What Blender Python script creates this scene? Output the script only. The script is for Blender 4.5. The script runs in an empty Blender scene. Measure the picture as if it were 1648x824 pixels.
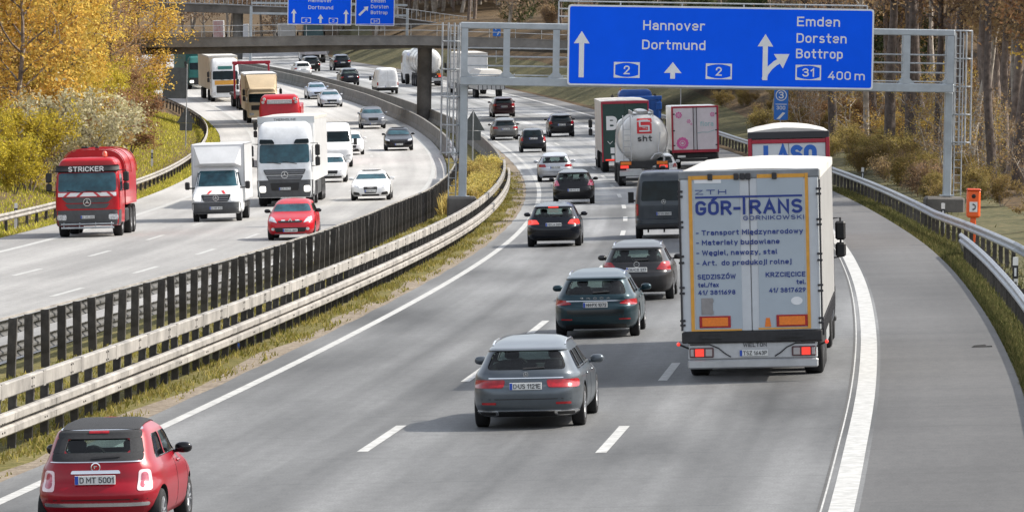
import bpy, bmesh, math, random
import numpy as np
from mathutils import Vector, Matrix
from mathutils.bvhtree import BVHTree

SC = bpy.context.scene
COL = SC.collection
R = math.radians

# ------------------------------------------------------------------ camera, sky, sun, exposure
PITCH, ROLL, CAMH = 2.2137, 0.9, 6.5
cam_d = bpy.data.cameras.new('camera')
cam_d.sensor_width = 36.0
cam_d.lens = 198.35
cam_d.clip_start = 1.0
cam_d.clip_end = 6000.0
cam = bpy.data.objects.new('camera', cam_d)
COL.objects.link(cam)
_p, _r = R(PITCH), R(ROLL)
_f = Vector((0, math.cos(_p), -math.sin(_p)))
_u0 = Vector((0, math.sin(_p), math.cos(_p)))
_r0 = Vector((1, 0, 0))
_rt = _r0 * math.cos(_r) + _u0 * math.sin(_r)
_up = _u0 * math.cos(_r) - _r0 * math.sin(_r)
cam.matrix_world = Matrix(((_rt.x, _up.x, -_f.x, 0), (_rt.y, _up.y, -_f.y, 0), (_rt.z, _up.z, -_f.z, CAMH), (0, 0, 0, 1)))
SC.camera = cam

SUN_ELEV, SUN_AZ = 44.0, 80.0          # azimuth measured from +Y (the driving direction) towards +X
world = bpy.data.worlds.new("World")
SC.world = world
world.use_nodes = True
_wn = world.node_tree
_bg = _wn.nodes['Background']
_sky = _wn.nodes.new('ShaderNodeTexSky')
_sky.sky_type = 'NISHITA'
_sky.sun_disc = False
_sky.sun_elevation = R(SUN_ELEV)
_sky.sun_rotation = R(SUN_AZ)
_sky.air_density = 1.0
_sky.dust_density = 1.8
_hs = _wn.nodes.new('ShaderNodeHueSaturation')      # thin bright cloud veil: the sky is less blue than a clear one
_hs.inputs['Saturation'].default_value = .38
_wn.links.new(_sky.outputs[0], _hs.inputs['Color'])
_wn.links.new(_hs.outputs[0], _bg.inputs[0])
_bg.inputs[1].default_value = 0.15
sun_d = bpy.data.lights.new('sun', 'SUN')
sun_d.energy = 3.1
sun_d.angle = R(0.6)
sun_d.color = (1.0, 0.93, 0.82)
sun = bpy.data.objects.new('sun', sun_d)
COL.objects.link(sun)
_sd = Vector((math.sin(R(SUN_AZ)) * math.cos(R(SUN_ELEV)), math.cos(R(SUN_AZ)) * math.cos(R(SUN_ELEV)), math.sin(R(SUN_ELEV))))
sun.rotation_euler = _sd.to_track_quat('Z', 'Y').to_euler()
sun.location = (60, 60, 80)
SC.view_settings.view_transform = 'Standard'
SC.view_settings.look = 'None'
SC.view_settings.exposure = 0.97
SC.view_settings.gamma = 1.0
SC.view_settings.use_curve_mapping = False
SC.render.resolution_x, SC.render.resolution_y = 1024, 511

# ------------------------------------------------------------------ the road's own frame: distance Y, offset t from the left edge line
CROSS = 0.040
_DY = 2.0
_yy = np.arange(-40, 3000, _DY)


def _smooth(a, n):
    k = np.exp(-np.linspace(-2, 2, 2 * n + 1) ** 2)
    k /= k.sum()
    return np.convolve(np.pad(a, n, 'edge'), k, 'valid')


_ZP = [(0, .25), (80, .22), (100, .17), (130, .08), (160, -.08), (200, -.35), (250, -.55), (300, -.65), (340, -.55), (380, -.3), (440, .25),
       (500, 1.3), (560, 2.3), (620, 3.1), (700, 3.7), (800, 4.0), (1000, 4.5), (1500, 6), (3000, 8)]
_SL = [(-40, 315 / 2350), (275, 0.0), (400, -.055), (450, -.10), (500, -.13), (560, -.16), (600, -.165), (700, -.03), (3000, -.02)]
_zz = _smooth(np.interp(_yy, *zip(*_ZP)), 20)
_sl = _smooth(np.interp(_yy, *zip(*_SL)), 10)
_xx = np.concatenate([[0], np.cumsum((_sl[1:] + _sl[:-1]) / 2 * _DY)])
_xx = _xx - np.interp(275, _yy, _xx) + 1.25


def PT(Y, t, h=0.0):
    s = float(np.interp(Y, _yy, _sl))
    n = math.hypot(1, s)
    tc = min(max(t, -21.0), 15.2)
    return Vector((float(np.interp(Y, _yy, _xx)) + t / n, Y - s * t / n, float(np.interp(Y, _yy, _zz)) + CROSS * (tc - 5.6) + h))


def frame(Y, t, h=0.0, away=True, flat=False):
    """matrix whose Y runs along the road, X to the right of travel, Z off the road surface"""
    e = 1.0
    p0, p1 = PT(Y - e, t), PT(Y + e, t)
    fw = (p1 - p0).normalized()
    rt = (PT(Y, t + .5) - PT(Y, t - .5)).normalized()
    if flat:
        fw.z = 0
        fw.normalize()
        rt = fw.cross(Vector((0, 0, 1)))
    up = rt.cross(fw).normalized()
    rt = fw.cross(up).normalized()
    if not away:
        fw, rt = -fw, -rt
    o = PT(Y, t, h)
    return Matrix(((rt.x, fw.x, up.x, o.x), (rt.y, fw.y, up.y, o.y), (rt.z, fw.z, up.z, o.z), (0, 0, 0, 1)))


def interp(tab):
    xs, ys = zip(*tab)
    return lambda Y: float(np.interp(Y, xs, ys))


T_OI = interp([(60, -7.15), (100, -7.1), (150, -6.85), (190, -6.5), (230, -6.15), (267, -5.75), (310, -5.4), (350, -5.15), (440, -4.7), (480, -4.45), (600, -4.5), (1200, -4.5)])
T_WALL = interp([(60, -5.5), (105, -5.35), (130, -4.9), (150, -4.65), (165, -4.5), (205, -4.5), (228, -4.1), (300, -4.0), (400, -3.85), (480, -3.3), (600, -3.4), (1200, -3.4)])
T_SH = interp([(40, 14.4), (100, 14.28), (138, 14.03), (180, 13.85), (218, 13.6), (350, 12.9), (470, 13.0), (620, 13.5), (1200, 13.5)])
T_NEAR = -1.75


def T_OO(Y):
    return T_OI(Y) - 11.4


# ------------------------------------------------------------------ materials
_MATS = {}


def mat(name, col, rough=.5, metal=0., coat=0., noise=0., nscale=4., bump=0., bscale=30., emit=None, estr=0., spec=.5, col2=None, objvar=0.):
    if name in _MATS:
        return _MATS[name]
    m = bpy.data.materials.new(name)
    m.use_nodes = True
    nt = m.node_tree
    b = nt.nodes['Principled BSDF']
    b.inputs['Base Color'].default_value = (*col, 1)
    b.inputs['Roughness'].default_value = rough
    b.inputs['Metallic'].default_value = metal
    b.inputs['Coat Weight'].default_value = coat
    b.inputs['Coat Roughness'].default_value = .06
    b.inputs['Specular IOR Level'].default_value = spec
    if emit:
        b.inputs['Emission Color'].default_value = (*emit, 1)
        b.inputs['Emission Strength'].default_value = estr
    if noise or bump:
        tc = nt.nodes.new('ShaderNodeTexCoord')
    if noise:
        n = nt.nodes.new('ShaderNodeTexNoise')
        n.inputs['Scale'].default_value = nscale
        n.inputs['Detail'].default_value = 6
        n.inputs['Roughness'].default_value = .65
        nt.links.new(tc.outputs['Object'], n.inputs['Vector'])
        r = nt.nodes.new('ShaderNodeValToRGB')
        c2 = col2 if col2 else tuple(c * (1 - noise) for c in col)
        c1 = col if col2 else tuple(min(1, c * (1 + noise * .6)) for c in col)
        r.color_ramp.elements[0].position = .35
        r.color_ramp.elements[1].position = .68
        r.color_ramp.elements[0].color = (*c2, 1)
        r.color_ramp.elements[1].color = (*c1, 1)
        nt.links.new(n.outputs['Fac'], r.inputs['Fac'])
        nt.links.new(r.outputs['Color'], b.inputs['Base Color'])
        if objvar:
            oi = nt.nodes.new('ShaderNodeObjectInfo')
            hs = nt.nodes.new('ShaderNodeHueSaturation')
            mr = nt.nodes.new('ShaderNodeMapRange')
            mr.inputs[3].default_value, mr.inputs[4].default_value = 1 - objvar, 1 + objvar
            nt.links.new(oi.outputs['Random'], mr.inputs[0])
            nt.links.new(mr.outputs[0], hs.inputs['Value'])
            nt.links.new(r.outputs['Color'], hs.inputs['Color'])
            nt.links.new(hs.outputs['Color'], b.inputs['Base Color'])
    if bump:
        n2 = nt.nodes.new('ShaderNodeTexNoise')
        n2.inputs['Scale'].default_value = bscale
        n2.inputs['Detail'].default_value = 4
        nt.links.new(tc.outputs['Object'], n2.inputs['Vector'])
        bp = nt.nodes.new('ShaderNodeBump')
        bp.inputs['Strength'].default_value = bump
        bp.inputs['Distance'].default_value = .02
        nt.links.new(n2.outputs['Fac'], bp.inputs['Height'])
        nt.links.new(bp.outputs['Normal'], b.inputs['Normal'])
    _MATS[name] = m
    return m


def paint(name, col, metal=.0, rough=.32):
    return mat('paint ' + name, col, rough, metal, coat=.25, noise=.14, nscale=2.2, spec=.35)


BLACK = mat('black plastic', (.010, .010, .011), .55, noise=.3, nscale=8)
RUBBER = mat('tyre rubber', (.010, .010, .011), .85, noise=.4, nscale=10)
RIMM = mat('alloy', (.42, .43, .45), .32, .8)
STEELRIM = mat('steel rim', (.20, .20, .21), .5, .3, noise=.3)
GLASS = mat('tinted glass', (.010, .020, .025), .05, spec=.2, noise=.5, nscale=1.6, col2=(.004, .007, .008))
GLASS_CABIN = mat('glass with the cabin behind', (.085, .115, .110), .05, spec=.35, noise=.5, nscale=2.6, col2=(.008, .014, .016))
GLASS_BLUE = mat('truck windscreen glass', (.030, .105, .135), .05, spec=.5, noise=.5, nscale=1.5, col2=(.008, .028, .040))
PANE = bpy.data.materials.new('clear window pane')
PANE.use_nodes = True
_nt = PANE.node_tree
_nt.nodes.remove(_nt.nodes['Principled BSDF'])
_tb = _nt.nodes.new('ShaderNodeBsdfTransparent')
_tb.inputs[0].default_value = (.50, .60, .58, 1)
_gb = _nt.nodes.new('ShaderNodeBsdfGlossy')
_gb.inputs['Roughness'].default_value = .03
_fr = _nt.nodes.new('ShaderNodeFresnel')
_fr.inputs[0].default_value = 1.5
_mx = _nt.nodes.new('ShaderNodeMixShader')
_nt.links.new(_fr.outputs[0], _mx.inputs[0])
_nt.links.new(_tb.outputs[0], _mx.inputs[1])
_nt.links.new(_gb.outputs[0], _mx.inputs[2])
_nt.links.new(_mx.outputs[0], _nt.nodes['Material Output'].inputs['Surface'])
SEATM = mat('dark seat cloth', (.035, .036, .038), .9, noise=.4, nscale=6)
CHROME = mat('chrome trim', (.72, .73, .75), .16, .95)
REDLAMP = mat('red lamp', (.33, .004, .010), .22, coat=.35, noise=.3, nscale=14)
REDLIT = mat('lit red lamp', (.7, .02, .02), .2, coat=1, emit=(1, .06, .03), estr=.4)
HEAD = mat('headlamp glass', (.60, .62, .65), .12, .25, coat=1, noise=.55, nscale=16)
HEADLIT = mat('lit headlamp', (.9, .9, .85), .2, emit=(1, .95, .85), estr=1.5)
ORANGE = mat('orange reflector', (.75, .19, .015), .3, noise=.15, nscale=20)
PLATE = mat('number plate white', (.62, .63, .62), .4, noise=.1, nscale=20)
PLATEBLUE = mat('number plate blue', (.01, .06, .38), .4)
INK = mat('plate lettering', (.02, .02, .025), .5)
WHITE = mat('white lacquer', (.66, .67, .68), .35, coat=.2, noise=.10, nscale=1.5)
TARP = mat('white tarpaulin', (.52, .50, .465), .62, noise=.14, nscale=1.2, bump=.25, bscale=2.5)
GALV = mat('galvanised steel', (.40, .42, .44), .48, .55, noise=.22, nscale=3.)
GALV2 = mat('weathered galvanised beam', (.31, .29, .262), .66, .08, noise=.42, nscale=1.1, bump=.1, bscale=18)
POSTM = mat('brown weathered post', (.066, .060, .055), .75, .1, noise=.5, nscale=5, objvar=.35)
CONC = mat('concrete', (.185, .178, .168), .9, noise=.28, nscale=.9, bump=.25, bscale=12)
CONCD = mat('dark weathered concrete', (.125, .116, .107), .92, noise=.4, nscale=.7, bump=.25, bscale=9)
CHASSIS = mat('chassis black', (.022, .022, .024), .7, noise=.4, nscale=6)


# ------------------------------------------------------------------ mesh builder
def basis(d):
    d = Vector(d).normalized()
    a = Vector((0, 0, 1)) if abs(d.z) < .9 else Vector((1, 0, 0))
    u = d.cross(a).normalized()
    return u, d.cross(u).normalized()


class MB:
    def __init__(self):
        self.v, self.f, self.m, self.uv = [], [], [], None

    def add(self, vs, fs, m=0):
        o = len(self.v)
        self.v += [tuple(p) for p in vs]
        self.f += [tuple(i + o for i in f) for f in fs]
        self.m += [m] * len(fs)
        return self

    def box(self, x0, x1, y0, y1, z0, z1, b=0., m=0, M=None):
        cx, cy, cz = (x0 + x1) / 2, (y0 + y1) / 2, (z0 + z1) / 2
        a, c, d = abs(x1 - x0) / 2, abs(y1 - y0) / 2, abs(z1 - z0) / 2
        if b <= 0:
            vs = [(cx + i * a, cy + j * c, cz + k * d) for k in (-1, 1) for j in (-1, 1) for i in (-1, 1)]
            fs = [(0, 2, 3, 1), (4, 5, 7, 6), (0, 1, 5, 4), (2, 6, 7, 3), (0, 4, 6, 2), (1, 3, 7, 5)]
            if M:
                vs = [M @ Vector(p) for p in vs]
            return self.add(vs, fs, m)
        b = min(b, a * .95, c * .95, d * .95)
        pts = []
        for i in (-1, 1):
            for j in (-1, 1):
                for k in (-1, 1):
                    pts += [(cx + i * a, cy + j * (c - b), cz + k * (d - b)), (cx + i * (a - b), cy + j * c, cz + k * (d - b)), (cx + i * (a - b), cy + j * (c - b), cz + k * d)]
        return self.hull(pts, m, M)

    def hull(self, pts, m=0, M=None):
        bm = bmesh.new()
        for p in pts:
            bm.verts.new(p)
        bmesh.ops.convex_hull(bm, input=bm.verts[:])
        bmesh.ops.delete(bm, geom=[v for v in bm.verts if not v.link_faces], context='VERTS')
        bmesh.ops.dissolve_limit(bm, angle_limit=.01, verts=bm.verts[:], edges=bm.edges[:])
        bm.verts.index_update()
        vs = [v.co.copy() for v in bm.verts]
        fs = [[v.index for v in f.verts] for f in bm.faces]
        bm.free()
        if M:
            vs = [M @ p for p in vs]
        return self.add(vs, fs, m)

    def tube(self, path, rad, n=8, m=0, caps=True):
        path = [Vector(p) for p in path]
        rr = rad if isinstance(rad, (list, tuple)) else [rad] * len(path)
        vs, fs = [], []
        u = None
        for i, p in enumerate(path):
            d = (path[min(i + 1, len(path) - 1)] - path[max(i - 1, 0)])
            if u is None:
                u, w = basis(d)
            else:
                d = d.normalized()
                u = (u - d * u.dot(d)).normalized()
                w = d.cross(u)
            for k in range(n):
                a = 2 * math.pi * (k + .5) / n
                vs.append(p + (u * math.cos(a) + w * math.sin(a)) * rr[i])
        for i in range(len(path) - 1):
            for k in range(n):
                k2 = (k + 1) % n
                fs.append((i * n + k, i * n + k2, (i + 1) * n + k2, (i + 1) * n + k))
        if caps:
            fs.append(tuple(range(n))[::-1])
            fs.append(tuple((len(path) - 1) * n + k for k in range(n)))
        return self.add(vs, fs, m)

    def lathe(self, prof, c, ax='x', n=28, m=0, closed=True):
        """prof: (radius, along)"""
        vs, fs = [], []
        for r, a in prof:
            for k in range(n):
                t = 2 * math.pi * k / n
                p, q = r * math.cos(t), r * math.sin(t)
                vs.append({'x': (c[0] + a, c[1] + p, c[2] + q), 'y': (c[0] + p, c[1] + a, c[2] + q), 'z': (c[0] + p, c[1] + q, c[2] + a)}[ax])
        L = len(prof)
        for i in range(L if closed else L - 1):
            j = (i + 1) % L
            for k in range(n):
                k2 = (k + 1) % n
                fs.append((i * n + k, i * n + k2, j * n + k2, j * n + k))
        return self.add(vs, fs, m)

    def ell(self, c, r, n=14, m=0, M=None, e=1.0):
        vs, fs = [], []
        k = n // 2
        sg = lambda x: math.copysign(abs(x) ** e, x)
        for i in range(k + 1):
            a = math.pi * i / k
            for j in range(n):
                b = 2 * math.pi * j / n
                vs.append(Vector((c[0] + r[0] * sg(math.sin(a)) * sg(math.cos(b)), c[1] + r[1] * sg(math.sin(a)) * sg(math.sin(b)), c[2] + r[2] * sg(math.cos(a)))))
        for i in range(k):
            for j in range(n):
                j2 = (j + 1) % n
                fs.append((i * n + j, (i + 1) * n + j, (i + 1) * n + j2, i * n + j2))
        if M:
            vs = [M @ p for p in vs]
        return self.add(vs, fs, m)

    def prism(self, poly, z0, z1, m=0, plane='xz'):
        """closed 2-D polygon pushed through z0..z1 of the third axis"""
        n = len(poly)
        mk = {'xz': lambda a, b, d: (a, d, b), 'xy': lambda a, b, d: (a, b, d), 'yz': lambda a, b, d: (d, a, b)}[plane]
        vs = [mk(a, b, z0) for a, b in poly] + [mk(a, b, z1) for a, b in poly]
        fs = [tuple(range(n)), tuple(range(2 * n - 1, n - 1, -1))]
        fs += [(i, i + n, (i + 1) % n + n, (i + 1) % n) for i in range(n)]
        return self.add(vs, fs, m)

    def build(self, name, mats, parent=None, smooth=35, M=None, fix=True, uv=None):
        me = bpy.data.meshes.new(name)
        me.from_pydata([tuple(p) for p in self.v], [], self.f)
        if not isinstance(mats, (list, tuple)):
            mats = [mats]
        for k in mats:
            me.materials.append(k)
        if len(mats) > 1:
            me.polygons.foreach_set('material_index', self.m)
        if fix:
            bm = bmesh.new()
            bm.from_mesh(me)
            bmesh.ops.recalc_face_normals(bm, faces=bm.faces[:])
            bm.to_mesh(me)
            bm.free()
        if uv is not None:
            lay = me.uv_layers.new(name='UVMap')
            idx = np.zeros(len(me.loops), dtype=np.int32)
            me.loops.foreach_get('vertex_index', idx)
            lay.data.foreach_set('uv', np.asarray(uv, dtype=np.float32)[idx].ravel())
        if smooth:
            me.polygons.foreach_set('use_smooth', [True] * len(me.polygons))
            me.set_sharp_from_angle(angle=R(smooth))
        me.update()
        return link(name, me, parent, M)


def link(name, me, parent=None, M=None):
    o = bpy.data.objects.new(name, me)
    COL.objects.link(o)
    if parent:
        o.parent = parent
    if M is not None:
        o.matrix_basis = M
    return o


def tag(o, label=None, cat=None, group=None, kind=None):
    if label:
        o['label'] = label
    if cat:
        o['category'] = cat
    if group:
        o['group'] = group
    if kind:
        o['kind'] = kind
    return o


def thing(name, label, cat, M=None, group=None):
    o = bpy.data.objects.new(name, None)
    o.empty_display_size = .3
    COL.objects.link(o)
    if M is not None:
        o.matrix_basis = M
    return tag(o, label, cat, group)


def copy_tree(o, parent=None):
    c = o.copy()
    COL.objects.link(c)
    if parent:
        c.parent = parent
    for ch in list(o.children):
        copy_tree(ch, c)
    return c


# ------------------------------------------------------------------ lettering: a plain stroke alphabet (points, or arcs as cx, cy, rx, ry, a0, a1)
_bowl = [(0, .5), (.22, .5, .22, .21, 180, 0), (.22, .21, .22, .21, 0, -180)]
_O = [(.56, .28), (.56, .72), (.28, .72, .28, .28, 0, 180), (.28, .28, .28, .28, 180, 360)]
_o = [(.44, .22), (.44, .49), (.22, .49, .22, .22, 0, 180), (.22, .22, .22, .22, 180, 360)]
_e = [[(.01, .36), (.44, .36), (.44, .49), (.22, .49, .22, .22, 0, 180), (.22, .22, .22, .22, 180, 312)]]
_l = [[(0, 1), (0, .14), (.1, .01)]]
_E = [[(.5, 1), (0, 1), (0, 0), (.5, 0)], [(0, .53), (.44, .53)]]
ABC = {
    'A': [[(0, 0), (.31, 1), (.62, 0)], [(.11, .33), (.51, .33)]],
    'B': [[(0, 0), (0, 1), (.30, 1), (.30, .765, .22, .235, 90, -90), (0, .53)], [(0, .53), (.30, .53), (.30, .265, .25, .265, 90, -90), (0, 0)]],
    'C': [[(.28, .72, .28, .28, 25, 180), (.28, .28, .28, .28, 180, 335)]],
    'D': [[(0, 0), (0, 1), (.26, 1), (.26, .70, .30, .30, 90, 0), (.26, .30, .30, .30, 0, -90), (0, 0)]],
    'E': _E, 'Ę': _E + [[(.40, 0), (.36, -.14), (.48, -.20)]],
    'F': [[(.5, 1), (0, 1), (0, 0)], [(0, .53), (.44, .53)]],
    'G': [[(.28, .72, .28, .28, 28, 180), (.28, .28, .28, .28, 180, 360), (.56, .44), (.32, .44)]],
    'H': [[(0, 0), (0, 1)], [(.56, 0), (.56, 1)], [(0, .52), (.56, .52)]],
    'I': [[(0, 0), (0, 1)]], 'J': [[(.36, 1), (.36, .22), (.14, .22, .22, .22, 0, -150)]],
    'K': [[(0, 0), (0, 1)], [(.54, 1), (0, .36)], [(.19, .60), (.57, 0)]],
    'L': [[(0, 1), (0, 0), (.48, 0)]],
    'M': [[(0, 0), (0, 1), (.35, .35), (.70, 1), (.70, 0)]],
    'N': [[(0, 0), (0, 1), (.56, 0), (.56, 1)]],
    'O': [_O], 'Ó': [_O, [(.24, 1.17), (.42, 1.36)]], 'Q': [_O, [(.34, .2), (.6, -.06)]],
    'P': [[(0, 0), (0, 1), (.30, 1), (.30, .74, .25, .26, 90, -90), (0, .48)]],
    'R': [[(0, 0), (0, 1), (.30, 1), (.30, .74, .25, .26, 90, -90), (0, .48)], [(.28, .48), (.57, 0)]],
    'S': [[(.27, .755, .26, .245, 38, 270), (.27, .255, .27, .255, 90, -142)]],
    'T': [[(0, 1), (.6, 1)], [(.3, 1), (.3, 0)]],
    'U': [[(0, 1), (0, .28), (.28, .28, .28, .28, 180, 360), (.56, 1)]],
    'V': [[(0, 1), (.3, 0), (.6, 1)]], 'W': [[(0, 1), (.2, 0), (.43, .9), (.66, 0), (.86, 1)]],
    'X': [[(0, 0), (.56, 1)], [(0, 1), (.56, 0)]], 'Y': [[(0, 1), (.29, .48), (.58, 1)], [(.29, .48), (.29, 0)]],
    'Z': [[(0, 1), (.54, 1), (0, 0), (.56, 0)]],
    '0': [[(.5, .25), (.5, .75), (.25, .75, .25, .25, 0, 180), (.25, .25, .25, .25, 180, 360)]],
    '1': [[(0, .74), (.22, 1), (.22, 0)]], '2': [[(0, .72), (.25, .745, .25, .255, 180, -35), (0, 0), (.5, 0)]],
    '3': [[(.02, .84), (.25, .77, .22, .23, 150, -90)], [(.20, .54), (.25, .27, .25, .27, 90, -155)]],
    '4': [[(.36, 1), (0, .26), (.54, .26)], [(.40, .55), (.40, 0)]],
    '5': [[(.46, 1), (.05, 1), (.03, .55), (.24, .31, .25, .31, 115, -155)]],
    '6': [[(.40, 1), (.04, .42)], [(.25, .27, .25, .27, 0, 360)]], '7': [[(0, 1), (.5, 1), (.16, 0)]],
    '8': [[(.25, .77, .21, .23, 0, 360)], [(.25, .27, .25, .27, 0, 360)]], '9': [[(.25, .73, .25, .27, 0, 360)], [(.46, .58), (.10, 0)]],
    'a': [[(.03, .60), (.22, .50, .20, .21, 150, 0), (.42, 0)], [(.42, .41), (.2, .41), (.2, .205, .20, .205, 90, 270), (.42, .06)]],
    'b': [[(0, 1), (0, 0)], _bowl], 'c': [[(.42, .54), (.22, .49, .22, .22, 15, 180), (.22, .22, .22, .22, 180, 345)]],
    'd': [[(.44, 1), (.44, 0)], [(.44, .5), (.22, .5, .22, .21, 0, 180), (.22, .21, .22, .21, 180, 360)]],
    'e': _e, 'ę': _e + [[(.30, 0), (.26, -.15), (.38, -.20)]],
    'f': [[(.1, 0), (.1, .8), (.26, .8, .16, .2, 180, 90)], [(0, .68), (.3, .68)]],
    'g': [[(.44, .71), (.44, -.06), (.22, -.06, .22, .2, 0, -150)], [(.44, .5), (.22, .5, .22, .21, 0, 180), (.22, .24, .22, .21, 180, 360)]],
    'h': [[(0, 1), (0, 0)], [(0, .48), (.22, .48, .22, .23, 180, 0), (.44, 0)]],
    'i': [[(0, 0), (0, .71)], [(0, .93), (0, 1.02)]], 'j': [[(.12, .71), (.12, -.1), (0, -.26)], [(.12, .93), (.12, 1.02)]],
    'k': [[(0, 0), (0, 1)], [(.40, .71), (0, .26)], [(.14, .42), (.44, 0)]], 'l': _l, 'ł': _l + [[(-.12, .44), (.14, .64)]],
    'm': [[(0, 0), (0, .71)], [(0, .5), (.18, .5, .18, .21, 180, 0), (.36, 0)], [(.36, .5), (.54, .5, .18, .21, 180, 0), (.72, 0)]],
    'n': [[(0, 0), (0, .71)], [(0, .48), (.22, .48, .22, .23, 180, 0), (.44, 0)]],
    'o': [_o], 'p': [[(0, -.28), (0, .71)], _bowl], 'r': [[(0, 0), (0, .71)], [(0, .43), (.22, .45, .22, .26, 180, 65)]],
    's': [[(.19, .535, .18, .175, 45, 270), (.19, .18, .20, .18, 90, -138)]],
    't': [[(.14, .98), (.14, .16), (.29, .16, .15, .16, 180, 275)], [(0, .70), (.34, .70)]],
    'u': [[(0, .71), (0, .22), (.22, .22, .22, .22, 180, 360)], [(.44, .71), (.44, 0)]],
    'v': [[(0, .71), (.22, 0), (.44, .71)]], 'w': [[(0, .71), (.16, 0), (.33, .66), (.50, 0), (.66, .71)]],
    'x': [[(0, 0), (.42, .71)], [(0, .71), (.42, 0)]],
    'y': [[(0, .71), (.23, .0)], [(.46, .71), (.14, -.28)]], 'z': [[(0, .71), (.42, .71), (0, 0), (.44, 0)]],
    '-': [[(0, .42), (.3, .42)]], '.': [[(0, 0), (0, .06)]], ',': [[(.05, .05), (0, -.16)]], '/': [[(0, -.05), (.34, 1.05)]],
    '·': [[(0, .46), (0, .54)]],
}


def _path(p):
    out = []
    for q in p:
        if len(q) == 2:
            out.append(q)
        else:
            cx, cy, rx, ry, a0, a1 = q
            n = max(4, int(abs(a1 - a0) / 18))
            out += [(cx + rx * math.cos(R(a0 + (a1 - a0) * k / n)), cy + ry * math.sin(R(a0 + (a1 - a0) * k / n))) for k in range(n + 1)]
    r = [out[0]]
    for q in out[1:]:
        if math.hypot(q[0] - r[-1][0], q[1] - r[-1][1]) > .004:
            r.append(q)
    return r


def words(parent, name, m, items):
    """each word or line its own small mesh"""
    for a, k in items:
        q = MB()
        text(q, *a, **k)
        q.build(name, m, parent, smooth=0)


def text(mb, body, u0, u1, v0, cap, y, face=-1, bold=0.0, m=0, align='fit'):
    """letters in the xz plane at depth y, read from -y (face=-1) or from +y (face=1); u0/u1 as the reader sees them"""
    w = .135 + 1.15 * bold
    x = 0.
    strokes = []
    for ch in body:
        if ch == ' ':
            x += .34
            continue
        g = [_path(p) for p in ABC[ch]]
        xs = [q[0] for p in g for q in p]
        off = x - min(xs) if ch not in 'ł' else x + .06
        for p in g:
            strokes.append([(q[0] + off, q[1]) for q in p])
        x += max(xs) - min(xs) + w + .13
    x1 = x - .13 - w
    sx = (u1 - u0 - w * cap) / max(.01, x1)
    sy = cap * (1 - w)
    k = 1 if face < 0 else -1
    for j, p in enumerate(strokes):
        P = [Vector((u0 + w * cap / 2 + q[0] * sx, v0 + w * cap / 2 + q[1] * sy)) for q in p]
        closed = (P[0] - P[-1]).length < .02 * cap
        if closed:
            P = P[:-1]
        n = len(P)
        h = w * cap / 2
        Lp, Rp = [], []
        for i in range(n):
            a = P[i] - P[i - 1] if (i > 0 or closed) else P[1] - P[0]
            b = P[(i + 1) % n] - P[i] if (i < n - 1 or closed) else P[-1] - P[-2]
            a, b = a.normalized(), b.normalized()
            t = (a + b)
            t = t.normalized() if t.length > .05 else b
            nn = Vector((-t.y, t.x))
            c = max(.45, abs(nn.dot(Vector((-b.y, b.x)))))
            q = P[i].copy()
            if not closed and i == 0:
                q -= b * h
            if not closed and i == n - 1:
                q += a * h
            Lp.append(q + nn * h / c)
            Rp.append(q - nn * h / c)
        ya = y + face * .0006 * (j % 4)
        yb = y - face * .006
        vs = [(k * q.x, ya, q.y) for q in Lp] + [(k * q.x, ya, q.y) for q in Rp] + [(k * q.x, yb, q.y) for q in Lp] + [(k * q.x, yb, q.y) for q in Rp]
        fs = []
        for i in range(n if closed else n - 1):
            i2 = (i + 1) % n
            fs += [(i, i2, n + i2, n + i), (i, 2 * n + i, 2 * n + i2, i2), (n + i, n + i2, 3 * n + i2, 3 * n + i)]
        if not closed:
            fs += [(0, n, 3 * n, 2 * n), (n - 1, 3 * n - 1, 4 * n - 1, 2 * n - 1)]
        mb.add(vs, fs, m)
    return mb
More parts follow.
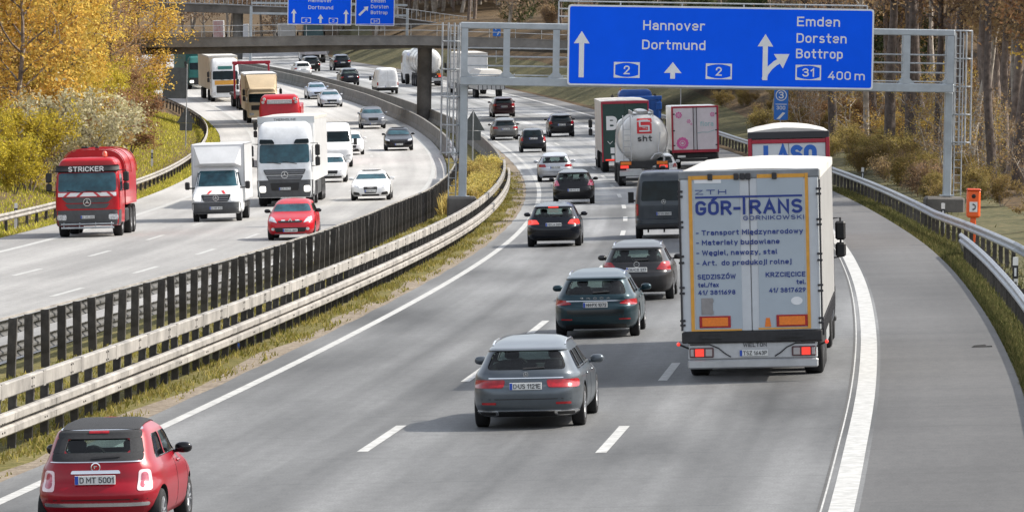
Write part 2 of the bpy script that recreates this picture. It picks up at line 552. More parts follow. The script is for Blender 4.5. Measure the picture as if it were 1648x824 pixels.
# ------------------------------------------------------------------ ground, roads, markings
def road_mat(name, col, bands=.16, patches=.16, cross=.0, grain=.17, rough=.72, tracks=None, pale=None):
    m = bpy.data.materials.new(name)
    m.use_nodes = True
    nt = m.node_tree
    b = nt.nodes['Principled BSDF']
    b.inputs['Roughness'].default_value = rough
    b.inputs['Specular IOR Level'].default_value = .35
    uv = nt.nodes.new('ShaderNodeUVMap')
    uv.uv_map = 'UVMap'
    val = None
    for sx, sy, amp, det, off in ((1.15, .012, bands, 3, 0), (.30, .05, patches, 4, 7.3), (.06, .55, cross, 3, 3.1), (6., 2.2, grain * .6, 4, 1.7), (30, 12, grain, 3, 5.5)):
        if amp == 0:
            continue
        mp = nt.nodes.new('ShaderNodeMapping')
        mp.inputs['Scale'].default_value = (sx, sy, 1)
        mp.inputs['Location'].default_value = (off, off * .7, 0)
        nt.links.new(uv.outputs[0], mp.inputs[0])
        n = nt.nodes.new('ShaderNodeTexNoise')
        n.inputs['Scale'].default_value = 1
        n.inputs['Detail'].default_value = det
        nt.links.new(mp.outputs[0], n.inputs['Vector'])
        mr = nt.nodes.new('ShaderNodeMapRange')
        mr.inputs[1].default_value, mr.inputs[2].default_value = .3, .7
        mr.inputs[3].default_value, mr.inputs[4].default_value = 1 - amp, 1 + amp
        nt.links.new(n.outputs['Fac'], mr.inputs[0])
        if val is None:
            val = mr.outputs[0]
        else:
            mu = nt.nodes.new('ShaderNodeMath')
            mu.operation = 'MULTIPLY'
            nt.links.new(val, mu.inputs[0])
            nt.links.new(mr.outputs[0], mu.inputs[1])
            val = mu.outputs[0]
    # wheel paths: a slightly polished pair per lane, the strip between them stained by drips; slab joints every five metres
    sp = nt.nodes.new('ShaderNodeSeparateXYZ')
    nt.links.new(uv.outputs[0], sp.inputs[0])

    def mth(op, a, b=None):
        q = nt.nodes.new('ShaderNodeMath')
        q.operation = op
        for i, z in enumerate((a, b)):
            if z is None:
                continue
            if isinstance(z, (int, float)):
                q.inputs[i].default_value = z
            else:
                nt.links.new(z, q.inputs[i])
        return q.outputs[0]
    if tracks:
        wv = mth('COSINE', mth('MULTIPLY', mth('ADD', sp.outputs[0], tracks[0]), 2 * math.pi / tracks[1]))
        val = mth('MULTIPLY', val, mth('SUBTRACT', 1.0, mth('MULTIPLY', wv, .07)))
    if pale:      # paler with distance: grazing-light brightness of the far road put into the colour
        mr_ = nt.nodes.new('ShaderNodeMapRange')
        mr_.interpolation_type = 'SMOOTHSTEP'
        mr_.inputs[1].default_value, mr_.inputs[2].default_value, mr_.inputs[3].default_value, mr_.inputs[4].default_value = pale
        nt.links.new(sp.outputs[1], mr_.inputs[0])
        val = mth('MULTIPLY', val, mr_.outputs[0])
    jt = mth('LESS_THAN', mth('MODULO', sp.outputs[1], 5.0), .07)
    val = mth('MULTIPLY', val, mth('SUBTRACT', 1.0, mth('MULTIPLY', jt, .22)))
    vm = nt.nodes.new('ShaderNodeVectorMath')
    vm.operation = 'SCALE'
    vm.inputs['Scale'].default_value = 1
    rgb = nt.nodes.new('ShaderNodeRGB')
    rgb.outputs[0].default_value = (*col, 1)
    nt.links.new(rgb.outputs[0], vm.inputs[0])
    nt.links.new(val, vm.inputs['Scale'])
    nt.links.new(vm.outputs[0], b.inputs['Base Color'])
    bt = nt.nodes.new('ShaderNodeTexNoise')
    bt.inputs['Scale'].default_value = 60
    nt.links.new(uv.outputs[0], bt.inputs['Vector'])
    bp = nt.nodes.new('ShaderNodeBump')
    bp.inputs['Strength'].default_value = .15
    bp.inputs['Distance'].default_value = .01
    nt.links.new(bt.outputs['Fac'], bp.inputs['Height'])
    nt.links.new(bp.outputs['Normal'], b.inputs['Normal'])
    return m


def soil_mat(name, cols, scale=.6, fine=9., bump=.6):
    m = bpy.data.materials.new(name)
    m.use_nodes = True
    nt = m.node_tree
    b = nt.nodes['Principled BSDF']
    b.inputs['Roughness'].default_value = .95
    b.inputs['Specular IOR Level'].default_value = .15
    tc = nt.nodes.new('ShaderNodeTexCoord')
    n1 = nt.nodes.new('ShaderNodeTexNoise')
    n1.inputs['Scale'].default_value = scale
    n1.inputs['Detail'].default_value = 8
    n1.inputs['Roughness'].default_value = .7
    n2 = nt.nodes.new('ShaderNodeTexNoise')
    n2.inputs['Scale'].default_value = fine
    n2.inputs['Detail'].default_value = 6
    for n in (n1, n2):
        nt.links.new(tc.outputs['Object'], n.inputs['Vector'])
    ad = nt.nodes.new('ShaderNodeMath')
    ad.operation = 'MULTIPLY_ADD'
    ad.inputs[1].default_value = .55
    nt.links.new(n2.outputs['Fac'], ad.inputs[0])
    hf = nt.nodes.new('ShaderNodeMath')
    hf.operation = 'MULTIPLY'
    hf.inputs[1].default_value = .45
    nt.links.new(n1.outputs['Fac'], hf.inputs[0])
    nt.links.new(hf.outputs[0], ad.inputs[2])
    r = nt.nodes.new('ShaderNodeValToRGB')
    r.color_ramp.elements[0].position = .36
    r.color_ramp.elements[1].position = .66
    r.color_ramp.elements[0].color = (*cols[0], 1)
    r.color_ramp.elements[1].color = (*cols[-1], 1)
    for i, c in enumerate(cols[1:-1]):
        e = r.color_ramp.elements.new(.36 + .30 * (i + 1) / (len(cols) - 1))
        e.color = (*c, 1)
    nt.links.new(ad.outputs[0], r.inputs['Fac'])
    nt.links.new(r.outputs['Color'], b.inputs['Base Color'])
    bp = nt.nodes.new('ShaderNodeBump')
    bp.inputs['Strength'].default_value = bump
    bp.inputs['Distance'].default_value = .08
    nt.links.new(n2.outputs['Fac'], bp.inputs['Height'])
    nt.links.new(bp.outputs['Normal'], b.inputs['Normal'])
    return m


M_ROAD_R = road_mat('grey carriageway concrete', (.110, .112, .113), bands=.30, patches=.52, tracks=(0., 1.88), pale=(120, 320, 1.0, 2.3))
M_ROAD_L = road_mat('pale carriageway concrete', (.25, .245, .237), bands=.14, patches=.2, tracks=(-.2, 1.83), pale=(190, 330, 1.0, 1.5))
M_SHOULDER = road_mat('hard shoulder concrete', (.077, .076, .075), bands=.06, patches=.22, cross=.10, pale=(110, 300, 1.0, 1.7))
M_LINE = mat('road paint', (.50, .50, .485), .65, noise=.4, nscale=5, col2=(.29, .29, .28))
M_SEAM = mat('joint seal', (.07, .068, .065), .8, noise=.3, nscale=4)
M_GRASS = soil_mat('verge grass', [(.07, .07, .022), (.135, .12, .04), (.22, .175, .085)], .8, 7)
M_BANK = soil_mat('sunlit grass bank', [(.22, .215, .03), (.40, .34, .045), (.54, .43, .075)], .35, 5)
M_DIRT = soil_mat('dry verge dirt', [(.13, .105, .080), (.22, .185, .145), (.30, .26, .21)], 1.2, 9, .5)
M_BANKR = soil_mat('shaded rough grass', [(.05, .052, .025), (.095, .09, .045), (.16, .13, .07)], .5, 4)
M_LITTER = soil_mat('leaf litter', [(.045, .034, .022), (.095, .066, .038), (.17, .115, .058)], .5, 4, .8)

YS = list(np.arange(30, 700, 4.0)) + list(np.arange(700, 1500, 20.0))


def strip(name, ta, tb, m, h=0., y0=30, y1=1500, step=None, kind='structure', parent=None, cuts=1):
    """a sheet between two offsets (numbers or functions of Y) laid along the road"""
    fa = ta if callable(ta) else (lambda Y, c=ta: c)
    fb = tb if callable(tb) else (lambda Y, c=tb: c)
    ys = [y for y in YS if y0 < y < y1]
    ys = [y0] + ys + [y1]
    vs, fs, uv = [], [], []
    for Y in ys:
        for k in range(cuts + 1):
            t = fa(Y) + (fb(Y) - fa(Y)) * k / cuts
            vs.append(PT(Y, t, h))
            uv.append((t, Y))
    w = cuts + 1
    for i in range(len(ys) - 1):
        for k in range(cuts):
            fs.append((i * w + k, i * w + k + 1, (i + 1) * w + k + 1, (i + 1) * w + k))
    mb = MB()
    mb.add(vs, fs)
    o = mb.build(name, m, parent, smooth=0, fix=False, uv=uv)
    if kind:
        o['kind'] = kind
    return o


def bank_h(Y, t):
    """height of the ground relative to the carriageway's plane"""
    h = -.06
    sh, oo = T_SH(Y), T_OO(Y) - 2.9
    if t > sh + .2:
        d = t - sh - .2
        far = min(1, max(0, (Y - 385) / 60))
        near = 1 - far
        h += near * (-.10 * min(d, 1.2) + .10 * max(0, d - 1.5)) + far * (.42 * min(max(0, d - .8), 11) + .08 * max(0, d - 12))
        if d > 55:
            h += .30 * min(d - 55, 60)
    if t < oo:
        d = oo - t
        h += .02 * min(d, 1) + .27 * min(max(0, d - 1.0), 14) + .08 * max(0, d - 15)
        if d > 60:
            h += .30 * min(d - 60, 60)
    if Y > 690 and (t > 17 or t < -24):
        h += .035 * min(Y - 690, 500)
    elif Y > 900:
        h += .03 * min(Y - 900, 700)
    return h


_ts = [-420, -200, -130, -95, -75, -60, -50, -43, -37, -33, -30, -28, -26, -24.5, -23, -21.5, -20, -18, -10, -4.5, -3, -1.5, 0, 6, 12, 13.2, 14, 14.6, 15.4, 16.2, 17.5, 19, 21, 24, 28, 33, 40, 50, 62, 80, 110, 150, 220, 420]
_gy = list(np.arange(-30, 720, 6.0)) + list(np.arange(720, 1300, 25.0)) + [1400, 1600, 2000, 2600, 2990]
_rnd = random.Random(4)
vs, fs = [], []
for Y in _gy:
    for t in _ts:
        j = _rnd.uniform(-.12, .12) if (t > 17 or t < -23) else 0
        vs.append(PT(Y, t, bank_h(Y, t) + j))
w = len(_ts)
mi = []
for i in range(len(_gy) - 1):
    for k in range(w - 1):
        fs.append((i * w + k, i * w + k + 1, (i + 1) * w + k + 1, (i + 1) * w + k))
        t = (_ts[k] + _ts[k + 1]) / 2
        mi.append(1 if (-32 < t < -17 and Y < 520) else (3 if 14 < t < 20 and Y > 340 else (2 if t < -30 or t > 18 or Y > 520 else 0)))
g = MB()
g.add(vs, fs)
g.m = mi
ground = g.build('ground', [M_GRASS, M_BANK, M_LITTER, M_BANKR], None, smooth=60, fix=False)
ground['kind'] = 'structure'

T_RE = interp([(30, 12.0), (73, 11.72), (85, 11.63), (99, 11.57), (118, 11.47), (132, 11.39), (162, 11.24), (183, 11.17), (300, 11.1), (1200, 11.2)])
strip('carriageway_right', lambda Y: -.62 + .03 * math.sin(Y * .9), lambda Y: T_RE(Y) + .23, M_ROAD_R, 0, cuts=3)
strip('hard_shoulder_right', lambda Y: T_RE(Y) + .23, T_SH, M_SHOULDER, 0, cuts=2)
strip('carriageway_left', lambda Y: T_OO(Y) - .25, lambda Y: T_OI(Y) + .75, M_ROAD_L, 0, cuts=3)
strip('hard_shoulder_left', lambda Y: T_OO(Y) - 2.3, lambda Y: T_OO(Y) - .25, M_ROAD_L, 0, cuts=1)
strip('median_dirt', lambda Y: -1.12 + .14 * math.sin(Y * .31) + .08 * math.sin(Y * .83), -.5, M_DIRT, -.012)
strip('median_ground', lambda Y: T_OI(Y) + .6, -.95, M_GRASS, -.022, cuts=2)

# painted lines
mb = MB()
lines = [('edge_line', -.10, .10, 30, 1000), ('edge_line', lambda Y: T_RE(Y) - .165, lambda Y: T_RE(Y) + .165, 30, 1000), ('edge_line', lambda Y: T_RE(Y) - .275, lambda Y: T_RE(Y) - .25, 30, 200)]
for nm, a, b, y0, y1 in lines:
    strip(nm, a, b, M_LINE, .004, y0, y1)
strip('edge_line', lambda Y: T_RE(Y) - .32, lambda Y: T_RE(Y) - .285, M_SEAM, .003, 30, 260)
strip('edge_line', lambda Y: T_OI(Y) - .11, lambda Y: T_OI(Y) + .11, M_LINE, .004, 60, 1000)
strip('edge_line', lambda Y: T_OO(Y) - .14, lambda Y: T_OO(Y) + .14, M_LINE, .004, 100, 1000)


def dashes(name, tf, c0, period, y0, y1):
    f = tf if callable(tf) else (lambda Y, c=tf: c)
    vs, fs = [], []
    n0 = int((y0 - c0) // period)
    Y = c0 + n0 * period
    while Y < y1:
        if Y > y0:
            for q in range(3):
                a, b = Y - 3.05 + 2.033 * q, Y - 3.05 + 2.033 * (q + 1)
                o = len(vs)
                vs += [PT(a, f(a) - .085, .004), PT(a, f(a) + .085, .004), PT(b, f(b) + .085, .004), PT(b, f(b) - .085, .004)]
                fs.append((o, o + 1, o + 2, o + 3))
        Y += period
    m_ = MB()
    m_.add(vs, fs)
    o = m_.build(name, M_LINE, None, smooth=0, fix=False)
    o['kind'] = 'structure'


T_D1 = interp([(60, 4.1), (130, 4.03), (200, 3.85), (300, 3.55), (400, 3.6), (1200, 3.75)])
T_D2 = interp([(60, 7.85), (110, 7.77), (200, 7.6), (300, 7.4), (1200, 7.5)])
dashes('lane_line', T_D1, 89.6, 18.7, 40, 640)
dashes('lane_line', T_D2, 88.4, 18.9, 40, 640)
dashes('lane_line', lambda Y: T_OI(Y) - 3.65, 191.0, 18.0, 110, 640)
dashes('lane_line', lambda Y: T_OI(Y) - 7.35, 191.7, 18.4, 110, 640)


# ------------------------------------------------------------------ barriers
def sweep(mb, prof, tf, y0, y1, h=0., step=2.0, m=0, side=1, ends=True, hf=None):
    """closed profile (offset, height) swept along the road at lateral tf(Y)"""
    f = tf if callable(tf) else (lambda Y, c=tf: c)
    ys = list(np.arange(y0, y1, step)) + [y1]
    n = len(prof)
    vs, fs = [], []
    for Y in ys:
        hh = h + (hf(Y) if hf else 0)
        for a, b in prof:
            vs.append(PT(Y, f(Y) + a * side, hh + b))
    for i in range(len(ys) - 1):
        for k in range(n):
            k2 = (k + 1) % n
            fs.append((i * n + k, i * n + k2, (i + 1) * n + k2, (i + 1) * n + k))
    if ends:
        fs.append(tuple(range(n)))
        fs.append(tuple((len(ys) - 1) * n + k for k in range(n))[::-1])
    mb.add(vs, fs, m)
    return mb


# W-shaped steel beam, traffic face towards +offset
_wf = [(0, 0), (.012, .0), (.075, .05), (.075, .095), (.02, .135), (.02, .175), (.075, .215), (.075, .26), (.012, .31), (0, .31)]
W_BEAM = _wf + [(a - .010 if a > .012 else a - .012, b) for a, b in [(.012, .297), (.062, .255), (.062, .220), (.008, .178), (.008, .132), (.062, .09), (.062, .055), (.012, .013)]]
BOX_BEAM = [(0, 0), (.14, 0), (.16, .03), (.16, .21), (.14, .24), (0, .24), (-.02, .21), (-.02, .03)]


def posts(parent, tf, y0, y1, step, h0, h1, w=.14, d=.10, m=POSTM, maxn=100, shape='c'):
    f = tf if callable(tf) else (lambda Y, c=tf: c)
    ys = list(np.arange(y0, y1, step))
    near, rest = ys[:maxn], ys[maxn:]
    rm = MB()
    rr_ = random.Random(int(y0 * 7))

    def one(mb, M):
        if shape == 'c':
            t_ = .012
            mb.box(-w / 2, w / 2, -t_ / 2, t_ / 2, h0, h1, M=M)
            mb.box(-w / 2, -w / 2 + t_, t_ / 2 + .0005, d, h0, h1 - .002, M=M)
            mb.box(w / 2 - t_, w / 2, t_ / 2 + .0005, d, h0, h1 - .002, M=M)
        else:
            mb.box(-w / 2, w / 2, -d / 2, d / 2, h0, h1, .015, M=M)
    pm = MB()
    one(pm, None)
    o0 = pm.build('post', m, None, smooth=0)
    me = o0.data
    bpy.data.objects.remove(o0)
    for Y in near:
        M = frame(Y, f(Y), 0, flat=True) @ Matrix.Rotation(R(rr_.uniform(-2.2, 2.2)), 4, 'Y') @ Matrix.Translation((0, 0, rr_.uniform(-.015, .01)))
        link('post', me, parent, M)
    if rest:
        for Y in rest:
            one(rm, frame(Y, f(Y), 0, flat=True))
        o = rm.build('post', m, parent, smooth=0)
        o['kind'] = 'stuff'


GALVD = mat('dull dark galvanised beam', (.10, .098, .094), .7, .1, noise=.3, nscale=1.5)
# the near double rail on the right edge of the median
gr = thing('guardrail', 'pale double beamed steel guardrail along the median edge of the right carriageway', 'guardrail')
b = MB()
sweep(b, [(0, 0), (.10, 0), (.12, .02), (.12, .225), (.10, .245), (0, .245), (-.02, .225), (-.02, .02)], T_NEAR + .02, 60, 292, .86, 2.0)
b.build('upper_beam', GALV2, gr, smooth=30)
b = MB()
sweep(b, [(0, 0), (.08, .0), (.12, .03), (.12, .13), (.08, .16), (-.02, .165), (-.02, .195), (.08, .20), (.12, .225), (.12, .325), (.08, .355), (0, .355)], T_NEAR + .24, 60, 292, .34, 2.0)
b.build('lower_beam', GALV2, gr, smooth=30)
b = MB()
sweep(b, W_BEAM, T_NEAR - .17, 60, 292, .16, 2.0, side=-1)  # added dark beam, stands in for the shade beneath the lower beam
b.build('shade_beam', GALVD, gr, smooth=30)
b = MB()
for Y in np.arange(62, 290, 4.0):
    for hh, tt in ((.84, T_NEAR + .143), (.35, T_NEAR + .363)):
        for dy in (-.10, .10):
            for dz in (.075, .21):
                M = frame(Y + dy, tt, hh + dz, flat=True)
                b.box(-.004, .010, -.014, .014, -.014, .014, M=M)
    M = frame(Y, T_NEAR + .142, .84, flat=True)
    b.box(-.004, .002, -.006, .006, .035, .25, M=M)
b.build('bolt', POSTM, gr, smooth=0)['kind'] = 'stuff'
b = MB()
for Y in np.arange(62, 290, 1.6):
    M = frame(Y, T_NEAR + .10, .42, flat=True)
    b.box(-.08, .16, -.06, .06, .0, .22, M=M)
b.build('spacer', POSTM, gr, smooth=0)['kind'] = 'stuff'
b = MB()
for Y in np.arange(63.2, 288, 4.0):
    sweep(b, [(.126, .03), (.126, .13), (.11, .13), (.11, .03)], T_NEAR + .24, Y - .16, Y + .16, .34, .32)
    sweep(b, [(.126, .225), (.126, .325), (.11, .325), (.11, .225)], T_NEAR + .24, Y - .16, Y + .16, .34, .32)
    sweep(b, [(-.024, -.004), (.124, -.004), (.124, .249), (-.024, .249)], T_NEAR + .02, Y - .12, Y + .12, .86, .24)
b.build('splice', GALV2, gr, smooth=0)['kind'] = 'stuff'
posts(gr, T_NEAR - .06, 78, 290, 1.6, -.1, 1.0, .13, .10)

# the dark post row with its rails on the other side of the median
gr = thing('guardrail', 'long row of tall dark brown posts carrying rails on the far median edge', 'guardrail')
posts(gr, T_WALL, 96, 296, 2.0, -.1, 1.15, .17, .12)
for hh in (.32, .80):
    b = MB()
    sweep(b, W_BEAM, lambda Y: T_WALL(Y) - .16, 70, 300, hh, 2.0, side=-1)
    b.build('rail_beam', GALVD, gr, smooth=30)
b = MB()
sweep(b, [(0, 0), (.05, 0), (.05, .035), (0, .035)], lambda Y: T_WALL(Y) - .15, 70, 300, 1.145, 2.0)
b.build('top_rail', GALV2, gr, smooth=0)

# concrete barrier walls farther on
WALLP = [(-.30, 0), (-.27, .14), (-.13, .34), (-.09, .92), (-.07, .95), (.07, .95), (.09, .92), (.13, .34), (.27, .14), (.30, 0)]
b = MB()
sweep(b, WALLP, T_NEAR, 293, 900, 0, 3.0)
o = b.build('concrete_barrier', CONC, None, smooth=25)
tag(o, 'concrete barrier wall behind the bridge pillar, continuing the pale double beamed guardrail', 'barrier')
b = MB()
sweep(b, WALLP, lambda Y: T_WALL(Y) - .05, 345, 900, 0, 3.0)
o = b.build('concrete_barrier', CONC, None, smooth=25)
tag(o, 'concrete barrier wall in front of the bridge pillar on the oncoming traffic side', 'barrier')
# steel transition rail between fence and the wall on the oncoming side
gr = thing('guardrail', 'short steel rail linking the dark post row to the oncoming side concrete wall', 'guardrail')
for hh, tt in ((.70, .05), (.30, .05)):
    b = MB()
    sweep(b, W_BEAM, lambda Y: T_WALL(Y) - .1, 300.5, 352, hh, 2.0, side=-1)
    b.build('rail_beam', GALV, gr, smooth=30)
posts(gr, lambda Y: T_WALL(Y) + .03, 301, 346, 2.0, -.1, .98, .14, .10)

# outer rail of the oncoming carriageway
gr = thing('guardrail', 'galvanised guardrail at the foot of the sunlit grass bank on the left', 'guardrail')
T_LR = lambda Y: T_OO(Y) - 3.25 - .0009 * max(0, Y - 430) ** 1.7
b = MB()
sweep(b, W_BEAM, T_LR, 120, 640, .42, 2.0, side=1)
b.build('rail_beam', GALV2, gr, smooth=30)
posts(gr, lambda Y: T_LR(Y) - .10, 196, 560, 3.6, -.1, .66, .12, .10)

# right rails
T_RR = lambda Y: T_SH(Y) + .55 + .15 * max(0, (120 - Y) / 60)
RAIL_R = lambda Y: T_SH(Y) + .62
gr = thing('guardrail', 'nearest right hand guardrail, starting below the orange emergency phone', 'guardrail')
b = MB()
sweep(b, W_BEAM, RAIL_R, 60, 168, .40, 2.0, side=-1)
M1 = [PT(168 + k * 1.0, RAIL_R(168) + .02 * k, .40 - .0) for k in range(2)]
b.build('rail_beam', GALV, gr, smooth=30)
b = MB()
sweep(b, W_BEAM, lambda Y: RAIL_R(Y) + .10 * (Y - 168) * .6, 168, 172.5, .40, .5, side=-1, hf=lambda Y: -.42 * ((Y - 168) / 4.5))
b.build('end_beam', GALV, gr, smooth=30)
posts(gr, lambda Y: RAIL_R(Y) + .07, 90, 168, 2.0, -.4, .66, .12, .10)
gr = thing('guardrail', 'far right hand guardrail ending in a bend behind the orange emergency phone', 'guardrail')
RAIL_F = lambda Y: T_SH(Y) + .95 + .9 * max(0, (195 - Y) / 40)
b = MB()
sweep(b, W_BEAM, RAIL_F, 158, 430, .42, 2.0, side=-1)
b.build('rail_beam', GALV, gr, smooth=30)
b = MB()
sweep(b, W_BEAM, lambda Y: RAIL_F(158) + .24 * (158 - Y), 153.5, 157.95, .42, .5, side=-1, hf=lambda Y: -.55 * ((157.95 - Y) / 4.5))
b.build('end_beam', GALV, gr, smooth=30)
posts(gr, lambda Y: RAIL_F(Y) + .07, 160, 428, 2.7, -.4, .68, .12, .10)


# ------------------------------------------------------------------ sign gantry
SIGNBLUE = mat('motorway sign blue', (.0005, .10, .86), .6, spec=.12, noise=.06, nscale=.6)
SIGNWHITE = mat('sign white', (.68, .70, .72), .4, noise=.06, nscale=3)
GANTRY = mat('pale blue grey steel', (.37, .41, .44), .45, .25, noise=.16, nscale=1.5)
SIGNBACK = mat('sign back grey', (.085, .095, .095), .6, noise=.25, nscale=2)


def arrow(mb, x, z0, z1, w, hw, hl, y, m=0):
    mb.prism([(x - w / 2, z0), (x + w / 2, z0), (x + w / 2, z1 - hl), (x + hw / 2, z1 - hl * 1.02), (x, z1), (x - hw / 2, z1 - hl * 1.02), (x - w / 2, z1 - hl)], y - .004, y + .004, m)


def shield(mb, x0, x1, z0, z1, txt, y):
    """white rounded motorway number frame"""
    k = .055
    zc_, xc = (z0 + z1) / 2, (x0 + x1) / 2
    out = [(x0, z0), (x1, z0), (x1, z1), (x0, z1)]
    i0, i1 = x0 + k, x1 - k
    inn = []
    for a in np.linspace(0, 1, 7):
        inn.append((i0 + (i1 - i0) * a, z0 + k * (.5 + 1.6 * (2 * a - 1) ** 2)))
    for a in np.linspace(1, 0, 7):
        inn.append((i0 + (i1 - i0) * a, z1 - k * (.5 + 1.6 * (2 * a - 1) ** 2)))
    n = len(inn)
    vs = [(a, y - .004, b) for a, b in out] + [(a, y - .004, b) for a, b in inn]
    fs = [(0, 1) + tuple(4 + i for i in range(6, -1, -1)), (1, 2, 4 + 7, 4 + 6), (2, 3) + tuple(4 + i for i in range(13, 6, -1)), (3, 0, 4, 4 + 13)]
    mb.add(vs, fs)
    w_ = .24 * len(txt) * (z1 - z0) * .8
    text(mb, txt, xc - w_, xc + w_, zc_ - (z1 - z0) * .28, (z1 - z0) * .56, y - .006, -1, bold=.015)


GY = 223.0
gx0, gx1 = -2.0, 17.15
gt = thing('sign_gantry', 'pale grey steel portal gantry spanning the right carriageway and carrying the big blue sign', 'gantry', Matrix.Translation((0, GY, 0)))
zL, zR = PT(GY, -3.0).z, PT(GY, 15.8).z
CH0, CH1 = 4.82, 6.95       # chord heights
b = MB()
b.box(gx0 - .16, gx0 + .16, -.16, .16, zL + .85, CH0 - .22, .03)
b.box(gx0 - .28, gx0 + .28, -.28, .28, zL + .97, zL + 1.01)
b.build('leg', GANTRY, gt)
b = MB()
b.box(gx1 - .16, gx1 + .16, -.16, .16, zR + .25, CH0 - .22, .03)
b.box(gx1 - .28, gx1 + .28, -.28, .28, zR + .58, zR + .62)
b.build('leg', GANTRY, gt)
for yy0 in (-.5, .5):
    b = MB()
    b.box(gx0 - .16, gx1 + .16, yy0 - .14, yy0 + .14, CH0 - .22, CH0 + .12, .03)
    b.build('lower_chord', GANTRY, gt)
    b = MB()
    b.box(gx0 - .16, gx1 + .16, yy0 - .13, yy0 + .13, CH1 - .12, CH1 + .13, .03)
    b.build('upper_chord', GANTRY, gt)
    xs = [gx0, gx0 + 1.66, gx0 + 3.62] + list(np.linspace(gx0 + 3.62, gx1 - 1.72, 7))[1:] + [gx1]
    for x in xs:
        b = MB()
        b.box(x - .13, x + .13, yy0 - .13, yy0 + .13, CH0 + .12, CH1 - .12)
        for s in (-1, 1):
            if (x > gx0 or s > 0) and (x < gx1 or s < 0):
                b.prism([(x + s * .13, CH0 + .12), (x + s * .33, CH0 + .12), (x + s * .13, CH0 + .32)][::s], yy0 - .1, yy0 + .1)
        b.build('upright', GANTRY, gt)
b = MB()
b.box(gx0 + .2, gx1 - .2, -.36, .36, CH0 + .18, CH0 + .22)
for z in (CH0 + .55, CH0 + .92, CH0 + 1.25):
    b.tube([(gx0 + .1, .37, z), (gx1 - .1, .37, z)], .032, 6)
b.build('walkway_railing', GALV, gt)
b = MB()
for z in (CH1 + .42, CH1 + .72, CH1 + 1.02):
    b.tube([(gx0 + 3.7, .45, z), (gx0 + 15.9, .45, z)], .028, 6)
for x in np.linspace(gx0 + 3.7, gx0 + 15.9, 6):
    b.tube([(x, .45, CH1 + .1), (x, .45, CH1 + 1.02)], .03, 6)
b.build('maintenance_railing', GALV, gt)
for sx, x, zb in ((-1, gx0, zL), (1, gx1, zR)):
    b = MB()
    hoops = []
    xa = x + sx * .52
    for dx in (-.32, -.12, .12, .36):
        b.tube([(xa + dx * 1.0 * sx, -.05 if abs(dx) > .2 else -.35, zb + 2.6), (xa + dx * sx, -.05 if abs(dx) > .2 else -.35, CH1 + .1)], .036, 6)
    for z in np.arange(zb + 2.7, CH1 + .15, 1.1):
        b.tube([(xa + .36 * sx, 0, z), (xa + .2 * sx, -.35, z), (xa - .2 * sx, -.35, z), (xa - .34 * sx, 0, z)], .034, 6)
    b.build('ladder_cage', GALV, gt)
    b = MB()
    for dx in (.30, .62):
        b.tube([(x + sx * dx * .9, .12, zb + .6), (x + sx * dx * .9, .12, CH1)], .026, 6)
    for z in np.arange(zb + .8, CH1, .30):
        b.tube([(x + sx * .28, .12, z), (x + sx * .56, .12, z)], .014, 5)
    b.build('ladder', GALV, gt)
for x, zb, w_ in ((gx0 - .02, zL + .45, 1.15), (gx1 - .1, zR, 1.55)):
    b = MB()
    b.box(x - w_ / 2, x + w_ / 2, GY - .75, GY + .75, zb - .9, zb + .54, .08)
    o = b.build('foundation_block', CONCD, None, smooth=30)
    tag(o, 'dark concrete foundation block under the ' + ('left gantry leg on the median' if x < 5 else 'right gantry leg behind the guardrail'), 'foundation')

# the big sign: its own face coordinates, u to the right, v up from the middle
sx_, sy_, sz_ = 8.08, GY - .78, (4.70 + 7.92) / 2 - .06
sg = thing('motorway_sign', 'huge blue direction sign with 400 m at its lower right on the near gantry', 'sign', Matrix.Translation((sx_, sy_, sz_)))


def rrect(x0, x1, z0, z1, r, n=5):
    p = []
    for cx, cz, a0 in ((x1 - r, z0 + r, -90), (x1 - r, z1 - r, 0), (x0 + r, z1 - r, 90), (x0 + r, z0 + r, 180)):
        for k in range(n + 1):
            a = R(a0 + 90 * k / n)
            p.append((cx + r * math.cos(a), cz + r * math.sin(a)))
    return p


SW, SH_ = 6.02, 1.585
b = MB()
b.prism(rrect(-SW, SW, -SH_, SH_, .12), -.05, .02)
b.build('sign_border', SIGNWHITE, sg, smooth=0)
b = MB()
b.prism(rrect(-SW + .07, SW - .07, -SH_ + .07, SH_ - .07, .08), -.056, -.048)
b.build('sign_panel', SIGNBLUE, sg, smooth=0)
b = MB()
for z in (-.9, 0, .9):
    b.box(-SW + .1, SW - .1, .021, .10, z - .05, z + .05)
for x in (-4.5, -1.5, 1.5, 4.5):
    b.box(x - .06, x + .06, .101, .27, -SH_ + .1, SH_ - .1)
b.build('bracket', GALV, sg, smooth=0)
yt = -.062
words(sg, 'sign_lettering', SIGNWHITE, [
    (('Hannover', -3.06, -.63, .63, .375, yt), dict(bold=.016)),
    (('Dortmund', -3.09, -.60, -.13, .375, yt), dict(bold=.016)),
    (('Emden', 2.99, 4.68, .87, .375, yt), dict(bold=.016)),
    (('Dorsten', 2.98, 4.95, .22, .375, yt), dict(bold=.016)),
    (('Bottrop', 2.97, 4.81, -.39, .375, yt), dict(bold=.016)),
    (('400', 4.25, 5.14, -1.21, .33, yt), dict(bold=.016)),
    (('m', 5.29, 5.69, -1.21, .33, yt), dict(bold=.016)),
])
for a_ in ((-5.47, -1.27, .55, .20, .62, .48), (-1.87, -1.27, -.62, .19, .70, .42)):
    L_ = MB()
    arrow(L_, *a_, yt)
    L_.build('direction_arrow', SIGNWHITE, sg, smooth=0)
L_ = MB()
arrow(L_, 1.76, -1.27, .54, .20, .62, .48, yt)
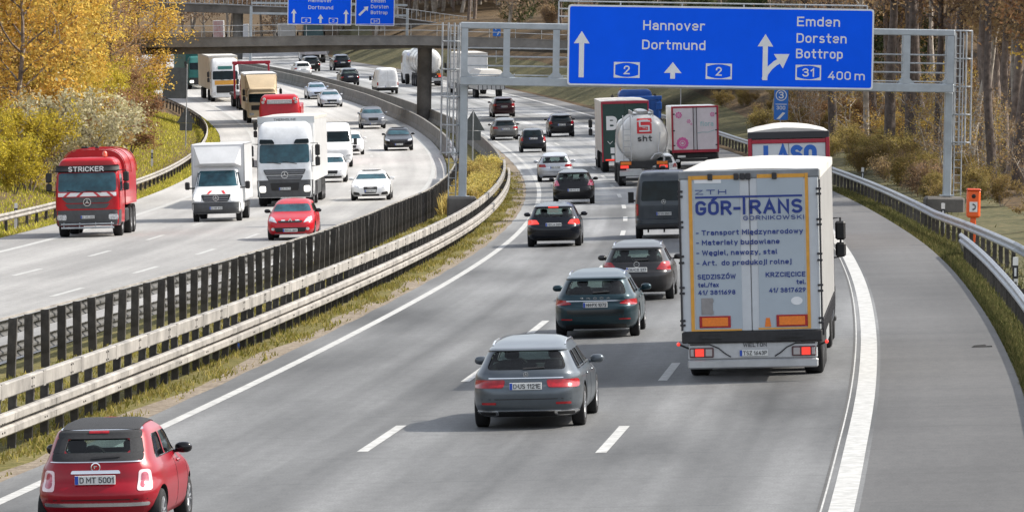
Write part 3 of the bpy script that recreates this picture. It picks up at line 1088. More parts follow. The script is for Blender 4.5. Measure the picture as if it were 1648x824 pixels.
# the branch to the right
pth = [(1.73, -1.24), (1.80, -1.0), (1.96, -.78), (2.16, -.60), (2.40, -.46)]
lft, rgt = [], []
for i, p in enumerate(pth):
    q0, q1 = Vector(pth[max(0, i - 1)]), Vector(pth[min(len(pth) - 1, i + 1)])
    d = (q1 - q0).normalized()
    nn = Vector((-d.y, d.x)) * .10
    lft.append((p[0] + nn.x, p[1] + nn.y))
    rgt.append((p[0] - nn.x, p[1] - nn.y))
L_.prism(rgt + lft[::-1], yt - .0055, yt + .003)
L_.prism([(2.10, -.24), (2.46, -.80), (2.71, -.23)], yt - .007, yt + .002)
L_.build('direction_arrow', SIGNWHITE, sg, smooth=0)
for a_ in ((-4.19, -3.17, -1.26, -.645, '2'), (-.57, .46, -1.26, -.645, '2'), (2.96, 3.97, -1.24, -.645, '31')):
    L_ = MB()
    shield(L_, *a_, yt)
    L_.build('route_number', SIGNWHITE, sg, smooth=0)

# ------------------------------------------------------------------ the two bridges and the far gantry
BY = 432.0
br = thing('bridge', 'low grey concrete bridge crossing both carriageways on a single pillar in the median', 'bridge', Matrix.Translation((0, BY, 0)))
top_z = interp([(-60, 5.4), (-30, 6.0), (-23, 6.17), (-15, 6.42), (-7, 6.55), (0, 6.45), (4, 6.35), (14, 6.2), (40, 5.9)])
bot_z = interp([(-60, 4.2), (-30, 4.70), (-23, 4.89), (-16, 5.13), (-12, 5.38), (-7, 5.62), (0, 5.45), (6, 5.3), (40, 5.0)])
xs = list(np.arange(-60, 41, 2.5))


def beam_x(mb, zt, zb, y0, y1):
    vs, fs = [], []
    for x in xs:
        vs += [(x, y0, zb(x)), (x, y1, zb(x)), (x, y1, zt(x)), (x, y0, zt(x))]
    for i in range(len(xs) - 1):
        for k in range(4):
            k2 = (k + 1) % 4
            fs.append((i * 4 + k, i * 4 + k2, i * 4 + 4 + k2, i * 4 + 4 + k))
    fs += [(0, 1, 2, 3), tuple(len(vs) - 4 + k for k in (3, 2, 1, 0))]
    mb.add(vs, fs)


b = MB()
beam_x(b, lambda x: top_z(x) - .06, lambda x: top_z(x) - .74, -.30, -.05)
b.build('parapet', CONC, br, smooth=30)
b = MB()
beam_x(b, lambda x: top_z(x), lambda x: top_z(x) - .058, -.34, .02)
b.build('coping', CONC, br, smooth=30)
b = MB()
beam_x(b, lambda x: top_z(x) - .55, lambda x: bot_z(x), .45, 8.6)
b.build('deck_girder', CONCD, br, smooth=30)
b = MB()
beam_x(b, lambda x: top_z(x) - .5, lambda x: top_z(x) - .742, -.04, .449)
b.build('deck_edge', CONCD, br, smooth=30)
b = MB()
for x in np.arange(-40, 12, 2.0):
    b.tube([(x, -.1, top_z(x)), (x, -.1, top_z(x) + .86)], .022, 5)
for hh in (.40, .86):
    b.tube([(x, -.1, top_z(x) + hh) for x in np.arange(-40, 14, 3)], .024, 6)
b.build('railing', GALV, br)
b = MB()
xp = PT(BY, -2.55).x
zp = PT(BY, -2.55).z
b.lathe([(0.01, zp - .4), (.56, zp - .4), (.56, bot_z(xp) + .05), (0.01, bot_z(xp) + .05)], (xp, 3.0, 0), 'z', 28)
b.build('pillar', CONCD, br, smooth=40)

B2 = 672.0
br = thing('bridge', 'higher grey bridge with a pale barred railing behind the low bridge at the upper left', 'bridge', Matrix.Translation((0, B2, 0)))
tz2 = interp([(-80, 10.2), (-36, 9.85), (-27, 9.6), (-14, 8.6), (-8.5, 7.9), (0, 6.9), (40, 3)])
b = MB()
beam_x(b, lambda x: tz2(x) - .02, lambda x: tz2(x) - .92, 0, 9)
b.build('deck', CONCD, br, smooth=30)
b = MB()
beam_x(b, lambda x: tz2(x) + .06, lambda x: tz2(x) - .021, -.15, .4)
b.build('coping', CONC, br, smooth=30)
b = MB()
for x in np.arange(-60, 5, .56):
    b.tube([(x, .1, tz2(x)), (x, .1, tz2(x) + 1.25)], .045, 4)
for hh in (.1, 1.25):
    b.tube([(x, .1, tz2(x) + hh) for x in np.arange(-60, 6, 3)], .045, 5)
b.build('railing', GALV, br)
b = MB()
b.lathe([(0.01, 3.0), (.62, 3.0), (.62, tz2(-33.2) - .9), (0.01, tz2(-33.2) - .9)], (-33.2, 3.0, 0), 'z', 22)
b.build('pillar', CONC, br, smooth=40)

FG = 628.0
fg = thing('sign_gantry', 'distant grey sign gantry beyond the low bridge holding two blue signs', 'gantry', Matrix.Translation((0, FG, 0)))
px = lambda x: (x - 824 - 5) / 9080 * FG
b = MB()
b.box(px(403) - .15, px(403) + .15, .3, .6, 2.5, 9.5, .02)
b.build('leg', GANTRY, fg)
b = MB()
b.box(px(640) - .15 + 1, px(640) + .15 + 1, .3, .6, 2.5, 9.5, .02)
b.build('leg', GANTRY, fg)
b = MB()
for z in (8.75, 9.9):
    b.box(px(403), px(640) + 1, .32, .58, z - .12, z + .12)
b.build('chord', GANTRY, fg)


def far_sign(label, x0, x1, body):
    cx = (px(x0) + px(x1)) / 2
    h = (px(x1) - px(x0)) / 2
    s = thing('motorway_sign', label, 'sign', Matrix.Translation((cx, FG - .1, 9.3)))
    q = MB()
    q.prism(rrect(-h, h, -1.75, 1.75, .1), -.04, .02)
    q.build('sign_border', SIGNWHITE, s, smooth=0)
    q = MB()
    q.prism(rrect(-h + .09, h - .09, -1.66, 1.66, .08), -.047, -.035)
    q.build('sign_panel', SIGNBLUE, s, smooth=0)
    q = MB()
    body(q, h)
    q.build('sign_lettering', SIGNWHITE, s, smooth=0)


def _fa(q, h):
    text(q, 'Hannover', -1.25, 1.35, .78, .40, -.055, bold=.012)
    text(q, 'Dortmund', -1.25, 1.5, .00, .40, -.055, bold=.012)
    arrow(q, -2.85, -1.55, .0, .22, .62, .5, -.055)
    arrow(q, .12, -1.55, -.55, .22, .62, .5, -.055)
    arrow(q, 2.95, -1.55, .0, .22, .62, .5, -.055)
    shield(q, -2.0, -.95, -1.55, -.95, '2', -.055)
    shield(q, 1.05, 2.05, -1.55, -.95, '2', -.055)


def _fb(q, h):
    text(q, 'Emden', -.45, 1.15, .85, .38, -.055, bold=.012)
    text(q, 'Dorsten', -.45, 1.5, .2, .38, -.055, bold=.012)
    text(q, 'Bottrop', -.45, 1.4, -.45, .38, -.055, bold=.012)
    shield(q, -.45, .55, -1.5, -.95, '31', -.055)
    d = Vector((.72, .69))
    n_ = Vector((-.69, .72))
    a, c = Vector((-1.75, -.6)), Vector((-1.05, .10))
    q.prism([tuple(a - n_ * .12), tuple(c - n_ * .12), tuple(c - n_ * .33), tuple(c + d * .42), tuple(c + n_ * .33), tuple(c + n_ * .12), tuple(a + n_ * .12)], -.059, -.05)


far_sign('distant blue overhead sign reading Hannover Dortmund with three white arrows', 462, 565, _fa)
far_sign('distant blue overhead sign reading Emden Dorsten Bottrop with one slanting arrow', 571, 634, _fb)


# ------------------------------------------------------------------ roadside furniture
ORANGEP = mat('orange emergency phone paint', (.78, .11, .015), .42, coat=.3, noise=.1, nscale=3)
DEL_W = mat('delineator white', (.72, .72, .70), .5, noise=.1, nscale=6)
DEL_B = mat('delineator black', (.02, .02, .022), .5)


def on_ground(Y, t, flat=True):
    return frame(Y, t, bank_h(Y, t) + .06, flat=flat) if (t > T_SH(Y) or t < T_OO(Y) - 2.9) else frame(Y, t, 0, flat=flat)


ph = thing('emergency_phone', 'bright orange roadside emergency phone pillar with a white handset label on the right verge', 'emergency phone', on_ground(180.5, 15.35))
b = MB()
b.box(-.09, .09, -.08, .08, -.5, .98, .02)
b.build('post', ORANGEP, ph)
b = MB()
b.box(-.22, .22, -.20, .20, .95, 1.84, .06)
b.build('housing', ORANGEP, ph)
b = MB()
b.box(-.235, .235, -.23, .23, 1.80, 1.88, .04)
b.build('hood', mat('phone hood red', (.50, .06, .015), .5), ph)
b = MB()
b.box(-.13, .12, -.212, -.198, 1.14, 1.46)
b.build('label', DEL_W, ph, smooth=0)
b = MB()
b.tube([(-.03, -.22, 1.21), (.05, -.22, 1.25), (.05, -.22, 1.35), (-.03, -.22, 1.39)], [.028, .018, .018, .028], 6)
b.build('handset_symbol', INK, ph)
b = MB()
b.ell((0, -.20, 1.64), (.07, .03, .07), 10)
b.build('speaker', BLACK, ph)


def delineator(label, Y, t, h=1.05, rz=0):
    d = thing('delineator_post', label, 'delineator', on_ground(Y, t) @ Matrix.Rotation(R(rz), 4, 'Z'))
    pr = [(-.065, -.05), (.065, -.05), (.02, .07), (-.02, .07)]
    q = MB()
    n_ = len(pr)
    q.prism([(a, c) for a, c in pr], -.3, h, plane='xy')
    q.build('post', DEL_W, d, smooth=0)
    q = MB()
    q.prism([(a * 1.06, c * 1.06) for a, c in pr], h - .52, h - .20, plane='xy')
    q.build('black_band', DEL_B, d, smooth=0)
    q = MB()
    q.box(-.025, .025, -.062, -.052, h - .46, h - .26)
    q.build('reflector', SIGNWHITE, d, smooth=0)


delineator('white marker post with black band standing just left of the orange emergency phone', 196.0, 15.0)
delineator('white marker post with black band behind the nearest right guardrail', 137.5, 15.0)
delineator('white marker post beyond the gantry leg behind the far right guardrail', 262.0, 15.0)
delineator('white marker post on the sunlit grass bank behind the red truck', 330.0, -21.7, .95)
delineator('white marker post half hidden beside the mirror of the red truck', 228.0, -20.9, 1.0)
delineator('white marker post on the right verge above the distant silo truck', 520.0, 14.6, 1.0)
delineator('white marker post on the grassy edge to the left of the lorry lettered B', 440.0, 14.8, 1.0)


def sign_back(name, label, Y, t, poly_pts, zpost, tri=False, ribs=(), px_=0.):
    s = thing(name, label, 'sign', on_ground(Y, t))
    q = MB()
    q.prism(poly_pts, -.012, .012)
    q.build('sign_panel', SIGNBACK, s, smooth=0)
    q = MB()
    for x in ([px_] if not isinstance(px_, (list, tuple)) else px_):
        q.tube([(x, -.05, -.4), (x, -.05, zpost)], .042, 8)
    q.build('post', GALV, s)
    if ribs:
        q = MB()
        x0 = min(p[0] for p in poly_pts)
        x1 = max(p[0] for p in poly_pts)
        for z in ribs:
            q.box(x0 + .04, x1 - .04, -.035, -.013, z - .03, z + .03)
        q.build('stiffener', SIGNBACK, s, smooth=0)
    return s


def tri_sign(label, Y, t, base):
    s = sign_back('warning_sign', label, Y, t, [(-.62, base + .52), (.62, base + .52), (0, base + 1.60)], base + 1.55)
    q = MB()
    q.box(-.42, .42, -.010, .014, base + 0, base + .50)
    q.build('plate', SIGNBACK, s, smooth=0)


tri_sign('dark back of a triangular warning sign on the sunlit left grass bank', 381.0, -20.9, 1.05)
tri_sign('dark back of a triangular warning sign in the median beside the gantry leg', 297.0, -3.3, 2.05)
sign_back('road_sign', 'large dark grey rectangular sign back on posts at the upper left above the grass bank', 478.0, -19.45, [(-1.25, 1.0), (.85, 1.0), (.85, 3.6), (-1.25, 3.6)], 3.9, ribs=(1.7, 2.5), px_=(.78,))


def blue_board(label, Y, t, x0, x1, z0, z1, body, zpost, px_=(0,)):
    s = thing('information_sign', label, 'sign', on_ground(Y, t))
    q = MB()
    q.prism(rrect(x0, x1, z0, z1, .05), -.012, .01)
    q.build('sign_panel', SIGNBLUE2, s, smooth=0)
    q = MB()
    for x in px_:
        q.tube([(x, .05, -.4), (x, .05, zpost)], .04, 8)
    q.build('post', GALV, s)
    q = MB()
    body(q)
    q.build('sign_lettering', SIGNWHITE, s, smooth=0)


SIGNBLUE2 = mat('roadside sign blue', (.02, .15, .55), .42, noise=.08, nscale=2)


def _b3(q):
    text(q, '3', -.13, .17, 3.28, .42, -.022, bold=.02)
    n_ = 20
    ring = [(.02 + .34 * math.cos(2 * math.pi * k / n_), 3.48 + .34 * math.sin(2 * math.pi * k / n_)) for k in range(n_)]
    rin = [(.02 + .29 * math.cos(2 * math.pi * k / n_), 3.48 + .29 * math.sin(2 * math.pi * k / n_)) for k in range(n_)]
    q.add([(a, -.02, c) for a, c in ring + rin], [(k, (k + 1) % n_, n_ + (k + 1) % n_, n_ + k) for k in range(n_)])
    text(q, '300', -.25, .27, 2.62, .22, -.022, bold=.01)
    q.box(-.32, .36, -.024, -.014, 2.92, 2.96)
    q.prism([(-.25, 2.05), (-.05, 2.05), (.28, 2.42), (.12, 2.46)], -.022, -.014)


blue_board('tall blue board with a circled 3 in front of the brown wood', 338.0, 15.6, -.40, .44, 2.0, 3.95, _b3, 3.9)


def _p(q):
    text(q, 'P', -.12, .10, 3.55, .40, -.022, bold=.02)
    q.prism([(.02, 3.05), (.12, 3.05), (.30, 3.40), (.18, 3.42)], -.022, -.014)


blue_board('small blue parking sign rising above the blue truck on the right verge', 402.0, 14.2, -.36, .40, 2.95, 4.1, _p, 4.0)


def _p2(q):
    text(q, 'P', -.12, .10, 3.25, .40, -.022, bold=.02)
    q.prism([(.02, 2.75), (.12, 2.75), (.30, 3.1), (.18, 3.12)], -.022, -.014)


blue_board('tiny blue roadside board seen between the gantry rails left of the big sign', 552.0, 17.6, -.36, .40, 2.65, 3.8, _p2, 3.7)

b = MB()
b.hull([(-.16, -.12, 0), (.16, -.10, 0), (.18, .12, 0), (-.15, .14, 0), (-.1, -.05, .04), (.12, .04, .05), (.02, .1, .035)])
b.box(.1, .26, -.03, .05, .0, .02)
o = b.build('rubber_scrap', RUBBER, None, smooth=20, M=frame(114.0, 13.7, 0.002))
tag(o, 'scrap of black rubber lying on the right hard shoulder', 'litter')
b = MB()
b.hull([(-.14, -.1, 0), (.14, -.1, 0), (.12, .12, 0), (-.12, .1, 0), (-.05, 0, .13), (.08, .03, .11)])
o = b.build('plastic_bag', mat('blue plastic', (.02, .10, .45), .4), None, smooth=20, M=frame(119.8, -1.95, 0.0))
tag(o, 'small blue plastic litter under the median guardrail', 'litter')
# ------------------------------------------------------------------ vehicles: lofted bodies with fitted panels
def pchip(tab):
    x = np.array([p[0] for p in tab], float)
    y = np.array([p[1] for p in tab], float)
    h = np.diff(x)
    d = np.diff(y) / h
    m = np.zeros(len(x))
    for i in range(1, len(x) - 1):
        if d[i - 1] * d[i] > 0:
            w1, w2 = 2 * h[i] + h[i - 1], h[i] + 2 * h[i - 1]
            m[i] = (w1 + w2) / (w1 / d[i - 1] + w2 / d[i])
    m[0], m[-1] = d[0], d[-1]

    def f(q):
        q = np.clip(np.asarray(q, float), x[0], x[-1])
        i = np.clip(np.searchsorted(x, q) - 1, 0, len(h) - 1)
        t = (q - x[i]) / h[i]
        return (2 * t ** 3 - 3 * t ** 2 + 1) * y[i] + (t ** 3 - 2 * t ** 2 + t) * h[i] * m[i] + (-2 * t ** 3 + 3 * t ** 2) * y[i + 1] + (t ** 3 - t ** 2) * h[i] * m[i + 1]
    return f


def loft(L, W, RP, FP, WP, n=4.5, m=8., ns=30, ne=16, crown=.02, nz=30, zsplit=()):
    """stack of rounded plan outlines; RP/FP: distance from the rear/front end at height z, WP: share of the half width"""
    r, f, w = pchip(RP), pchip(FP), pchip(WP)
    z0 = max(RP[0][0], FP[0][0], WP[0][0])
    z1 = min(RP[-1][0], FP[-1][0], WP[-1][0])
    zs = sorted(set([round(z, 4) for z in np.linspace(z0, z1, nz)] + [round(p[0], 4) for t in (RP, FP, WP) for p in t if z0 <= p[0] <= z1] + [z for z in zsplit]))
    z2 = [zs[0]]
    for z in zs[1:]:
        if z - z2[-1] > .006 or z in zsplit:
            z2.append(z)
    zs = z2
    mb = MB()
    N = 2 * (ns + ne)
    for z in zs:
        ww, yr, yf = float(w(z)) * W / 2, float(r(z)), L - float(f(z))
        yc, l = (yr + yf) / 2, (yf - yr) / 2
        ring = []
        q = .93
        xc = (1 - q ** m) ** (1 / n)
        for k in range(ns):
            a = -q + 2 * q * k / (ns - 1)
            ring.append((ww * (1 - abs(a) ** m) ** (1 / n), yc + l * a, z))
        for k in range(1, ne + 1):
            a = xc * math.cos(math.pi * k / (ne + 1))
            ring.append((ww * a, yc + l * (1 - abs(a) ** n) ** (1 / m), z))
        for k in range(ns):
            a = q - 2 * q * k / (ns - 1)
            ring.append((-ww * (1 - abs(a) ** m) ** (1 / n), yc + l * a, z))
        for k in range(1, ne + 1):
            a = -xc * math.cos(math.pi * k / (ne + 1))
            ring.append((ww * a, yc - l * (1 - abs(a) ** n) ** (1 / m), z))
        mb.v += ring
    for i in range(len(zs) - 1):
        for k in range(N):
            k2 = (k + 1) % N
            mb.f.append((i * N + k, i * N + k2, (i + 1) * N + k2, (i + 1) * N + k))
            mb.m.append(0)
    mb.f.append(tuple(range(N))[::-1])
    mb.m.append(1)
    o = (len(zs) - 1) * N
    top = mb.v[o:o + N]
    c = (0, sum(p[1] for p in top) / N, zs[-1] + crown)
    mb.v.append(c)
    for k in range(N):
        mb.f.append((o + k, o + (k + 1) % N, len(mb.v) - 1))
        mb.m.append(0)
    return mb


def bvh_of(mb):
    return BVHTree.FromPolygons([Vector(p) for p in mb.v], [list(f) for f in mb.f])


def hit(bv, o, d):
    for j in ((0, 0, 0), (.003, .002, .004), (-.004, .003, -.003), (.01, -.01, .012)):
        h = bv.ray_cast(o + Vector(j), d)
        if h[0] is not None:
            return h
    return h


DIRS = {'rear': (Vector((0, 1, 0)), lambda a, b: Vector((a, -40, b))), 'front': (Vector((0, -1, 0)), lambda a, b: Vector((a, 60, b))),
        'left': (Vector((1, 0, 0)), lambda a, b: Vector((-20, a, b))), 'right': (Vector((-1, 0, 0)), lambda a, b: Vector((20, a, b))),
        'top': (Vector((0, 0, -1)), lambda a, b: Vector((a, b, 30)))}


def patch(mb, bv, dr, q, r=.03, off=.006, nu=12, nv=7, m=0, thick=.02):
    """a panel with rounded corners that follows the body surface and stands `off` proud of it"""
    if len(q) == 4 and not isinstance(q[0], (tuple, list)):
        a0, a1, b0, b1 = q
        q = [(a0, b0), (a1, b0), (a1, b1), (a0, b1)]
    q = [Vector((p[0], p[1])) for p in q]
    H = max(.001, (q[3] - q[0]).length * .5 + (q[2] - q[1]).length * .5)
    r = min(r, H * .49)
    ss = list(np.linspace(0, 1, nv))
    if r > 0:
        cs = [r / H * (1 - math.cos(t)) for t in np.linspace(0, math.pi / 2, 4)]
        ss = sorted(set([round(s, 4) for s in cs + [1 - c for c in cs] + [s for s in ss if r / H < s < 1 - r / H]]))
    d, org = DIRS[dr]
    last = None
    rows = []
    for s in ss:
        A, B = q[0].lerp(q[3], s), q[1].lerp(q[2], s)
        dd = min(s, 1 - s) * H
        ins = r - math.sqrt(max(0, r * r - (r - dd) ** 2)) if dd < r else 0
        ln = max(.001, (B - A).length)
        ins = min(ins, ln * .48)
        A2, B2 = A.lerp(B, ins / ln), B.lerp(A, ins / ln)
        row = []
        for k in range(nu):
            p = A2.lerp(B2, k / (nu - 1))
            h = hit(bv, org(p.x, p.y), d)
            if h[0] is None:
                g = org(p.x, p.y) + d * (last - org(p.x, p.y)).dot(d) if last is not None else org(p.x, p.y) + d * 40
                h = bv.find_nearest(g)
            nn = h[1]
            if nn.dot(d) > 0:
                nn = -nn
            last = h[0]
            row.append((h[0], nn))
        rows.append(row)
    nr = len(rows)
    vs = [p + n * off for row in rows for p, n in row]
    fs = []
    for i in range(nr - 1):
        for k in range(nu - 1):
            fs.append((i * nu + k, i * nu + k + 1, (i + 1) * nu + k + 1, (i + 1) * nu + k))
    bd = [(0, k) for k in range(nu)] + [(i, nu - 1) for i in range(1, nr)] + [(nr - 1, k) for k in range(nu - 2, -1, -1)] + [(i, 0) for i in range(nr - 2, 0, -1)]
    o = len(vs)
    vs += [rows[i][k][0] + rows[i][k][1] * (off - thick) for i, k in bd]
    nb = len(bd)
    for j in range(nb):
        i, k = bd[j]
        i2, k2 = bd[(j + 1) % nb]
        fs.append((i2 * nu + k2, i * nu + k, o + j, o + (j + 1) % nb))
    mb.add(vs, fs, m)
    return mb


def patch_solid(mb, bv, dr, q, r=.03, out=.08, inn=.26, nu=12, nv=7):
    """closed solid through the body wall behind a window outline"""
    t = MB()
    patch(t, bv, dr, q, r=r, off=0, nu=nu, nv=nv)
    d = DIRS[dr][0]
    # the grid vertices come first: rows * nu of them
    grid = [f for f in t.f if len(f) == 4 and f[1] == f[0] + 1 and f[3] == f[0] + nu]
    n = max(f[2] for f in grid) + 1
    rows = n // nu
    V = [Vector(p) for p in t.v[:n]]
    vs = [p - d * out for p in V] + [p + d * inn for p in V]
    fs = [f for f in grid] + [tuple(i + n for i in f[::-1]) for f in grid]
    bd = [k for k in range(nu)] + [i * nu + nu - 1 for i in range(1, rows)] + [(rows - 1) * nu + k for k in range(nu - 2, -1, -1)] + [i * nu for i in range(rows - 2, 0, -1)]
    fs += [(bd[j], bd[j] + n, bd[(j + 1) % len(bd)] + n, bd[(j + 1) % len(bd)]) for j in range(len(bd))]
    mb.add(vs, fs, 1)
    return mb


def mirror_q(q):
    if not isinstance(q[0], (tuple, list)):
        a0, a1, b0, b1 = q
        return (-a1, -a0, b0, b1)
    return [(-q[1][0], q[1][1]), (-q[0][0], q[0][1]), (-q[3][0], q[3][1]), (-q[2][0], q[2][1])]


def panel(parent, name, bv, dr, q, m, both=False, **k):
    out = []
    for qq in ([q, mirror_q(q)] if both else [q]):
        mb = MB()
        patch(mb, bv, dr, qq, **k)
        out.append(mb.build(name, m, parent, smooth=40, fix=False))
    return out


def panels(parent, name, bv, dr, qs, m, **k):
    mb = MB()
    for q in qs:
        patch(mb, bv, dr, q, **k)
    return mb.build(name, m, parent, smooth=40, fix=False)


_WH = {}


def wheel(parent, x, y, r, w, kind='alloy'):
    """tyre with the rim as its child; x is the outer face side"""
    key = (round(r, 3), round(w, 3), kind)
    if key not in _WH:
        a = MB()
        b = .03 if r < .45 else .05
        ri = r * (.66 if kind != 'truck' else .58)
        a.lathe([(ri, -w / 2 + .01), (r - b * 1.3, -w / 2), (r - b * .4, -w / 2 + b * .35), (r, -w / 2 + b), (r, w / 2 - b), (r - b * .4, w / 2 - b * .35), (r - b * 1.3, w / 2), (ri, w / 2 - .01)], (0, 0, 0), 'x', 30)
        me1 = a.build('tyre', RUBBER, smooth=40).data
        bpy.data.objects.remove(bpy.data.objects[me1.name]) if me1.name in bpy.data.objects else None
        c = MB()
        if kind == 'alloy':
            c.lathe([(ri, -w / 2 + .03), (ri, w / 2 - .012), (ri * .93, w / 2 - .006), (ri * .90, w / 2 - .02), (ri * .88, w / 2 - .09), (ri * .2, w / 2 - .1), (.01, w / 2 - .1), (.01, -w / 2 + .03)], (0, 0, 0), 'x', 28, m=1)
            c.lathe([(ri * .98, w / 2 - .02), (ri * .98, w / 2 - .006), (ri * .9, w / 2 - .003), (ri * .9, w / 2 - .02)], (0, 0, 0), 'x', 28)
            for k in range(5):
                for s in (-.16, .16):
                    t = 2 * math.pi * k / 5
                    p = [(math.cos(t + s * .55) * ri * .16, math.sin(t + s * .55) * ri * .16), (math.cos(t + s) * ri * .93, math.sin(t + s) * ri * .93)]
                    c.tube([(w / 2 - .02, *p[0]), (w / 2 - .018, *p[1])], ri * .075, 6)
            c.lathe([(ri * .2, w / 2 - .08), (ri * .2, w / 2 - .01), (.005, w / 2 - .004), (.005, w / 2 - .08)], (0, 0, 0), 'x', 14)
            mats = [RIMM, BLACK]
        else:
            c.lathe([(ri, -w / 2 + .03), (ri, w / 2 - .02), (ri * .92, w / 2 - .01), (ri * .86, w / 2 - .06), (ri * .6, w / 2 - .13), (ri * .42, w / 2 - .10), (ri * .38, w / 2 - .02), (.01, w / 2 - .02), (.01, -w / 2 + .03)], (0, 0, 0), 'x', 26)
            for k in range(10):
                t = 2 * math.pi * k / 10
                c.ell((w / 2 - .09, math.cos(t) * ri * .52, math.sin(t) * ri * .52), (.025, ri * .05, ri * .05), 6)
            mats = [STEELRIM]
        me2 = c.build('rim', mats, smooth=40).data
        for o in [o for o in COL.objects if o.data in (me1, me2)]:
            bpy.data.objects.remove(o)
        _WH[key] = (me1, me2)
    me1, me2 = _WH[key]
    s = 1 if x > 0 else -1
    M = Matrix.Translation((x, y, r)) @ Matrix.Rotation(0 if s > 0 else math.pi, 4, 'Z')
    a = link('wheel', me1, parent, M)
    link('rim', me2, a)
    return a


def plate(parent, bv, dr, z, txt, x=0., w=.52, h=.115, tilt=0, y=None):
    d, org = DIRS[dr]
    if y is None:
        y = min((hit(bv, org(x + k, z + j), d)[0] or Vector((0, 0, 0))).y * (1 if dr == 'rear' else -1) for k in (-w / 2, 0, w / 2) for j in (-h / 2, h / 2))
        y = y * (1 if dr == 'rear' else -1)
    fc = -1 if dr == 'rear' else 1
    mb = MB()
    ya, yb = sorted((y + fc * .004, y + fc * .022))
    mb.box(x - w / 2, x + w / 2, ya, yb, z - h / 2, z + h / 2, .004)
    p = mb.build('number_plate', PLATE, parent)
    b = MB()
    yt = y + fc * .0245
    xs = -w / 2 if fc < 0 else w / 2 - .05
    b.box(x + xs + .003, x + xs + .047, *sorted((yt - fc * .004, yt)), z - h / 2 + .004, z + h / 2 - .004)
    b.build('country_strip', PLATEBLUE, p, smooth=0)
    if txt:
        c = MB()
        text(c, txt, -w / 2 + .065 + x * (1 if fc < 0 else -1), w / 2 - .02 + x * (1 if fc < 0 else -1), z - h * .32, h * .64, y + fc * .026, fc, bold=.012)
        c.build('plate_lettering', INK, p, smooth=0)
    return p


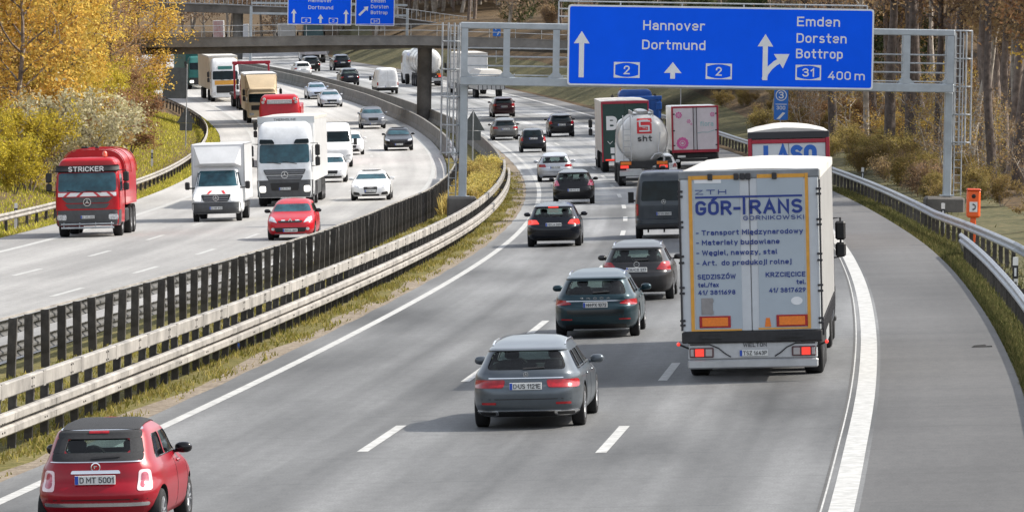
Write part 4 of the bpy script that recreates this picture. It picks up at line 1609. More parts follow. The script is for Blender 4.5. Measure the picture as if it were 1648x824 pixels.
STYLES = {
    'wagon': dict(H=1.46,
        RP=[(.20, .28), (.28, .12), (.40, .03), (.58, .0), (.70, .02), (.75, .07), (.92, .12), (.96, .15), (1.27, .42), (1.295, .36), (1.315, .40), (1.36, .75), (1.42, 1.25), (1.46, 1.9)],
        FP=[(.18, .30), (.25, .10), (.40, .0), (.60, .02), (.68, .10), (.76, .35), (.84, .75), (.90, 1.05), (.94, 1.2), (.98, 1.32), (1.26, 1.9), (1.34, 2.1), (1.41, 2.4), (1.46, 2.6)],
        WP=[(.18, .86), (.28, .95), (.45, .995), (.62, 1.0), (.80, .985), (.90, .955), (.94, .93), (.98, .90), (1.28, .73), (1.33, .69), (1.39, .62), (1.44, .5), (1.46, .40)]),
    'hatch': dict(H=1.46,
        RP=[(.20, .28), (.28, .12), (.40, .03), (.56, .0), (.68, .02), (.75, .09), (.95, .16), (1.0, .19), (1.30, .44), (1.325, .36), (1.35, .40), (1.39, .75), (1.43, 1.15), (1.46, 1.7)],
        FP=[(.18, .26), (.25, .10), (.40, .0), (.60, .02), (.70, .09), (.80, .32), (.89, .68), (.95, .92), (.98, 1.0), (1.02, 1.1), (1.30, 1.62), (1.37, 1.85), (1.43, 2.1), (1.46, 2.4)],
        WP=[(.18, .86), (.28, .95), (.45, .995), (.62, 1.0), (.82, .985), (.93, .955), (.97, .93), (1.01, .90), (1.32, .73), (1.36, .69), (1.41, .60), (1.45, .48), (1.46, .40)]),
    'suv': dict(H=1.64,
        RP=[(.26, .25), (.36, .10), (.50, .02), (.68, .0), (.82, .02), (.88, .08), (1.10, .12), (1.14, .15), (1.45, .40), (1.475, .30), (1.50, .34), (1.56, .75), (1.61, 1.2), (1.64, 1.8)],
        FP=[(.24, .25), (.34, .08), (.50, .0), (.78, .02), (.88, .10), (.97, .35), (1.04, .75), (1.09, 1.0), (1.12, 1.1), (1.16, 1.2), (1.46, 1.75), (1.54, 2.0), (1.60, 2.3), (1.64, 2.7)],
        WP=[(.24, .88), (.36, .96), (.55, 1.0), (.80, 1.0), (1.0, .985), (1.08, .955), (1.12, .93), (1.16, .90), (1.47, .745), (1.53, .70), (1.58, .62), (1.62, .5), (1.64, .40)]),
    'sedan': dict(H=1.40,
        RP=[(.20, .25), (.28, .10), (.42, .02), (.60, .0), (.80, .04), (.90, .08), (.95, .30), (.98, .60), (1.0, .72), (1.24, 1.35), (1.31, 1.6), (1.36, 1.9), (1.40, 2.3)],
        FP=[(.18, .28), (.25, .10), (.38, .0), (.58, .02), (.66, .10), (.74, .38), (.81, .80), (.87, 1.12), (.90, 1.25), (.94, 1.36), (1.21, 1.95), (1.29, 2.15), (1.36, 2.5), (1.40, 2.7)],
        WP=[(.18, .86), (.28, .95), (.45, .995), (.60, 1.0), (.78, .985), (.87, .955), (.91, .93), (.95, .89), (1.23, .71), (1.28, .67), (1.33, .60), (1.38, .5), (1.40, .40)]),
    'mini': dict(H=1.49,
        RP=[(.22, .30), (.30, .14), (.42, .05), (.56, .0), (.66, .04), (.74, .12), (.86, .15), (1.0, .20), (1.34, .50), (1.37, .52), (1.42, .80), (1.46, 1.1), (1.49, 1.5)],
        FP=[(.20, .26), (.28, .10), (.42, .0), (.62, .03), (.72, .12), (.82, .32), (.90, .58), (.96, .76), (.99, .84), (1.03, .92), (1.32, 1.36), (1.40, 1.55), (1.46, 1.8), (1.49, 2.0)],
        WP=[(.20, .86), (.30, .95), (.45, .99), (.60, 1.0), (.80, .975), (.90, .94), (.96, .90), (1.0, .87), (1.35, .73), (1.40, .67), (1.45, .58), (1.48, .47), (1.49, .40)]),
    'van': dict(H=2.45,
        RP=[(.34, .20), (.42, .06), (.55, .0), (.70, .0), (.74, .06), (1.2, .05), (1.3, .06), (2.1, .12), (2.28, .16), (2.38, .26), (2.43, .45), (2.45, .7)],
        FP=[(.30, .22), (.40, .06), (.55, .0), (.95, .04), (1.08, .14), (1.20, .45), (1.28, .80), (1.33, .95), (1.40, 1.05), (2.0, 1.52), (2.2, 1.75), (2.36, 2.2), (2.43, 2.5), (2.45, 2.8)],
        WP=[(.30, .90), (.42, .97), (.60, 1.0), (1.1, 1.0), (1.3, .985), (2.1, .87), (2.25, .835), (2.36, .78), (2.43, .66), (2.45, .5)]),
}


def cut(body, cutter):
    """boolean difference evaluated straight into the mesh"""
    md = body.modifiers.new('cut', 'BOOLEAN')
    md.operation = 'DIFFERENCE'
    md.solver = 'EXACT'
    md.object = cutter
    dg = bpy.context.evaluated_depsgraph_get()
    me = bpy.data.meshes.new_from_object(body.evaluated_get(dg))
    body.modifiers.remove(md)
    old = body.data
    if len(me.polygons) > 50:
        me.name = old.name
        body.data = me
        me.polygons.foreach_set('use_smooth', [True] * len(me.polygons))
        me.set_sharp_from_angle(angle=R(38))
    bpy.data.objects.remove(cutter)


def car(name, label, cat, style, L, W, H, col, pos, away=True, wr=.32, ro=.95, fo=.88, clad=.0, tl=None, tlm=REDLAMP, txt=None, plz=None, hl=None, grille=None,
        low_grille=None, lit=False, glass=GLASS, group=None, rails=None, side=True, extra=None, n=4.5, m=8., mirror_m=None, sw=None, rw=None, rww=(.80, .82), ws=None, brake=None, yaw=0., rimkind='alloy', cabin=False):
    S = STYLES[style]
    k = H / S['H']
    sc = lambda tab: [(z * k, v) for z, v in tab]
    RP, FP, WP = sc(S['RP']), sc(S['FP']), sc(S['WP'])
    mb = loft(L, W, RP, FP, WP, n=n, m=m, zsplit=(round(clad, 4),) if clad else ())
    ya = ro if away else L - fo
    M = frame(*pos, away=away) @ Matrix.Rotation(R(yaw), 4, 'Z') @ Matrix.Translation((0, -ya, 0))
    root = thing(name, label, cat, M, group)
    bv = bvh_of(mb)
    if clad:
        for i, f in enumerate(mb.f):
            if len(f) == 4 and sum(mb.v[j][2] for j in f) / 4 < clad:
                mb.m[i] = 1
    body = mb.build('body', [col, BLACK], root, smooth=38)
    cb = MB()
    for yc in (ro, L - fo):
        for s in (-1, 1):
            a = wr * 1.16
            n_ = 28
            x0, x1 = s * (W / 2 - .30), s * (W / 2 + .25)
            vs = [(x, yc + a * math.cos(2 * math.pi * j / n_), wr + .01 + a * math.sin(2 * math.pi * j / n_)) for x in (x0, x1) for j in range(n_)]
            cb.add(vs, [tuple(range(n_))[::-1], tuple(range(n_, 2 * n_))] + [(j, (j + 1) % n_, (j + 1) % n_ + n_, j + n_) for j in range(n_)], 1)
    cutter = cb.build('cutter', [BLACK, BLACK], None, smooth=0)
    cutter.matrix_world = M
    bpy.context.view_layer.update()
    cut(body, cutter)
    for yc in (ro, L - fo):
        for s in (-1, 1):
            wheel(root, s * (W / 2 - .115), yc, wr, .215 if W > 1.66 else .19, rimkind)
    r, f, w = pchip(RP), pchip(FP), pchip(WP)
    van = style == 'van'
    pane = PANE if cabin else glass
    po = -.010 if cabin else .006
    cuts = {'rear': [], 'front': [], 'left': [], 'right': []}
    belt, top = {'wagon': (.945, 1.265), 'hatch': (.985, 1.295), 'suv': (1.125, 1.445), 'sedan': (.95, 1.225), 'mini': (.99, 1.33), 'van': (1.36, 2.03)}[style]
    belt, top = belt * k, top * k
    hw = lambda z: float(w(z)) * W / 2
    # windscreen and rear window
    zb, zt = ws or ((belt + .03, top - .015) if not van else (1.42 * k, 2.0 * k))
    panel(root, 'windscreen', bv, 'front', [(-hw(zb) * .90, zb), (hw(zb) * .90, zb), (hw(zt) * .88, zt), (-hw(zt) * .88, zt)], pane, r=.06, nu=16, nv=9, off=po)
    cuts['front'].append(([(-hw(zb) * .90, zb), (hw(zb) * .90, zb), (hw(zt) * .88, zt), (-hw(zt) * .88, zt)], .06))
    zb, zt = rw or ((belt + .01, top - .02) if style != 'sedan' else (1.0 * k, 1.22 * k))
    panel(root, 'rear_window', bv, 'rear', [(-hw(zb) * rww[0], zb), (hw(zb) * rww[0], zb), (hw(zt) * rww[1], zt), (-hw(zt) * rww[1], zt)], pane, r=.07, nu=16, nv=9, off=po)
    cuts['rear'].append(([(-hw(zb) * rww[0], zb), (hw(zb) * rww[0], zb), (hw(zt) * rww[1], zt), (-hw(zt) * rww[1], zt)], .07))
    # side windows: each pane its own panel
    yA = float(r(belt)) + (.42 if style != 'sedan' else .62)
    yAt = float(r(top)) + (.30 if style != 'sedan' else .20)
    yB = L - float(f(belt)) - .38
    yBt = L - float(f(top)) - .16
    zb, zt = belt + .015, top - .01
    panes = 3 if style in ('wagon', 'suv') else 2
    if van:
        yA, yAt, panes = L - float(f(belt)) - 1.35, L - float(f(top)) - .95, 1
        yB, yBt = L - float(f(belt)) - .25, L - float(f(top)) - .10
    cutp = {1: [0, 1], 2: [0, .45, 1], 3: [0, .22, .58, 1]}[panes]
    for sd in ('left', 'right'):
        for j in range(panes):
            a, b = cutp[j], cutp[j + 1]
            g = .035
            q = [(yA + (yB - yA) * a + g, zb), (yA + (yB - yA) * b - g, zb), (yAt + (yBt - yAt) * b - g, zt), (yAt + (yBt - yAt) * a + g, zt)]
            panel(root, 'side_window', bv, sd, q, PANE if cabin else GLASS, r=.05, nu=9, nv=7, off=-.010 if cabin else .005)
            cuts[sd].append((q, .05))
        if side and not van:
            x = 1 if sd == 'right' else -1
            for yh in (yA + (yB - yA) * .40, yA + (yB - yA) * .82)[0 if panes == 3 else 1:]:
                h = hit(bv, Vector((x * 20, yh, belt - .10)), Vector((-x, 0, 0)))[0]
                d = MB()
                d.box(h.x - .012 * x, h.x + .028 * x, yh - .11, yh + .10, h.z - .016, h.z + .016, .012)
                d.build('door_handle', col, root)
            for yh in (yA + (yB - yA) * .33, yA + (yB - yA) * .66, yB + .30)[0 if panes == 3 else 1:]:
                ln = MB()
                patch(ln, bv, sd, (yh - .006, yh + .006, .30 * k, belt - .01), r=0, off=.003, nu=2, nv=10)
                ln.build('door_gap', BLACK, root, smooth=0, fix=False)
    if cabin:
        # hollow the cabin, open the windows, put seats in
        zc0, zc1 = .56 * k, H - .055
        zi = np.linspace(zc0, zc1, 18)
        fmin = L - float(f(belt)) - .12
        cav = loft(L, W, [(z, float(r(z)) + .085) for z in zi], [(z, max(float(f(z)) + .085, float(f(belt)) - .02)) for z in zi], [(z, max(.2, float(w(z)) - .13)) for z in zi], n=n, m=m, ns=14, ne=10, crown=.005, nz=14)
        cav.m = [1] * len(cav.f)
        for solid in [cav] + [MB(), MB()]:
            if solid is not cav:
                keys = ('rear', 'front') if not getattr(car, '_t', False) else ('left', 'right')
                car._t = not getattr(car, '_t', False)
                for kk in keys:
                    for q, rr_ in cuts[kk]:
                        patch_solid(solid, bv, kk, q, r=rr_, nu=10, nv=6)
            cu = solid.build('cutter', [BLACK, BLACK], None, smooth=0)
            cu.matrix_world = M
            bpy.context.view_layer.update()
            cut(body, cu)
        it = MB()
        yd = L - float(f(belt)) - .30
        fr_ = yd - .95
        for x in (-.36, .36):
            it.box(x - .24, x + .24, fr_ - .30, fr_ + .22, .40 * k, .60 * k, .07)
            it.hull([(x + i * a, fr_ - .26 - j * .22 + q * .05, z) for i in (-1, 1) for q in (-1, 1) for a, j, z in ((.23, 0, .55 * k), (.22, .55, .90 * k), (.15, 1, 1.06 * k))])
            it.box(x - .12, x + .12, fr_ - .56, fr_ - .46, 1.07 * k, 1.24 * k, .04)
        rb_ = max(fr_ - .95, float(r(belt)) + .72)
        it.hull([(i * a, rb_ - .22 - j * .22 + q * .05, z) for i in (-1, 1) for q in (-1, 1) for a, j, z in ((.60, 0, .5 * k), (.58, .6, .88 * k), (.52, 1, .96 * k))])
        for x in (-.40, 0, .40):
            it.box(x - .12, x + .12, rb_ - .50, rb_ - .41, .965 * k, (1.10 if x else 1.05) * k, .035)
        it.box(-W * .38, W * .38, yd - .10, yd + .25, .62 * k, belt - .03, .06)
        it.lathe([(.17, -.012), (.19, 0), (.17, .012), (.155, 0)], (-.36, yd - .22, belt - .10), 'y', 20)
        it.build('seats', SEATM, root)
    # mirrors
    my, mz = L - float(f(belt)) - .62, belt + .05
    if van:
        my, mz = L - 1.15, 1.42 * k
    for s in (-1, 1):
        d = MB()
        xx = hw(belt) + (.13 if not van else .20)
        if van:
            d.hull([(s * (xx + i * .10), my + j * .06, mz + q2 * .19) for i in (-1, 1) for j in (-.6, 1) for q2 in (-1, 1)] + [(s * xx, my + .12, mz)])
            d.tube([(s * (hw(belt) - .04), my + .05, mz - .12), (s * xx, my + .02, mz - .10)], .03, 6)
        else:
            d.ell((s * xx, my, mz), (.115, .075, .072), 14, e=.8)
            d.tube([(s * (hw(belt) - .06), my + .02, mz - .05), (s * (xx - .02), my, mz - .04)], .022, 6)
        d.build('mirror', mirror_m or col, root)
    # rear end
    zl = (.70 * k, .84 * k)
    tl = tl or [[(.40 * W, zl[0]), (.485 * W, zl[0]), (.475 * W, zl[1]), (.34 * W, zl[1])]]
    for q in tl:
        panel(root, 'tail_light', bv, 'rear', q, tlm, both=True, r=.035, off=.010, nu=9, nv=6)
    plz = plz if plz is not None else (.70 * k if not van else .75)
    if away:
        plate(root, bv, 'rear', plz, txt)
        panels(root, 'rear_bumper_insert', bv, 'rear', [(-.36 * W, .36 * W, .21 * k, .31 * k)], BLACK, r=.03, off=.004)
        lid = MB()
        za, zc_ = (.50 * k, belt - .01)
        if not van:
            for q in ((-.40 * W, .40 * W, za, za + .012),):
                patch(lid, bv, 'rear', q, r=0, off=.003, nu=12, nv=6)
        else:
            patch(lid, bv, 'rear', (-.006, .006, .55, 2.2 * k), r=0, off=.003, nu=2, nv=14)
        lid.build('tailgate_gap', BLACK, root, smooth=0, fix=False)
        if not van:
            panels(root, 'rear_wiper', bv, 'rear', [[(-.05, belt + .035), (.30, belt + .055), (.30, belt + .07), (-.05, belt + .06)]], BLACK, r=.005, off=.015, nu=6, nv=2)
            e = MB()
            yr = float(r(.60 * k))
            for x in ((-.30, -.30 + .0), (0, 0)):
                pass
    # front end
    hl = hl or [[(.30 * W, .60 * k), (.465 * W, .64 * k), (.45 * W, .745 * k), (.33 * W, .70 * k)]]
    for q in hl:
        panel(root, 'headlight', bv, 'front', q, HEADLIT if lit else HEAD, both=True, r=.03, off=.008, nu=8, nv=5)
    if not away:
        gr = grille or [[(-.20 * W, .44 * k), (.20 * W, .44 * k), (.23 * W, .62 * k), (-.23 * W, .62 * k)]]
        for q in gr:
            panels(root, 'grille', bv, 'front', [q], BLACK, r=.05, off=.006)
        lg = low_grille or [(-.34 * W, .34 * W, .24 * k, .34 * k)]
        panels(root, 'air_intake', bv, 'front', lg, BLACK, r=.03, off=.006)
        plate(root, bv, 'front', plz if plz < .6 else .40 * k, txt)
    if rails:
        for s in (-1, 1):
            d = MB()
            y0_, y1_ = rails
            pts = []
            for a in np.linspace(0, 1, 12):
                yy_ = y0_ + (y1_ - y0_) * a
                h = hit(bv, Vector((s * hw(1.33 * k) * .94, yy_, 9)), Vector((0, 0, -1)))[0]
                pts.append((h.x, yy_, h.z + .035 * min(1, 8 * min(a, 1 - a)) - .004))
            d.tube(pts, .017, 8)
            d.build('roof_rail', CHROME, root)
    if extra:
        extra(root, bv, k, r, f, w)
    if brake:
        panels(root, 'brake_light', bv, 'rear', [brake], REDLIT, r=.01, off=.012)
    return root


def star(mb, x, y, z, r, fc, m=0):
    """three-pointed star in a ring"""
    mb.lathe([(r, -.012), (r, .012), (r * .86, .012), (r * .86, -.012)], (x, y, z), 'y', 24, m)
    for k in range(3):
        a = math.pi / 2 + k * 2 * math.pi / 3
        b = math.pi / 3
        p = [(x + r * .92 * math.cos(a), z + r * .92 * math.sin(a)), (x + r * .14 * math.cos(a + b), z + r * .14 * math.sin(a + b)), (x, z), (x + r * .14 * math.cos(a - b), z + r * .14 * math.sin(a - b))]
        mb.prism(p, y - .012, y + .014 * 1.0, m)


# ------------------------------------------------------------------ lorry building blocks (local x right, y forward)
def mark_box(root, bv_name, x0, x1, y0, y1, z0, z1, m, b=.03, parent=None):
    mb = MB()
    mb.box(x0, x1, y0, y1, z0, z1, b)
    return mb.build(bv_name, m, parent or root)


def slab_bvh(x0, x1, y0, y1, z0, z1):
    mb = MB()
    mb.box(x0, x1, y0, y1, z0, z1)
    return bvh_of(mb)


def axle_wheels(root, ys, W=2.5, r=.5, dual=False, kind='truck'):
    for y in ys:
        for s in (-1, 1):
            wheel(root, s * (W / 2 - .19), y, r, .36 if not dual else .58, kind)


def cab_mesh(L=2.25, W=2.48, z0=.38, H=3.65, roof=.55, rake=.30, nose=.06):
    RP = [(z0, .02), (z0 + .3, 0), (H * .8, 0), (H - .15, .02), (H, .12)]
    FP = [(z0, nose + .02), (z0 + .12, nose), (z0 + .5, 0), (1.55, .0), (1.75, .03), (H * .72, .03 + rake * .55), (H * .80, .03 + rake * .75), (H - .35, rake + .12), (H - .12, rake + roof * .5), (H, rake + roof)]
    WP = [(z0, .95), (z0 + .12, .985), (1.2, 1.0), (2.0, .995), (H * .75, .97), (H - .3, .92), (H - .1, .84), (H, .72)]
    return loft(L, W, RP, FP, WP, n=7, m=16, ns=18, ne=20, nz=34)


def cab(root, y1, colm, W=2.48, H=3.65, L=2.25, z0=.38, bumper=CHASSIS, glass=GLASS_BLUE, ws=(1.92, 2.74), grille=None, hl=None, lit=False, txt=None, visor=None, starz=None, mir=(1.55, 2.75), mout=.24, roof=.55, rake=.30, plz=.72, bump_top=1.10, sidewin=True, bright=HEAD, part='cab'):
    """a forward-control lorry cab whose front face is at y1; returns (cab object, bvh, transform)"""
    mb = cab_mesh(L, W, z0, H, roof, rake)
    mb.v = [(p[0], p[1] + y1 - L, p[2]) for p in mb.v]
    bv = bvh_of(mb)
    c = mb.build(part, [colm, BLACK], root, smooth=38)
    h = W / 2
    panel(c, 'windscreen', bv, 'front', [(-h * .90, ws[0]), (h * .90, ws[0]), (h * .88, ws[1]), (-h * .88, ws[1])], glass, r=.10, nu=18, nv=10, off=.008)
    if bumper is not None:
        panel(c, 'bumper', bv, 'front', [(-h * .975, z0 + .02), (h * .975, z0 + .02), (h * .985, bump_top), (-h * .985, bump_top)], bumper, r=.07, nu=24, nv=8, off=.02, thick=.05)
        for s in ('left', 'right'):
            panel(c, 'bumper_side', bv, s, (y1 - .62, y1 - .16, z0 + .03, bump_top), bumper, r=.05, nu=6, nv=6, off=.012)
    if grille:
        for q, gm in grille:
            panel(c, 'grille', bv, 'front', q, gm, r=.05, nu=16, nv=5, off=.03, thick=.05)
    for q in (hl or [(.62 * h, .90 * h, .62, .86)]):
        panel(c, 'headlight', bv, 'front', q, HEADLIT if lit else bright, both=True, r=.05, nu=8, nv=5, off=.035, thick=.04)
    if visor:
        panel(c, 'sun_visor', bv, 'front', [(-h * .93, visor[0]), (h * .93, visor[0]), (h * .90, visor[1]), (-h * .90, visor[1])], visor[2], r=.06, nu=16, nv=4, off=.10, thick=.10)
    if sidewin:
        for s in ('left', 'right'):
            panel(c, 'side_window', bv, s, [(y1 - 1.25, ws[0] + .05), (y1 - .30, ws[0] + .0), (y1 - .50, ws[1] - .1), (y1 - 1.25, ws[1] - .06)], GLASS, r=.06, nu=8, nv=6, off=.008)
            panels(c, 'door_gap', bv, s, [(y1 - 1.36, y1 - 1.34, 1.1, ws[1] + .05), (y1 - .17, y1 - .155, 1.1, 1.9)], BLACK, r=0, nu=2, nv=8, off=.004)
    wp = MB()
    for x in (-.55, .15):
        p = []
        for t in np.linspace(0, 1, 5):
            a = Vector(((x + .62 * t) * h / 1.24, 0, ws[0] - .04 + .10 * t))
            hh = hit(bv, Vector((a.x, 60, a.z)), Vector((0, -1, 0)))[0]
            p.append((hh.x, hh.y + .03, hh.z))
        wp.tube(p, .014, 5)
    wp.build('windscreen_wiper', BLACK, c)
    if mir:
        for s in (-1, 1):
            d = MB()
            xo = h + mout
            d.box(s * xo - .11, s * xo + .11, y1 - .34, y1 - .20, (mir[0] + mir[1]) / 2 + .03, mir[1] - .1, .04)
            d.box(s * xo - .11, s * xo + .11, y1 - .34, y1 - .20, mir[0] + .2, (mir[0] + mir[1]) / 2 - .02, .04)
            d.tube([(s * (h - .08), y1 - .22, mir[1] - .05), (s * xo, y1 - .25, mir[1] - .03), (s * xo, y1 - .27, mir[0] + .2), (s * (h - .05), y1 - .22, mir[0] + .18)], .022, 6)
            d.build('mirror', BLACK, c)
    if txt:
        plate(c, bv, 'front', plz, txt, y=float(hit(bv, Vector((0, 60, plz)), Vector((0, -1, 0)))[0].y) + .025)
    if starz:
        e = MB()
        hh = hit(bv, Vector((0, 60, starz[0])), Vector((0, -1, 0)))[0]
        star(e, 0, hh.y + .055, starz[0], starz[1], 1)
        e.build('emblem', CHROME, c)
    st = MB()
    for s in (-1, 1):
        st.box(s * (h - .02) - .05, s * (h - .02) + .05, y1 - 1.25, y1 - .75, z0 + .02, z0 + .12, .02)
    st.build('step', CHASSIS, c)
    return c, bv


def frame_rails(root, y0, y1, z=.78, W=.86):
    mb = MB()
    for s in (-1, 1):
        mb.box(s * W / 2 - .04, s * W / 2 + .04, y0, y1, z - .13, z + .13, .01)
    for y in np.arange(y0 + .4, y1, 1.4):
        mb.box(-W / 2 + .041, W / 2 - .041, y, y + .09, z - .1, z + .1)
    return mb.build('chassis_frame', CHASSIS, root)


def mudguards(root, ys, W=2.5, r=.5):
    mb = MB()
    for y in ys:
        for s in (-1, 1):
            xs = (s * (W / 2 - .40), s * (W / 2 - .02))
            n_ = 9
            vs = [(x, y + (r + .07) * math.cos(a), r + (r + .07) * math.sin(a)) for x in xs for a in np.linspace(.25, math.pi - .25, n_)]
            vs += [(x, y + (r + .10) * math.cos(a), r + (r + .10) * math.sin(a)) for x in xs for a in np.linspace(.25, math.pi - .25, n_)]
            fs = []
            for j in range(n_ - 1):
                fs += [(j, j + 1, n_ + j + 1, n_ + j), (2 * n_ + j, 3 * n_ + j, 3 * n_ + j + 1, 2 * n_ + j + 1), (j, 2 * n_ + j, 2 * n_ + j + 1, j + 1), (n_ + j, n_ + j + 1, 3 * n_ + j + 1, 3 * n_ + j)]
            mb.add(vs, fs)
    return mb.build('mudguard', BLACK, root)


def curtain_box(root, name, x0, x1, y0, y1, z0, z1, m, rib=None, roofm=None, bulge=0.):
    """box body with a softly uneven tarpaulin"""
    mb = MB()
    ny, nz_ = 24, 8
    rnd = random.Random(int((z1 + y1) * 100))
    mb.box(x0, x1, y0, y1, z0, z1 - .02, .04)
    o = mb.build(name, m, root)
    if roofm:
        rb = MB()
        nx, ny = 9, 22
        vs, fs = [], []
        for j in range(ny + 1):
            for i in range(nx + 1):
                u, v = i / nx, j / ny
                zz_ = z1 + (.035 + bulge) * math.sin(math.pi * u) * (1 - .35 * math.cos(v * math.pi * 10) ** 2) + rnd.uniform(-.006, .006)
                vs.append((x0 - .012 + (x1 - x0 + .024) * u, y0 - .012 + (y1 - y0 + .024) * v, zz_ if 0 < i < nx else z1 - .015))
        for j in range(ny):
            for i in range(nx):
                fs.append((j * (nx + 1) + i, j * (nx + 1) + i + 1, (j + 1) * (nx + 1) + i + 1, (j + 1) * (nx + 1) + i))
        n_ = len(vs)
        vs += [(x, y, z1 - .16) for x, y in ((x0 - .012, y0 - .012), (x1 + .012, y0 - .012), (x1 + .012, y1 + .012), (x0 - .012, y1 + .012))]
        fs += [tuple([n_] + [i for i in range(nx + 1)] + [n_ + 1])[::-1]]
        fs += [tuple([n_ + 1] + [j * (nx + 1) + nx for j in range(ny + 1)] + [n_ + 2])[::-1]]
        fs += [tuple([n_ + 3] + [j * (nx + 1) for j in range(ny + 1)][::-1] + [n_])[::-1]]
        fs += [tuple([n_ + 2] + [ny * (nx + 1) + i for i in range(nx + 1)][::-1] + [n_ + 3])[::-1]]
        rb.add(vs, fs)
        rb.build('roof_tarpaulin', roofm, root, smooth=50, fix=False)
    if rib:
        rb = MB()
        for y in np.arange(y0 + .6, y1 - .3, 1.2):
            for x in (x0, x1):
                sx = 1 if x > 0 else -1
                rb.box(x - .004 * sx, x + .012 * sx, y, y + .05, z0 + .05, z1 - .2, .004)
        rb.build('tension_strap', rib, root)
    return o
# ------------------------------------------------------------------ traffic: lorries
TARPS = mat('beige side tarpaulin', (.262, .260, .255), .62, noise=.14, nscale=1.2, bump=.2, bscale=2.5)
DOORGREY = mat('blue grey trailer door', (.35, .405, .455), .42, noise=.05, nscale=1.2)
DOORFRAME = mat('light grey door frame', (.50, .53, .56), .42, noise=.10, nscale=1.5)
AMBERTAPE = mat('amber contour tape', (.62, .30, .035), .45, noise=.12, nscale=8)
LETTERBLUE = mat('dark blue lettering', (.008, .03, .20), .5)
LETTERBLUE2 = mat('mid blue lettering', (.01, .10, .42), .5)
LETTERWHITE = mat('white lettering', (.70, .70, .70), .5)
DARKMETAL = mat('dark hinge metal', (.035, .035, .04), .5, .4)
ALU = mat('aluminium bar', (.42, .43, .44), .42, .5, noise=.15, nscale=2)
CREAM = mat('cream box body', (.62, .50, .34), .45, noise=.10, nscale=1.4)
TANKW = mat('white tank paint', (.62, .615, .60), .34, coat=.4, noise=.14, nscale=.9)
DKRED = paint('dark red', (.32, .018, .04))
REDP = paint('lorry red', (.40, .005, .012))
GREENP = mat('teal curtain', (.012, .12, .11), .6, noise=.25, nscale=1.0)
DKGREEN = mat('dark green door', (.012, .045, .038), .45, noise=.2, nscale=2)
WCAB = paint('cab white', (.70, .72, .74))
GREYP = mat('grey bumper plastic', (.06, .063, .068), .5, noise=.25, nscale=4)
BLUEP = paint('lorry blue', (.012, .075, .30))


def semi_rear_gear(root, ys, y0, y1, W=2.5):
    frame_rails(root, y0 + .15, y1, z=.98, W=.95)
    axle_wheels(root, ys, W=W)
    mudguards(root, ys, W=W)


# --- the near right lorry
gt_ = thing('articulated_lorry', 'big nearby lorry with blue grey rear doors lettered GÓR-TRANS', 'lorry', frame(103.3, 9.48))
ux = lambda x: (x - 1208) / 86.3
zy = lambda y: (619 - y) / 86.3
HW = 1.275
tr = curtain_box(gt_, 'trailer_box', -HW, HW, .10, 13.6, .92, 3.84, TARPS, roofm=TARP, bulge=.02)
b = MB()
b.box(-HW - .01, HW + .01, .02, .14, 3.70, 3.86, .02)
b.build('rear_header', mat('header grey', (.20, .215, .23), .5, noise=.2, nscale=3), gt_)
b = MB()
for x in (1147, 1188, 1198, 1207, 1248):
    b.box(ux(x) - .045, ux(x) + .045, -.02, .02, 3.68, 3.80, .008)
b.build('hinge', DARKMETAL, gt_)
doors = []
for s, (xa, xb) in ((-1, (-HW + .02, -.006)), (1, (.006, HW - .02))):
    d = MB()
    d.box(xa, xb, .03, .09, .93, 3.70, .012)
    dd = d.build('rear_door', DOORFRAME, gt_)
    d = MB()
    pa, pb = (ux(1120), ux(1193)) if s < 0 else (ux(1220), ux(1293))
    d.box(pa, pb, .018, .034, zy(537), zy(299), .004)
    d.build('door_panel', DOORGREY, dd, smooth=0)
    d = MB()
    if s < 0:
        d.box(ux(1112.5), ux(1118), .016, .033, zy(538), zy(294))
        d.box(ux(1118.3), ux(1192), .012, .03, zy(300), zy(294))
        d.box(ux(1118.3), ux(1192), .013, .031, zy(538), zy(535.5))
    else:
        d.box(ux(1295.5), ux(1300.5), .016, .033, zy(537), zy(293))
        d.box(ux(1220.5), ux(1295), .012, .03, zy(299.5), zy(293.5))
        d.box(ux(1218), ux(1295), .013, .031, zy(537), zy(534.5))
    d.build('contour_tape', AMBERTAPE, dd, smooth=0)
    # hinges and lock bars down the outer edge
    d = MB()
    for y in (318, 326, 366, 374, 420, 430, 469, 478, 521, 528):
        x = -HW + .015 if s < 0 else HW - .015
        d.box(x - .05, x + .05, -.012, .02, zy(y) - .02, zy(y) + .02, .006)
    d.tube([((-HW + .0) * (1 if s < 0 else -1), -.0, .95), ((-HW + .0) * (1 if s < 0 else -1), .0, 3.66)], .018, 6)
    d.build('door_hinge', DARKMETAL, dd)
    d = MB()
    xc = ux(1150) if s < 0 else ux(1271)
    d.box(xc - .285, xc + .285, .0, .018, zy(533), zy(514.5), .004, m=0)
    d.box(xc - .235, xc + .235, -.006, .001, zy(530.5), zy(517), .003, m=1)
    d.build('marker_board', [REDLAMP, ORANGE], dd, smooth=0)
yl = .010
